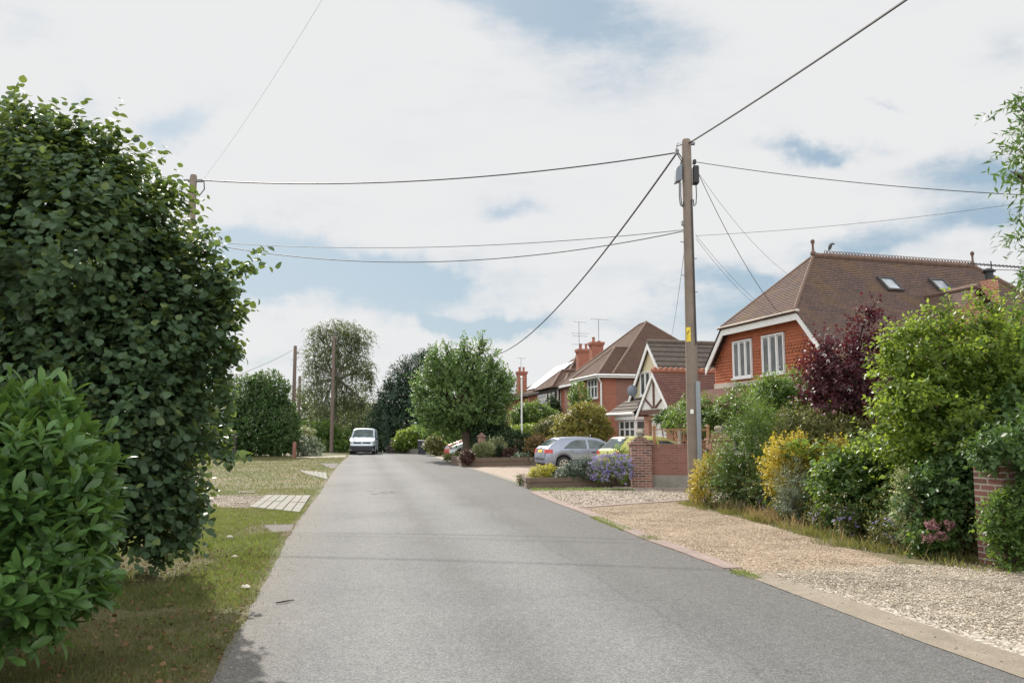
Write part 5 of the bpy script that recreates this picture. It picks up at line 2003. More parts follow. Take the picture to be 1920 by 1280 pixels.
cable(P(1283, 470, 19), P(1256, 640, 47), .3, .006, 'faint wire dropping from the tall pole to the brown brick house')
cable(TOP + V(.2, 0, -.55), P(1990, 369, 16), .12, .009, 'thick blue looking cable leading right from the tall pole past the ash leaves')
cable(P(1306, 442, 19), P(1990, 369, 19), .12, .0045, 'thinner cable rising right from the tall pole below the thick one')
cable(LTOP + V(.25, 0, -.1), P(640, -60, 12), .15, .002, 'faint wire climbing away from the left pole into the white sky')
cable(LTOP + V(-.2, 0, -.3), P(150, 470, 24), .1, .01, 'short wire from the left pole down into the hazel')
cable(P(549, 656, 60), P(330, 735, 40), .3, .014, 'wire from the hedge pole slanting down behind the hazel')

# flagpole-like white post among the far shrubs
c = P(978, 811, 47)
e = empty('white_post', (c.x, 47, 0), 0, 'slim white post standing among the far front garden shrubs', 'post')
MB().lathe([(.05, 0), (.05, zt(712, 47)), (.045, zt(710, 47))], (0, 0, 0), 10).build('shaft', M['white'], e, True)
MB().lathe([(.02, 0), (.07, .03), (.08, .08), (.05, .13), (.01, .15)], (0, 0, zt(710, 47)), 12).build('knob', M['white'], e, True)

# ------------------------------------------------------------------ vehicles


def ip(tab, x):
    if x <= tab[0][0]:
        return tab[0][1]
    for (a, va), (b, vb) in zip(tab[:-1], tab[1:]):
        if x <= b:
            return va + (vb - va) * (x - a) / (b - a)
    return tab[-1][1]


class Car:
    def __init__(self, L, W, top, belt, plan, roofw, wheels, wr, sill=.24):
        self.L, self.W, self.top, self.belt, self.plan, self.roofw, self.wheels, self.wr, self.sill = L, W, top, belt, plan, roofw, wheels, wr, sill

    def ring(self, x):
        zt_ = ip(self.top, x)
        w = ip(self.plan, x) * self.W / 2
        zl = ip([(-self.L / 2, .36), (-self.L / 2 + .35, self.sill), (self.L / 2 - .35, self.sill), (self.L / 2, .3)], x)
        for xc in self.wheels:
            ra = self.wr + .065
            if abs(x - xc) < ra:
                zl = max(zl, self.wr + math.sqrt(ra * ra - (x - xc) ** 2))
        zb = min(ip(self.belt, x), zt_ - .035)
        zl = min(zl, zb - .04)
        wr = min(w * .985, ip(self.roofw, x) * self.W / 2)
        k = min(1, (zt_ - zb) / .25)
        return [(w * .93, zl), (w * .985, zl + .04), (w, zl + (zb - zl) * .4), (w * .995, zl + (zb - zl) * .7), (w * .965, zb),
                (wr + .012, zt_ - .02 - .06 * k), (wr * .93, zt_ - .008 - .022 * k), (wr * .7, zt_), (0, zt_ + .018 * k + .008)]

    def side_y(self, x, z):
        r = self.ring(x)
        for (ya, za), (yb, zb) in zip(r[:-1], r[1:]):
            if za <= z <= zb and zb > za:
                return ya + (yb - ya) * (z - za) / (zb - za)
        return r[0][0] if z < r[0][1] else r[5][0]

    def top_z(self, x, y):
        r = self.ring(x)[4:]
        y = abs(y)
        for (ya, za), (yb, zb) in zip(r[:-1], r[1:]):
            if yb <= y <= ya:
                return za + (zb - za) * (ya - y) / max(1e-6, ya - yb)
        return r[0][1]

    def xs(self):
        v = set(np.linspace(-self.L / 2, self.L / 2, 56).round(4))
        for xc in self.wheels:
            v |= set((xc + np.linspace(-1, 1, 15) * (self.wr + .066)).round(4))
        v |= {round(a, 4) for a, _ in self.top}
        return sorted(x for x in v if -self.L / 2 <= x <= self.L / 2)

    def body(self):
        mb = MB()
        xs = self.xs()
        m = None
        for x in xs:
            r = self.ring(x)
            full = r + [(-y, z) for y, z in reversed(r[:-1])]
            m = len(full)
            mb.v += [(x, y, z) for y, z in full]
        for i in range(len(xs) - 1):
            for k in range(m - 1):
                a = i * m + k
                mb.f.append((a, a + 1, a + m + 1, a + m))
        mb.f.append(tuple(range(m)))
        mb.f.append(tuple(reversed(range((len(xs) - 1) * m, len(xs) * m))))
        mb.f = [tuple(reversed(f)) for f in mb.f]
        return mb

    def side(self, x0, x1, lo, hi, s, off=.007, n=14):
        """panel following the flank: lo(x), hi(x) heights; s = +1 left, -1 right"""
        mb = MB()
        for i in range(n + 1):
            x = x0 + (x1 - x0) * i / n
            a, b = lo(x) if callable(lo) else lo, hi(x) if callable(hi) else hi
            for j in range(4):
                z = a + (b - a) * j / 3
                mb.v.append((x, s * (self.side_y(x, z) + off), z))
        for i in range(n):
            for j in range(3):
                a = i * 4 + j
                f = (a, a + 4, a + 5, a + 1)
                mb.f.append(f if s < 0 else tuple(reversed(f)))
        return mb

    def lid(self, x0, x1, k, off=.008, n=10, m=8):
        """screen following the sloping top between x0 and x1, k = share of the width"""
        mb = MB()
        for i in range(n + 1):
            x = x0 + (x1 - x0) * i / n
            w = self.ring(x)[5][0] * k
            for j in range(m + 1):
                y = -w + 2 * w * j / m
                mb.v.append((x, y, self.top_z(x, y) + off))
        for i in range(n):
            for j in range(m):
                a = i * (m + 1) + j
                mb.f.append((a, a + m + 1, a + m + 2, a + 1))
        return mb

    def end(self, y0, y1, z0, z1, e, off=.008, n=6):
        """panel on the front (e=1) or rear (e=-1) following the end profile"""
        def xe(z):
            pts = [(zz, x) for x, zz in self.top]
            pts = pts if e < 0 else pts[::-1]
            q = [pts[0]]
            for p in pts[1:]:
                if p[0] > q[-1][0]:
                    q.append(p)
            return ip(q, z)
        mb = MB()
        for i in range(n + 1):
            z = z0 + (z1 - z0) * i / n
            x = xe(z + .012) + e * off
            mb.v += [(x, y0, z), (x, y1, z)]
        for i in range(n):
            a = 2 * i
            f = (a, a + 1, a + 3, a + 2)
            mb.f.append(f if e > 0 else tuple(reversed(f)))
        return mb


def wheel(parent, x, y, r, w, s, spokes=7):
    mb = MB()
    mb.lathe([(r * .62, -w / 2), (r * .9, -w / 2), (r * .98, -w / 2 + .02), (r, -w / 4), (r, w / 4), (r * .98, w / 2 - .02), (r * .9, w / 2), (r * .62, w / 2)], (0, 0, 0), 28, 'y')
    mb.v = [(vx + x, vy + y, vz + r) for vx, vy, vz in mb.v]
    t = mb.build('wheel', M['rubber'], parent, True)
    yo = y + s * w * .5
    MB().lathe([(.02, 0), (r * .63, 0), (r * .63, .02), (.02, .02)], (x, yo - (.02 if s > 0 else 0) - s * .03, r), 24, 'y').build('hub_back', M['black'], t)
    mb = MB()
    ring_o, ring_i = r * .66, r * .58
    mb.lathe([(ring_i, -.012), (ring_o, -.012), (ring_o, .012), (ring_i, .012)], (x, yo + s * .004, r), 28, 'y')
    mb.f = mb.f[:-2]
    for k in range(28):
        a, d = k, (k + 1) % 28
        mb.f.append((a, 3 * 28 + a, 3 * 28 + d, d))
    for k in range(spokes):
        a = 2 * math.pi * k / spokes + .3
        p = V(x + math.cos(a) * .04, yo, r + math.sin(a) * .04)
        q = V(x + math.cos(a) * ring_i * 1.02, yo + s * .004, r + math.sin(a) * ring_i * 1.02)
        mb.bar(p, q, r * .17, .018, (0, 1, 0))
    mb.lathe([(.02, -.012), (r * .17, -.012), (r * .15, .014), (.02, .016)], (x, yo, r), 14, 'y')
    mb.build('rim', M['alloy'], t)
    return t


def make_car(name, label, cat, group, car, paint, loc, yaw, windows, screen, rear, tail=None, head=None, plates=(), extra=None, mirror=None, handles=(), doors=()):
    e = empty(name, loc, yaw, label, cat, group)
    b = car.body().build('body', M[paint], e, True, angle=50)
    mb = MB()
    mb.box(-car.L / 2 + .25, car.L / 2 - .25, -car.W * .36, car.W * .36, .2, .5)
    mb.build('underbody', M['black'], e)
    for xc in car.wheels:
        for s in (1, -1):
            wheel(e, xc, s * (car.W / 2 - .11), car.wr, .2, s)
            mb = MB().lathe([(.05, 0), (car.wr + .07, 0), (car.wr + .07, .02), (.05, .02)], (xc, s * (car.W / 2 - .27), car.wr + .02), 20, 'y')
            mb.build('wheel_arch', M['black'], e)
    for (x0, x1, lo, hi) in windows:
        for s in (1, -1):
            car.side(x0, x1, lo, hi, s, .006).build('side_window', M['carglass'], e, True)
    car.lid(*screen).build('windscreen', M['carglass'], e, True)
    if rear:
        car.lid(*rear).build('rear_window', M['carglass'], e, True)
    for x in doors:
        for s in (1, -1):
            car.side(x - .006, x + .006, .3, lambda v: ip(car.belt, v) - .01, s, .003, 1).build('door_seam', M['black'], e)
    if tail:
        (ya, yb, za, zb_, xin) = tail
        for s in (1, -1):
            mb = car.end(s * ya, s * yb, za, zb_, -1, .012)
            if s < 0:
                mb.f = [tuple(reversed(f)) for f in mb.f]
            m2 = car.side(-car.L / 2 + .03, -car.L / 2 + xin, za + .01, zb_ - .01, s, .01, 6)
            mb.add(m2.v, m2.f)
            mb.build('tail_light', M['red_lamp'], e, True)
    if head:
        (ya, yb, za, zb_, xin) = head
        for s in (1, -1):
            mb = car.end(s * ya, s * yb, za, zb_, 1, .012)
            if s < 0:
                mb.f = [tuple(reversed(f)) for f in mb.f]
            m2 = car.side(car.L / 2 - xin, car.L / 2 - .03, za + .01, zb_ - .01, s, .01, 6)
            mb.add(m2.v, m2.f)
            mb.build('headlight', M['lamp_clear'], e, True)
    for (end_, w, z, mat) in plates:
        mb = car.end(-w / 2, w / 2, z, z + .115, end_, .022, 2)
        o = mb.build('number_plate', M[mat], e)
    if mirror:
        x, z = mirror
        for s in (1, -1):
            y = s * (car.side_y(x, z) + .1)
            mb = MB().cbox((x, y, z + .03), (.1, .2, .15))
            mb.cbox((x + .02, y - s * .1, z - .04), (.06, .12, .04))
            mb.build('wing_mirror', M['black' if cat == 'van' else paint], e, bevel=.03)
    for (x, z) in handles:
        for s in (1, -1):
            MB().cbox((x, s * (car.side_y(x, z) + .015), z), (.2, .03, .035)).build('door_handle', M['black' if paint == 'silver' else paint], e, bevel=.01)
    if extra:
        extra(e, car)
    return e


hatch = Car(4.2, 1.76,
            [(-2.1, .56), (-2.085, .74), (-2.03, .95), (-1.97, 1.01), (-1.62, 1.28), (-1.42, 1.375), (-1.1, 1.41), (-.5, 1.425), (.1, 1.40), (.42, 1.34), (1.15, 1.0), (1.3, .955), (1.75, .84), (2.0, .7), (2.085, .56), (2.1, .44)],
            [(-2.1, .94), (0, .93), (1.2, .89), (2.1, .7)],
            [(-2.1, .8), (-2.05, .88), (-1.9, .95), (-1.5, 1.0), (1.2, 1.0), (1.75, .94), (2.0, .84), (2.1, .72)],
            [(-2.1, .9), (-1.97, .84), (-1.6, .7), (-1.2, .67), (.1, .69), (.5, .74), (1.15, .9), (1.4, .97), (2.1, .97)],
            (-1.32, 1.27), .315)


def silver_extra(e, car):
    car.end(-.55, .55, .5, .545, -1, .012, 2).build('bumper_trim', M['navy'], e)
    car.side(-1.0, .95, .47, .5, -1, .012).build('side_trim', M['navy'], e)
    car.side(-1.0, .95, .47, .5, 1, .012).build('side_trim', M['navy'], e)
    MB().lathe([(.06, 0), (.055, .02), (.02, .03)], (-2.03, 0, .96), 14, 'x').build('badge', M['chrome'], e, True)
    MB().tube([(-1.72, -.2, 1.2), (-1.8, .25, 1.14)], .012, 5).build('wiper', M['black'], e)


win_lo = lambda x: .945
win_hi1 = lambda x: min(1.305, ip([(-1.3, .985), (-1.0, 1.2), (-.75, 1.30), (-.3, 1.315)], x))
win_hi2 = lambda x: ip([(-.18, 1.315), (.15, 1.29), (.45, 1.2), (1.05, .96)], x)
gs = G(1057, 884.5)
yawS = R(16)
locS = Vector((gs.x, gs.y, 0)) - Vector((math.cos(yawS) * -1.32 - math.sin(yawS) * -.8, math.sin(yawS) * -1.32 + math.cos(yawS) * -.8, 0))
make_car('parked_car', 'silver three door hatchback with red tail light on the paved drive', 'car', 'cars parked at the houses', hatch, 'silver', locS, yawS,
         [(-1.3, -.3, win_lo, win_hi1), (-.2, .98, win_lo, win_hi2)], (.5, 1.1, .9), (-1.93, -1.5, .86), (.5, .74, .76, .93, .3), (.45, .72, .6, .74, .35),
         [(-1, .52, .79, 'plate_yellow'), (1, .52, .4, 'plate_white')], silver_extra, (.75, .93), [(-.02, .8)], (-.24, .98))

gy = G(1150, 893)
yawY = R(24)
locY = Vector((P(1113, 811, 29.3).x, 29.3, 0)) + Vector((math.cos(yawY) * 2.0, math.sin(yawY) * 2.0, 0)) + Vector((.42, 0, 0))


def lime_extra(e, car):
    car.end(-.6, .6, .44, .52, -1, .012, 2).build('bumper_trim', M['navy'], e)
    MB().lathe([(.06, 0), (.055, .02), (.02, .03)], (-1.93, 0, .9), 14, 'x').build('badge', M['chrome'], e, True)
    mb = MB().hexa([(-1.52, -.5, 1.36), (-1.36, -.5, 1.42), (-1.36, .5, 1.42), (-1.52, .5, 1.36), (-1.53, -.5, 1.385), (-1.36, -.5, 1.455), (-1.36, .5, 1.455), (-1.53, .5, 1.385)])
    mb.build('roof_spoiler', M['black'], e, bevel=.008)


small = Car(3.95, 1.7,
            [(-1.975, .55), (-1.96, .75), (-1.9, .95), (-1.86, 1.0), (-1.55, 1.33), (-1.4, 1.43), (-1.1, 1.46), (-.4, 1.475), (.15, 1.445), (.45, 1.37), (1.15, 1.02), (1.3, .97), (1.65, .86), (1.88, .7), (1.96, .55), (1.975, .44)],
            [(-2, .96), (0, .94), (1.2, .9), (2, .7)],
            [(-1.975, .82), (-1.9, .9), (-1.7, .97), (-1.3, 1.0), (1.1, 1.0), (1.6, .94), (1.88, .84), (1.975, .72)],
            [(-2, .9), (-1.86, .86), (-1.5, .72), (-1.1, .69), (.1, .7), (.5, .75), (1.15, .9), (1.4, .97), (2, .97)],
            (-1.22, 1.24), .3)
yw1 = lambda x: min(1.34, ip([(-1.25, 1.0), (-1.0, 1.2), (-.75, 1.32), (-.3, 1.345)], x))
yw2 = lambda x: ip([(-.18, 1.345), (.15, 1.32), (.45, 1.22), (1.05, .98)], x)
make_car('parked_car', 'yellow green hatchback behind the purple flowers and brick pier', 'car', 'cars parked at the houses', small, 'lime', locY, yawY,
         [(-1.25, -.3, lambda x: .97, yw1), (-.2, .98, lambda x: .96, yw2)], (.5, 1.1, .9), (-1.83, -1.48, .88), (.57, .74, .84, .95, .2), (.45, .7, .6, .74, .35),
         [(-1, .52, .62, 'plate_yellow'), (1, .52, .4, 'plate_white')], lime_extra, (.75, .95), [(-.02, .82)], (-.24, .98))

# two cars nosing out behind the street tree, a white one behind the bronze bush
for paint, px, Y, yaw, lab in [('red_paint', 834, 54.5, R(182), 'red car behind the street tree trunk, further of the pair'),
                               ('white_paint_car', 844, 51.6, R(186), 'pale blue white car nosing out behind the street tree trunk')]:
    c = P(px, 811, Y)
    make_car('parked_car', lab, 'car', 'cars parked at the houses', small, paint, (c.x + 1.95, Y, 0), yaw,
             [(-1.25, -.3, lambda x: .97, yw1), (-.2, .98, lambda x: .96, yw2)], (.5, 1.1, .9), (-1.83, -1.48, .88), (.5, .72, .8, .98, .28), (.45, .7, .58, .74, .35),
             [(1, .52, .4, 'plate_white')], None, (.75, .95), [], (-.24, .98))
c = P(1020, 811, 47.5)
make_car('parked_car', 'white car mostly hidden by the bronze bush behind the silver hatchback', 'car', 'cars parked at the houses', small, 'white_paint_car', (c.x + 1.6, 47.5, .0), R(190),
         [(-1.25, -.3, lambda x: .97, yw1), (-.2, .98, lambda x: .96, yw2)], (.5, 1.1, .9), (-1.83, -1.48, .88), (.5, .72, .8, .98, .28), (.45, .7, .58, .74, .35), [], None, (.75, .95), [], (-.24, .98))

vanc = Car(4.6, 1.88,
           [(-2.3, .6), (-2.28, 1.7), (-2.2, 1.84), (-1.9, 1.9), (-.5, 1.93), (.35, 1.92), (.62, 1.87), (1.42, 1.26), (1.55, 1.2), (2.0, 1.08), (2.19, .98), (2.27, .75), (2.3, .56), (2.3, .5)],
           [(-2.3, 1.12), (.5, 1.12), (1.5, 1.1), (2.3, .9)],
           [(-2.3, .9), (-2.2, .97), (-1.9, 1.0), (1.3, 1.0), (1.8, .97), (2.1, .92), (2.24, .86), (2.3, .78)],
           [(-2.3, .86), (.3, .84), (.62, .82), (1.42, .93), (1.6, .96), (2.3, .97)],
           (-1.4, 1.4), .33, .26)


def van_extra(e, car):
    mb = car.end(-.76, .76, .27, .66, 1, .03, 6)
    mb.build('bumper', M['navy'], e, True)
    for s in (1, -1):
        car.side(1.75, 2.28, .3, .66, s, .012, 6).build('bumper_side', M['navy'], e, True)
        car.side(-1.0, 1.0, .3, .4, s, .012).build('side_trim', M['navy'], e)
    car.end(-.6, .6, .8, .93, 1, .022, 3).build('grille', M['navy'], e)
    mb = MB()
    for k in (0, 1):
        z = .84 + .035 * k
        mb.tube([(2.29, -.07, z - .02), (2.295, 0, z + .03), (2.29, .07, z - .02)], .012, 5)
    mb.build('badge', M['chrome'], e)
    mb = MB()
    for s in (-.35, .25):
        mb.tube([(1.5, s, 1.235), (1.2, s + .3, 1.46)], .01, 5)
    mb.build('wiper', M['black'], e)
    MB().lathe([(.002, 0), (.06, .001), (.06, .004), (.002, .005)], (1.33, .55, 1.345), 12).build('tax_disc', M['plate_white'], e)
    MB().tube([(.2, 0, 1.92), (.1, 0, 2.08)], .008, 5).build('antenna', M['black'], e)


cv = P(679, 811, 60.5)
yawV = R(-90 + 6)
locV = Vector((cv.x - 2.3 * math.cos(yawV), 60.5 - 2.3 * math.sin(yawV), 0))
make_car('parked_van', 'pale blue van facing the camera at the far left of the road', 'van', None, vanc, 'van_paint', locV, yawV,
         [(.42, 1.32, lambda x: 1.15, lambda x: min(1.72, ip([(.42, 1.74), (.62, 1.72), (1.36, 1.19)], x)))], (.67, 1.41, .94), None, (.7, .86, .9, 1.3, .12), (.46, .8, .78, .96, .4),
         [(1, .52, .5, 'plate_white')], van_extra, (1.2, 1.15), [(.4, 1.0)], (.35, 1.42))

# ------------------------------------------------------------------ fence, gatepost, bin
p0, p1 = P(441, 811, 52), P(330, 811, 47)
e = empty('post_and_rail_fence', (p0.x, 52, 0), 0, 'dark post and rail fence between the hazel and the round hedge', 'fence')
dv = V(p1.x - p0.x, -5, 0)
for k in range(4):
    q = dv * k / 3
    MB().cbox((q.x, q.y, .78), (.14, .14, 1.56)).build('post', M['fence_wood'], e, bevel=.01)
for z in (.25, .62, 1.0):
    if z == .62:
        continue
    a = dv.normalized()
    MB().bar(V(0, 0, z) + a * .072, V(0, 0, z) + dv - a * .072, .05, .17).build('rail', M['fence_wood'], e, bevel=.008)
c = P(553, 811, 52.5)
tag(MB().lathe([(.12, 0), (.12, .95), (.1, 1.0), (.04, 1.03)], (c.x, 52.5, 0), 10).build('gatepost', M['post_red'], None, True), 'short reddish wooden gatepost at the corner of the round hedge', 'post')

c = P(791, 811, 61)
e = empty('wheelie_bin', (c.x, 61, 0), R(8), 'dark wheelie bin standing by the road between bushes', 'bin')
MB().hexa([(-.24, -.26, .06), (.24, -.26, .06), (.24, .26, .06), (-.24, .26, .06), (-.29, -.34, .96), (.29, -.34, .96), (.29, .36, .96), (-.29, .36, .96)]).build('body', M['bin'], e, bevel=.03)
mb = MB()
mb.hexa([(-.31, -.37, .965), (.31, -.37, .965), (.31, .36, .965), (-.31, .36, .965), (-.27, -.3, 1.04), (.27, -.3, 1.04), (.27, .3, 1.07), (-.27, .3, 1.07)])
mb.tube([(-.27, .42, .99), (.27, .42, .99)], .025, 8)
mb.build('lid', M['bin'], e, bevel=.02)
for s in (-.25, .25):
    mb = MB().lathe([(.02, -.04), (.1, -.04), (.1, .04), (.02, .04)], (0, 0, 0), 14, 'x')
    mb.v = [(a + s, b + .3, c_ + .1) for a, b, c_ in mb.v]
    mb.build('wheel', M['rubber'], e)
MB().obox((.05, -.35, .68), (.15, 0, 0), (0, .012, -.0), (0, 0, .15)).build('sticker', M['plate_white'], e)

# front garden walls far along and behind the crest
c = P(770, 811, 66)
e = MB().bar((P(752, 811, 66).x, 66, .1 + gz(66)), (P(785, 811, 63).x, 63, .1), .3, .5).build('low_wall', M['kerb_stone'])
tag(e, 'low pale stone edging by the far road bend under the yellow green bush', 'wall')

# ------------------------------------------------------------------ trees and planting
def tree(name, label, Y, px, blobs, n, leaf_m, bark, r, leaf, kind='oval', group=None, cat='tree', trunk_h=None, fork=3, crown='crown', world_blobs=None, lean=0.0, **kw):
    _seed[0] += 1
    B = world_blobs or pxblobs(blobs, Y)
    bx = P(px, 811, Y).x
    base = Vector((bx, Y, gz(Y)))
    e = empty(name, base, 0, label, cat, group)
    foliage(crown, B, n, M[leaf_m], e, base, leaf, kind, seed=_seed[0], **kw)
    rng = random.Random(_seed[0])
    mb = MB()
    top = max(b[2] for b in B) - base.z
    th = trunk_h or top * .45
    k = 7
    pts = [(lean * (i / k) + rng.uniform(-.03, .03) * i * r * 2, rng.uniform(-.03, .03) * i * r * 2, th * i / k) for i in range(k + 1)]
    rad = [r * 1.35] + [r * (1 - .35 * i / k) for i in range(1, k + 1)]
    mb.tube(pts, rad, 14)
    branches(mb, pts[-1], [(b[0] - base.x, b[1] - base.y, b[2] - base.z, *b[3:6]) for b in B], r * .6, rng, fork=fork)
    mb.build('trunk', M[bark], e, True, uv=False)
    return e


# left foreground: hazel and laurel
HZ = [(130, 520, 230, 210), (280, 610, 130, 150), (70, 350, 130, 110), (185, 400, 100, 100), (235, 800, 145, 180), (298, 720, 88, 140), (345, 588, 56, 98), (190, 960, 150, 120),
      (-140, 620, 220, 330, .2), (60, 760, 200, 230), (258, 468, 44, 44), (400, 560, 30, 40), (308, 930, 50, 70), (285, 430, 24, 28)]
HS = [(35, 235, 26, 50), (60, 215, 14, 40), (110, 265, 34, 36), (145, 250, 14, 36), (212, 265, 13, 50), (200, 320, 26, 36), (240, 350, 24, 26), (318, 358, 9, 30), (296, 385, 18, 18), (338, 462, 16, 22), (385, 470, 16, 22), (405, 520, 24, 24),
      (425, 560, 22, 20), (455, 510, 14, 8), (474, 496, 7, 6), (440, 590, 16, 16), (420, 640, 26, 22), (436, 670, 16, 10), (5, 270, 20, 44), (165, 300, 24, 34), (425, 850, 20, 8), (400, 830, 16, 20), (378, 950, 14, 18), (345, 1020, 16, 14), (425, 740, 14, 18), (300, 1040, 30, 20), (410, 690, 18, 30)]
tree('hazel_tree', 'dark green hazel with round leaves filling the left side', 9.2, 215, HZ, 8200, 'l_hazel', 'bark', .09, .09, 'hazel', core=1700, per=7, slen=.38, shell=(.6, 1.03), lumps=.13, trunk_h=.7,
     up=.45, rand=.4, droop=.35, open_=1.2, zmin=.3, cull=.6, fork=2)
hz = bpy.data.objects['hazel_tree']
foliage('leafy_shoot', pxblobs([(*b, 0, .2) for b in HS], 9.1), 420, M['l_hazel'], hz, hz.location, .09, 'hazel', seed=9, per=7, slen=.34, shell=(.1, 1.0), lumps=.1, up=1.0, rand=.5, droop=.3, cull=0)
LB = [(-40, 975, 185, 215, 0, .7), (-120, 885, 210, 150, .1, .8), (20, 1085, 130, 110, -.1, .5), (40, 920, 110, 120, 0, .5), (-260, 1000, 260, 260, .1, .9), (100, 1010, 62, 110, 0, .4)]
plant('laurel_hedge', 'glossy bright green laurel bush in the lower left corner', 'hedge', 5.15, LB, 2400, 'l_laurel', .128, 'laurel', None, .025, part='foliage', per=10, slen=.27, shell=(.6, 1.0), lumps=.09,
      up=.75, rand=.35, droop=-.15, open_=.85, zmin=.2, cull=.7)

# left far side
plant('clipped_hedge', 'big rounded clipped hedge beside the grass verge', 'hedge', 56, [(475, 790, 72, 62), (520, 800, 40, 58), (500, 728, 40, 30), (440, 795, 40, 65), (400, 800, 50, 60), (470, 745, 55, 35)], 8500, 'l_hedge', .15, 'oval', None, .08,
      per=8, slen=.32, shell=(.8, 1.02), lumps=.05, cull=.75, core=1500)
plant('grey_shrub', 'silvery grey shrub spilling out by the gatepost', 'shrub', 57.5, [(572, 833, 22, 16), (590, 842, 16, 12), (560, 842, 14, 14)], 420, 'l_silver', .12, per=8, slen=.3, up=.1)
plant('bush', 'small light green bush above the silvery grey shrub', 'shrub', 59, [(572, 813, 16, 11), (562, 822, 14, 14)], 320, 'l_pampas', .14, per=8, slen=.3)
tree('birch_tree', 'tall open crowned birch with grey green drooping leaves', 79, 626,
     [(640, 620, 45, 24), (610, 655, 38, 26), (672, 640, 30, 30), (640, 668, 40, 30), (590, 690, 26, 32), (625, 715, 40, 30), (672, 690, 32, 32), (690, 712, 16, 36), (585, 735, 28, 26), (640, 755, 40, 20), (612, 770, 36, 24),
      (675, 760, 24, 18), (655, 735, 22, 16), (600, 625, 20, 16)], 2900, 'l_birch', 'bark_birch', .3, .17, per=10, slen=.9, lumps=.2, shell=(.2, 1.0), hang=1.4, up=.0, droop=.7, trunk_h=7.0, cull=.0, fork=4, group='trees beyond the road bend')
tree('broadleaf_tree', 'dull olive tree low behind the birch and the pole', 90, 590, [(590, 800, 50, 40), (560, 770, 30, 40), (640, 810, 40, 36), (680, 790, 30, 40)], 1500, 'l_birch', 'bark_dark', .25, .26, per=9, slen=.9, lumps=.15, group='trees beyond the road bend')
plant('bush', 'dark bush behind the bare reddish pole', 'shrub', 76, [(600, 825, 30, 24), (640, 830, 26, 20), (575, 815, 22, 22), (612, 805, 20, 16)], 1300, 'l_mid', .2, per=8, slen=.5, group='bushes around the road bend')
tree('conifer_tree', 'broad dark conifer left of the street tree', 76, 765,
     [(765, 800, 62, 44), (735, 800, 34, 46), (760, 745, 46, 44), (790, 700, 34, 36), (735, 760, 26, 34), (805, 672, 22, 16), (760, 705, 26, 26), (800, 760, 50, 60), (718, 812, 22, 34)], 3600, 'l_conifer', 'bark_dark', .3, .34, 'narrow',
     per=10, slen=.9, shell=(.55, 1.1), lumps=.16, up=-.1, droop=.2, open_=.7, rand=.35, group='trees beyond the road bend')
plant('bush', 'yellow green bush left of the wheelie bin', 'shrub', 64.5, [(765, 822, 20, 18), (780, 818, 14, 18), (752, 832, 14, 12)], 800, 'l_lime', .15, per=8, slen=.35, group='bushes around the road bend')
plant('bush', 'pinkish grey bush at the shaded far road edge', 'shrub', 66, [(742, 836, 10, 12), (735, 844, 8, 7)], 260, 'l_pinkgrey', .14, per=8, slen=.3, group='bushes around the road bend')
plant('bush', 'low dark green bush right of the wheelie bin', 'shrub', 57.5, [(815, 834, 17, 16), (826, 838, 13, 12)], 520, 'l_olive', .12, per=8, slen=.3, group='bushes around the road bend')
plant('bush', 'bright green bush hanging behind the red car', 'shrub', 66, [(832, 812, 24, 18), (850, 818, 24, 14), (810, 805, 20, 14), (880, 812, 30, 22)], 1100, 'l_mid', .16, per=8, slen=.4, group='bushes around the road bend')
tree('broadleaf_tree', 'shadowy tree behind the van, right of the birch', 100, 690, [(690, 800, 34, 34), (665, 800, 26, 34), (715, 790, 24, 40), (650, 775, 20, 26)], 1300, 'l_dark', 'bark_dark', .3, .34, per=9, slen=1.0, group='trees beyond the road bend')

# far wood that closes the view
rngw = random.Random(12)
wb = []
for k in range(46):
    px = 260 + k * 17 + rngw.uniform(-8, 8)
    y = 128 + rngw.uniform(-8, 16)
    c = P(px, 800, y)
    r = rngw.uniform(2.6, 4.2)
    wb.append((c.x, y, gz(y) + rngw.uniform(1.0, 3.4), r, r, r * rngw.uniform(.9, 1.3)))
rg = np.random.default_rng(5)
pp, oo, rg = sprig_points(wb, 5200, rg, (.7, 1.05), -3, .6, .15)
a_, b_, c_, d_ = sprigs(pp, oo, rg, 7, 1.1, .5)
tag(leaf_mesh('treeline', a_, b_, c_, d_, 'oval', M['l_dark']), kind='stuff')

# street tree: pollard with upright shoots
tree('street_tree', 'rounded pollarded street tree in front of the far houses', 47.5, 877,
     [(870, 750, 80, 55), (832, 772, 50, 42), (915, 770, 38, 46), (866, 706, 58, 36), (815, 722, 34, 38), (922, 722, 28, 38), (885, 786, 66, 19), (815, 782, 34, 20), (838, 665, 9, 24), (868, 660, 8, 24), (902, 655, 9, 26), (886, 672, 12, 20),
      (812, 676, 11, 28), (947, 735, 12, 36), (796, 748, 18, 38), (854, 680, 12, 20), (925, 680, 12, 22)], 3700, 'l_plane', 'bark', .44, .16, core=500, per=10, slen=.6, shell=(.5, 1.06), lumps=.2, up=.55, rand=.35, trunk_h=2.1, fork=3, cull=.5, group='trees along the houses')

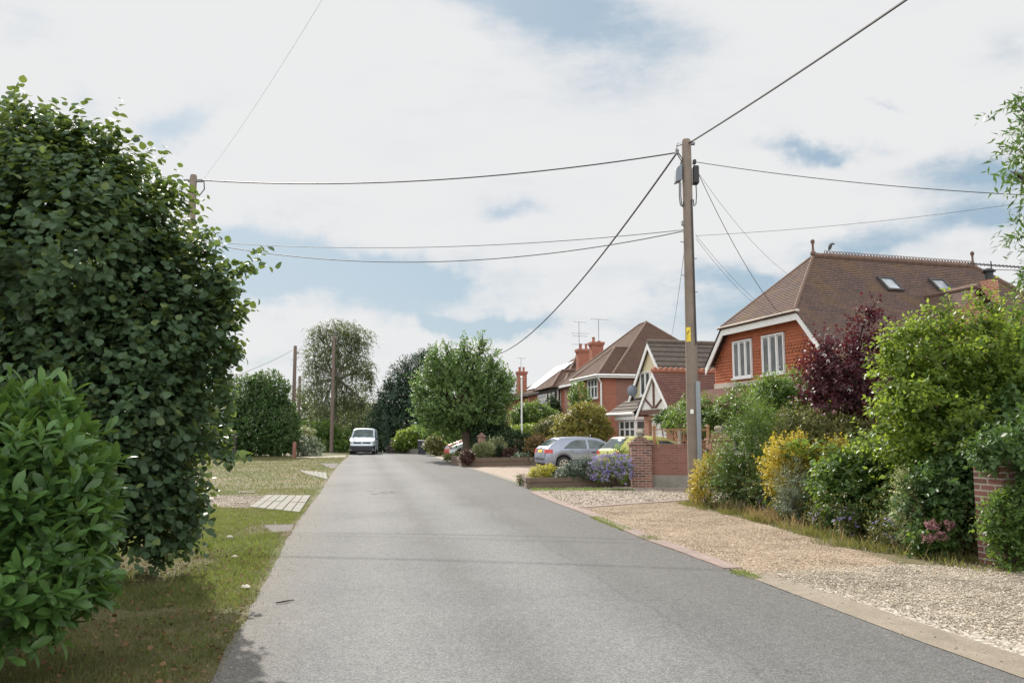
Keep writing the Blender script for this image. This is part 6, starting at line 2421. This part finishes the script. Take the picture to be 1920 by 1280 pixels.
# far front gardens
plant('clipped_hedge', 'dark glossy hedge in front of the half timbered house', 'hedge', 45.5, [(962, 832, 30, 22), (985, 836, 20, 20), (942, 836, 14, 20)], 1300, 'l_dark', .12, per=7, slen=.25, shell=(.8, 1.03), lumps=.05, cull=.8)
plant('shrub', 'bronze rounded shrub left of the silver hatchback', 'shrub', 41, [(1003, 838, 20, 20), (1012, 850, 16, 18), (996, 852, 14, 14)], 620, 'l_bronze', .1, per=8, slen=.28, up=0, droop=.3, group='front garden shrubs')
plant('shrub', 'low yellow green shrub on top of the dark hedge', 'shrub', 50, [(970, 806, 28, 7), (945, 806, 16, 8), (995, 806, 22, 8)], 520, 'l_lime', .11, per=7, slen=.25, group='front garden shrubs')
plant('shrub', 'green leafy shrub below the half timbered bay', 'shrub', 54, [(1000, 778, 34, 24), (985, 790, 26, 18), (1030, 792, 26, 22), (975, 775, 16, 14)], 1600, 'l_mid', .14, per=8, slen=.4, group='front garden shrubs')
plant('shrub', 'dark ivy like shrub climbing the half timbered house', 'shrub', 57.5, [(1038, 770, 12, 22), (1034, 752, 8, 12), (1046, 785, 12, 18)], 620, 'l_dark', .12, per=8, slen=.3, group='front garden shrubs')
plant('shrub', 'olive green shrub left of the orange tipped acer', 'shrub', 46, [(1040, 800, 28, 16), (1060, 800, 20, 18), (1020, 806, 20, 10)], 900, 'l_olive', .11, per=8, slen=.3, group='front garden shrubs')
plant('sapling', 'slim green young tree before the brick house window', 'tree', 44.5, [(1083, 738, 14, 20), (1090, 752, 16, 16), (1078, 765, 10, 14), (1110, 775, 22, 14)], 420, 'l_mid', .12, per=7, slen=.35, stem=.03, fork=2)
plant('acer', 'orange tipped yellow green acer behind the cars', 'tree', 40.5, [(1095, 790, 42, 24), (1070, 800, 30, 20), (1118, 800, 28, 18), (1098, 770, 30, 14), (1095, 812, 52, 14)], 1500, 'l_acer', .12, per=8, slen=.34, up=0, droop=.35, stem=.05, fork=2)

# raised bed round the street tree
BY = 40.2
plant('topiary', 'dark maroon round shrub overhanging the far bed corner', 'shrub', 38.9, [(876, 856, 13, 11)], 320, 'l_maroon', .07, per=8, slen=.14, lumps=.04, shell=(.75, 1.02), group='plants in the further bed')
plant('ornamental_grass', 'pale tufted grass in the middle of the further bed', 'plant', 40.8, [(903, 852, 15, 12), (912, 846, 12, 10), (896, 848, 8, 9)], 480, 'l_pampas', .3, 'blade', per=7, slen=.15, up=1.2, droop=-.2, open_=.35, group='plants in the further bed')
plant('shrub', 'dark low shrub beside the pale tufted grass', 'shrub', 41.2, [(932, 848, 10, 12)], 240, 'l_dark', .08, per=8, slen=.2, group='plants in the further bed')
plant('shrub', 'rusty brown low shrub in the further bed', 'shrub', 41, [(952, 852, 13, 9), (962, 848, 8, 8)], 330, 'l_maroon', .08, per=8, slen=.2, group='plants in the further bed')
plant('flowering_plant', 'tall pale yellow spiky plant behind the tufted grass', 'plant', 43.2, [(924, 838, 10, 12), (935, 834, 8, 9), (940, 842, 9, 8)], 200, 'l_pampas', .16, 'narrow', per=8, slen=.4, up=1.0, group='plants in the further bed')
plant('hosta', 'blue green broad leaved plant at the bed front', 'plant', 40.6, [(972, 860, 12, 5), (986, 858, 10, 6)], 120, 'l_silver', .18, 'oval', per=6, slen=.2, up=.8, group='plants in the further bed')
plant('ground_cover_plant', 'low grey green plants trailing at the left bed end', 'plant', 44, [(850, 856, 14, 4), (838, 858, 8, 4), (862, 852, 10, 5)], 260, 'l_olive', .08, per=6, slen=.15, group='plants in the further bed')
plant('shrub', 'dark shrub mass between the brick pier and the glossy hedge', 'shrub', 46.5, [(922, 822, 16, 16), (940, 815, 18, 18), (912, 806, 18, 14), (892, 818, 8, 20)], 800, 'l_dark', .12, per=8, slen=.3, group='front garden shrubs')

# raised bed with asters
plant('shrub', 'low golden green mound at the left end of the aster bed', 'shrub', 24.3, [(1012, 888, 18, 11), (1026, 884, 14, 10), (1003, 890, 9, 8)], 430, 'l_goldgreen', .05, per=8, slen=.14, group='plants in the aster bed')
plant('shrub', 'pale cream flowered plant between golden mound and dark shrub', 'plant', 24.3, [(1043, 890, 13, 8), (1054, 886, 10, 9)], 260, 'l_silver', .045, per=7, slen=.12, group='plants in the aster bed', flowers=('f_white', 30, .05))
plant('shrub', 'dark grey green bushy shrub left of the asters', 'shrub', 24.5, [(1080, 882, 22, 17), (1095, 880, 16, 18), (1064, 886, 12, 12)], 720, 'l_bluegreen', .045, per=8, slen=.16, group='plants in the aster bed')
plant('aster', 'mound of purple asters in flower against the brick pier', 'plant', 24.2, [(1130, 880, 22, 20), (1160, 876, 22, 22), (1146, 872, 26, 18), (1120, 886, 14, 14), (1172, 884, 12, 20)], 900, 'l_mid', .05, 'narrow', per=8, slen=.16, core=200, group='plants in the aster bed',
      flowers=('f_purple', 700, .05, {'shell': (.92, 1.12), 'per': 7}))
plant('sapling', 'yellow green sprig rising above the asters before the lime car', 'plant', 25, [(1163, 846, 12, 9), (1172, 852, 9, 9)], 70, 'l_lime', .06, per=7, slen=.2, group='plants in the aster bed')
plant('valerian', 'small pinkish plant at the kerb by the bed corner', 'plant', 25.2, [(977, 902, 5, 9), (972, 899, 4, 6)], 70, 'l_mid', .06, 'narrow', per=6, slen=.2, up=.9, flowers=('f_pink', 24, .05))

# right-hand planting
plant('golden_shrub', 'small golden shrub growing against the tall pole foot', 'shrub', 18.2, [(1316, 905, 22, 34), (1332, 880, 24, 30), (1308, 920, 16, 20), (1345, 865, 14, 18)], 620, 'l_gold', .045, per=8, slen=.16, shell=(.5, 1.05), group='shrubs of the right hand border')
plant('white_speckled_shrub', 'loose green shrub speckled with small white flowers beside the pole', 'shrub', 17.4, [(1395, 855, 52, 55), (1430, 830, 50, 60), (1400, 912, 56, 44), (1448, 890, 44, 60), (1362, 880, 30, 44), (1420, 790, 34, 40), (1440, 940, 34, 24)], 4200, 'l_mid', .055, 'narrow', per=10, slen=.26, core=700,
      shell=(.45, 1.1), lumps=.25, group='shrubs of the right hand border', flowers=('f_white', 150, .03, {'per': 4}))
plant('clipped_hedge', 'light green flat topped hedge behind the ball capped pier', 'hedge', 27.5, [(1350, 812, 26, 12), (1385, 812, 30, 13), (1420, 812, 26, 14), (1330, 818, 14, 9)], 800, 'l_lime', .05, per=7, slen=.14, shell=(.8, 1.03), lumps=.06)
plant('golden_flowering_shrub', 'tall golden yellow leaved shrub in the middle of the border', 'shrub', 15.4, [(1490, 862, 40, 36), (1462, 890, 26, 40), (1520, 885, 26, 40), (1540, 920, 24, 60), (1515, 965, 24, 30), (1575, 850, 18, 26)], 1800, 'l_gold', .055, per=8, slen=.24, shell=(.45, 1.1), lumps=.28, up=.7,
      group='shrubs of the right hand border')
plant('sage_bush', 'grey green sage like bush in front of the golden shrub', 'shrub', 14.7, [(1488, 905, 28, 40), (1480, 940, 24, 24), (1560, 885, 16, 26)], 520, 'l_silver', .045, 'narrow', per=8, slen=.2, up=.8, group='shrubs of the right hand border')
plant('leafy_shrub', 'broad leaved mid green shrub between golden shrub and cream pillar', 'shrub', 13.2, [(1600, 900, 56, 60), (1640, 950, 50, 60), (1590, 960, 44, 48), (1660, 890, 46, 60), (1570, 900, 36, 50)], 1500, 'l_mid', .09, per=8, slen=.26, core=300, droop=.55, lumps=.24, group='shrubs of the right hand border')
plant('olive_shrub', 'olive tinted rose bush under the purple tree', 'shrub', 16.4, [(1570, 820, 60, 44), (1530, 840, 40, 36), (1620, 830, 44, 40), (1500, 810, 40, 46), (1650, 850, 40, 30)], 2200, 'l_olive', .06, per=8, slen=.26, core=400, lumps=.18, group='shrubs of the right hand border', flowers=('f_pink', 4, .09))
plant('tall_shrub', 'tall soft green shrub left of the purple tree', 'shrub', 19.5, [(1460, 770, 44, 50), (1490, 740, 40, 34), (1520, 780, 40, 50), (1440, 740, 24, 30)], 2300, 'l_mid', .065, per=8, slen=.3, core=400, lumps=.18, group='shrubs of the right hand border')
tree('purple_tree', 'dark purple leaved small tree before the brown roof', 16.8, 1612, [(1590, 690, 62, 60), (1620, 640, 30, 40), (1555, 740, 52, 50), (1645, 735, 72, 70), (1610, 800, 62, 40), (1632, 585, 14, 26), (1530, 690, 24, 36), (1700, 690, 40, 60), (1655, 640, 20, 30), (1545, 650, 12, 20)],
     1500, 'l_red', 'bark_dark', .07, .085, per=9, slen=.36, shell=(.35, 1.08), lumps=.22, up=.5, trunk_h=1.5, fork=3, cull=.2)
tree('yellow_green_tree', 'large bright yellow green bush tree at the right edge', 12.2, 1790,
     [(1790, 720, 110, 90), (1720, 760, 64, 70), (1850, 690, 90, 70), (1700, 665, 40, 40), (1880, 760, 110, 120), (1780, 820, 100, 90), (1850, 880, 100, 100), (1720, 850, 56, 60), (1845, 612, 28, 30), (1905, 640, 40, 36), (1965, 750, 105, 110), (1990, 880, 110, 130), (1760, 620, 26, 28), (1690, 720, 40, 40), (1890, 840, 70, 50, -1.3)],
     5200, leaf_m='l_lime', bark='bark', r=.09, leaf=.085, core=900, per=9, slen=.32, shell=(.5, 1.06), lumps=.3, up=.3, rand=.6, trunk_h=1.2, droop=.25)
yg = bpy.data.objects['yellow_green_tree']
foliage('leafy_shoot', pxblobs([(1665, 640, 14, 16, 0, .2), (1690, 625, 12, 20, 0, .2), (1740, 640, 10, 24, 0, .2), (1770, 590, 10, 26, 0, .2), (1800, 600, 14, 26, 0, .2), (1840, 560, 12, 26, 0, .2), (1868, 572, 12, 22, 0, .2), (1655, 690, 16, 10, 0, .2), (1650, 770, 18, 10, 0, .2),
                                 (1672, 810, 18, 12, 0, .2), (1690, 870, 18, 14, 0, .2), (1905, 580, 10, 22, 0, .2), (1715, 615, 8, 20, 0, .2), (1820, 655, 26, 20, -.9, .2), (1740, 740, 26, 20, -.8, .2), (1820, 770, 40, 24, -1.1, .2)], 12.0), 260, M['l_lime'], yg, yg.location, .08, 'oval', seed=19,
        per=8, slen=.34, shell=(.1, 1.0), up=.8, rand=.5, droop=.3, cull=0)
plant('evergreen_shrub', 'dark leafy mass hanging round the old brick pier', 'shrub', 11.2, [(1790, 920, 70, 60), (1850, 860, 60, 50), (1930, 880, 40, 90, -1.2), (1745, 940, 40, 50), (1905, 800, 60, 60), (1865, 848, 44, 26, -1.35)], 1700, mat='l_hedge', leaf=.08, core=300, per=8, slen=.28, lumps=.18, group='shrubs of the right hand border', zmin=.35)
plant('variegated_shrub', 'narrow pillar of cream variegated leaves near the low wall', 'shrub', 11.3, [(1694, 915, 12, 36), (1700, 965, 22, 36), (1712, 1005, 26, 30), (1735, 1012, 16, 24)], 640, 'l_cream', .035, per=8, slen=.12, lumps=.1, up=.7, group='shrubs of the right hand border')
plant('hydrangea', 'small plant with dusky pink flower heads at the wall foot', 'plant', 10.8, [(1745, 1010, 26, 28), (1768, 990, 20, 30), (1735, 1030, 16, 18)], 190, 'l_mid', .08, per=7, slen=.2, droop=.4, group='shrubs of the right hand border')
for k, (px, py) in enumerate([(1740, 1008), (1764, 1006), (1748, 985), (1776, 983)]):
    pass
hyd = bpy.data.objects['hydrangea']
heads = [(P(px, py, 10.55)) for px, py in [(1739, 1008), (1764, 1006), (1748, 984), (1777, 984)]]
rg = np.random.default_rng(3)
hb_ = [(h.x, h.y, h.z, .075, .075, .045) for h in heads]
pp, oo, rg = sprig_points(hb_, 120, rg, (.6, 1.0), 0, 0, .05)
a_, b_, c_, d_ = sprigs(pp, oo, rg, 6, .03, .035, .6)
leaf_mesh('flower_head', a_, b_, c_, d_, 'petal', M['f_pink'], hyd, hyd.location)
plant('small_shrub', 'small bright green shrub with bare stems before the old pier', 'shrub', 9.75, [(1888, 985, 34, 40), (1912, 945, 30, 40), (1872, 955, 20, 24), (1868, 1020, 16, 14), (1925, 1010, 30, 40), (1895, 1055, 24, 12)], 520, 'l_mid', .06, per=8, slen=.2, lumps=.18, stem=.022, fork=2, zmin=.03, group='shrubs of the right hand border')
plant('hedge', 'dark shrub continuing past the old pier out of view', 'hedge', 10.6, [(1960, 930, 60, 120), (2060, 900, 90, 160)], 700, 'l_hedge', .075, per=8, slen=.25, lumps=.15)

# rough undergrowth that ties the border plants together
ub = []
ru = random.Random(21)
for k in range(60):
    t = k / 59
    y = 18.2 - 8.2 * t
    x0 = lin([(5.35, 9.6), (4.75, 11.8), (4.45, 15.2), (3.9, 18.5)][::1], y)
    r = ru.uniform(.16, .38)
    ub.append((x0 + .55 + ru.uniform(-.15, .8), y, ru.uniform(.1, .65), r, r, r * ru.uniform(.8, 1.5)))
rg = np.random.default_rng(31)
for mm, nn_, lf, kd, sl_ in (('l_hedge', 1500, .055, 'oval', .2), ('l_wild', 700, .07, 'narrow', .26), ('l_olive', 800, .05, 'oval', .2)):
    pp, oo, rg = sprig_points(ub, nn_, rg, (.4, 1.15), .02, 0, .2)
    a_, b_, c_, d_ = sprigs(pp, oo, rg, 8, sl_, lf, .5, .6)
    tag(leaf_mesh('undergrowth', a_, b_, c_, d_, kd, M[mm]), kind='stuff')

# ferns: arching fronds of narrow leaflets


def fern(px, py, Y, r, label, n=9, seed=1):
    rng_ = random.Random(seed)
    c = P(px, py, Y)
    base = V(c.x, Y, 0)
    e = empty('fern', base, 0, label, 'fern', 'ferns in the right hand border')
    P_, D_, N_, S_ = [], [], [], []
    mb = MB()
    for k in range(n):
        a = 2 * math.pi * k / n + rng_.uniform(-.3, .3)
        d = V(math.cos(a), math.sin(a), 0)
        hk = rng_.uniform(.45, 1.1)
        pts = []
        for i in range(15):
            t = i / 14
            pts.append(V(0, 0, c.z - r * .5) + d * r * t * .9 + Z3 * r * hk * (2.3 * t - 1.55 * t * t))
        for i in range(2, 14):
            t = i / 14
            tang = (pts[i + 1] - pts[i - 1]).normalized()
            side = tang.cross(Z3).normalized()
            for s in (1, -1):
                P_.append(base + pts[i])
                D_.append(side * s + tang * .35 - Z3 * .12)
                N_.append(side.cross(tang) * 1.0)
                S_.append(r * .3 * math.sin(math.pi * min(.97, .12 + t * .88)) + .02)
        mb.tube([V(0, 0, 0)] + pts, [.006] + [.005 * (1 - .7 * i / 14) for i in range(15)], 5)
    leaf_mesh('frond', np.array(P_), np.array(D_), np.array(N_), np.array(S_), 'narrow', M['l_mid'], e, base)
    mb.build('stem', M['bark_dark'], e, True, uv=False)


fern(1500, 845, 15.2, .55, 'green fern arching over the golden shrub', 11, 1)
fern(1690, 862, 12.6, .38, 'small fern at the edge of the yellow green bush tree', 9, 2)
plant('red_flower', 'cluster of red flowers beside the small fern', 'plant', 12.3, [(1716, 858, 12, 12)], 24, 'l_mid', .05, per=5, slen=.1, flowers=('f_red', 16, .045), stem=.006)
plant('red_flower', 'few red flowers above the cream variegated pillar', 'plant', 12.4, [(1672, 902, 10, 5)], 20, 'l_mid', .05, per=5, slen=.1, flowers=('f_red', 9, .04), stem=.006)
for k, (px, Y, lab) in enumerate([(1432, 16.6, 'lilac wild asters at the foot of the white speckled shrub'), (1475, 15.0, 'lilac wild asters below the golden shrub'), (1540, 13.4, 'lilac wild asters before the broad leaved shrub'), (1588, 12.6, 'lilac spikes left of the cream variegated pillar'),
                                   (1655, 11.6, 'lilac spikes touching the cream variegated pillar')]):
    y = G(px, 811 + FPX * EYE / Y).y
    py = 811 + FPX * (EYE - .22) / Y
    plant('wild_aster', lab, 'plant', Y, [(px, py, 20 * 15 / Y * .8, 17 * 15 / Y)], 90, 'l_grass', .06, 'narrow', per=7, slen=.22, up=1.0, stem=.006, group='wild asters at the border foot', flowers=('f_purple', 26, .035))

# climbers along the veranda and the garage
wv = []
for s, t, z, r in [(-1.4, 4.2, 2.1, .36), (-1.45, 3.3, 2.25, .42), (-1.5, 2.5, 2.45, .5), (-1.5, 1.7, 2.3, .55), (-1.5, 1.0, 2.1, .55), (-1.45, .2, 2.4, .5), (-1.3, -.6, 2.6, .55), (-1.5, 2.0, 1.9, .45)]:
    p = FA.w(s, t, z)
    wv.append((p.x, p.y, p.z, r, r, r * .85))
plant('wisteria', 'wisteria trained along the veranda of the tiled house', 'climber', 0, None, 1700, 'l_mid', .07, per=9, slen=.26, lumps=.18, droop=.5, hang=.8, world_blobs=wv, stem=.03, part='foliage', group='climbers on the houses')
wv = []
for px, py, Y, r in [(1250, 770, 30.8, .36), (1265, 768, 30.4, .4), (1282, 772, 30, .4), (1236, 778, 30.8, .26), (1253, 790, 30.6, .3), (1310, 776, 29, .36), (1328, 768, 28.5, .4)]:
    p = P(px, py, Y)
    wv.append((p.x, p.y, p.z - .12, r * .72, r * .72, r * .55))
plant('wisteria', 'green climber bunched at the white garage gable', 'climber', 0, None, 760, 'l_hedge', .07, per=9, slen=.2, lumps=.12, droop=.5, hang=.8, world_blobs=wv, stem=.03, part='foliage', group='climbers on the houses')

# ash tree whose twigs reach in at the upper right
ab = []
for px, py, Y, r in [(1938, 300, 8.2, .24), (1945, 235, 8.3, .2), (1908, 325, 8.0, .1), (2000, 300, 8.4, .42), (1945, 500, 8.6, .13), (1990, 470, 8.6, .3), (2060, 250, 8.6, .8), (2060, 480, 8.8, .8), (1940, 185, 8.3, .14), (1925, 535, 8.5, .14)]:
    p = P(px, py, Y)
    ab.append((p.x, p.y, p.z, r, r * 1.1, r))
tree('ash_tree', 'ash twigs with slender leaflets reaching in at the upper right edge', 8.7, 2120, None, 1000, 'l_hedge', 'bark', .11, .1, 'narrow', per=11, slen=.3, lumps=.15, up=-.1, hang=.9, droop=.4, world_blobs=ab, trunk_h=2.6, shell=(.3, 1.05), cull=0, open_=.9)
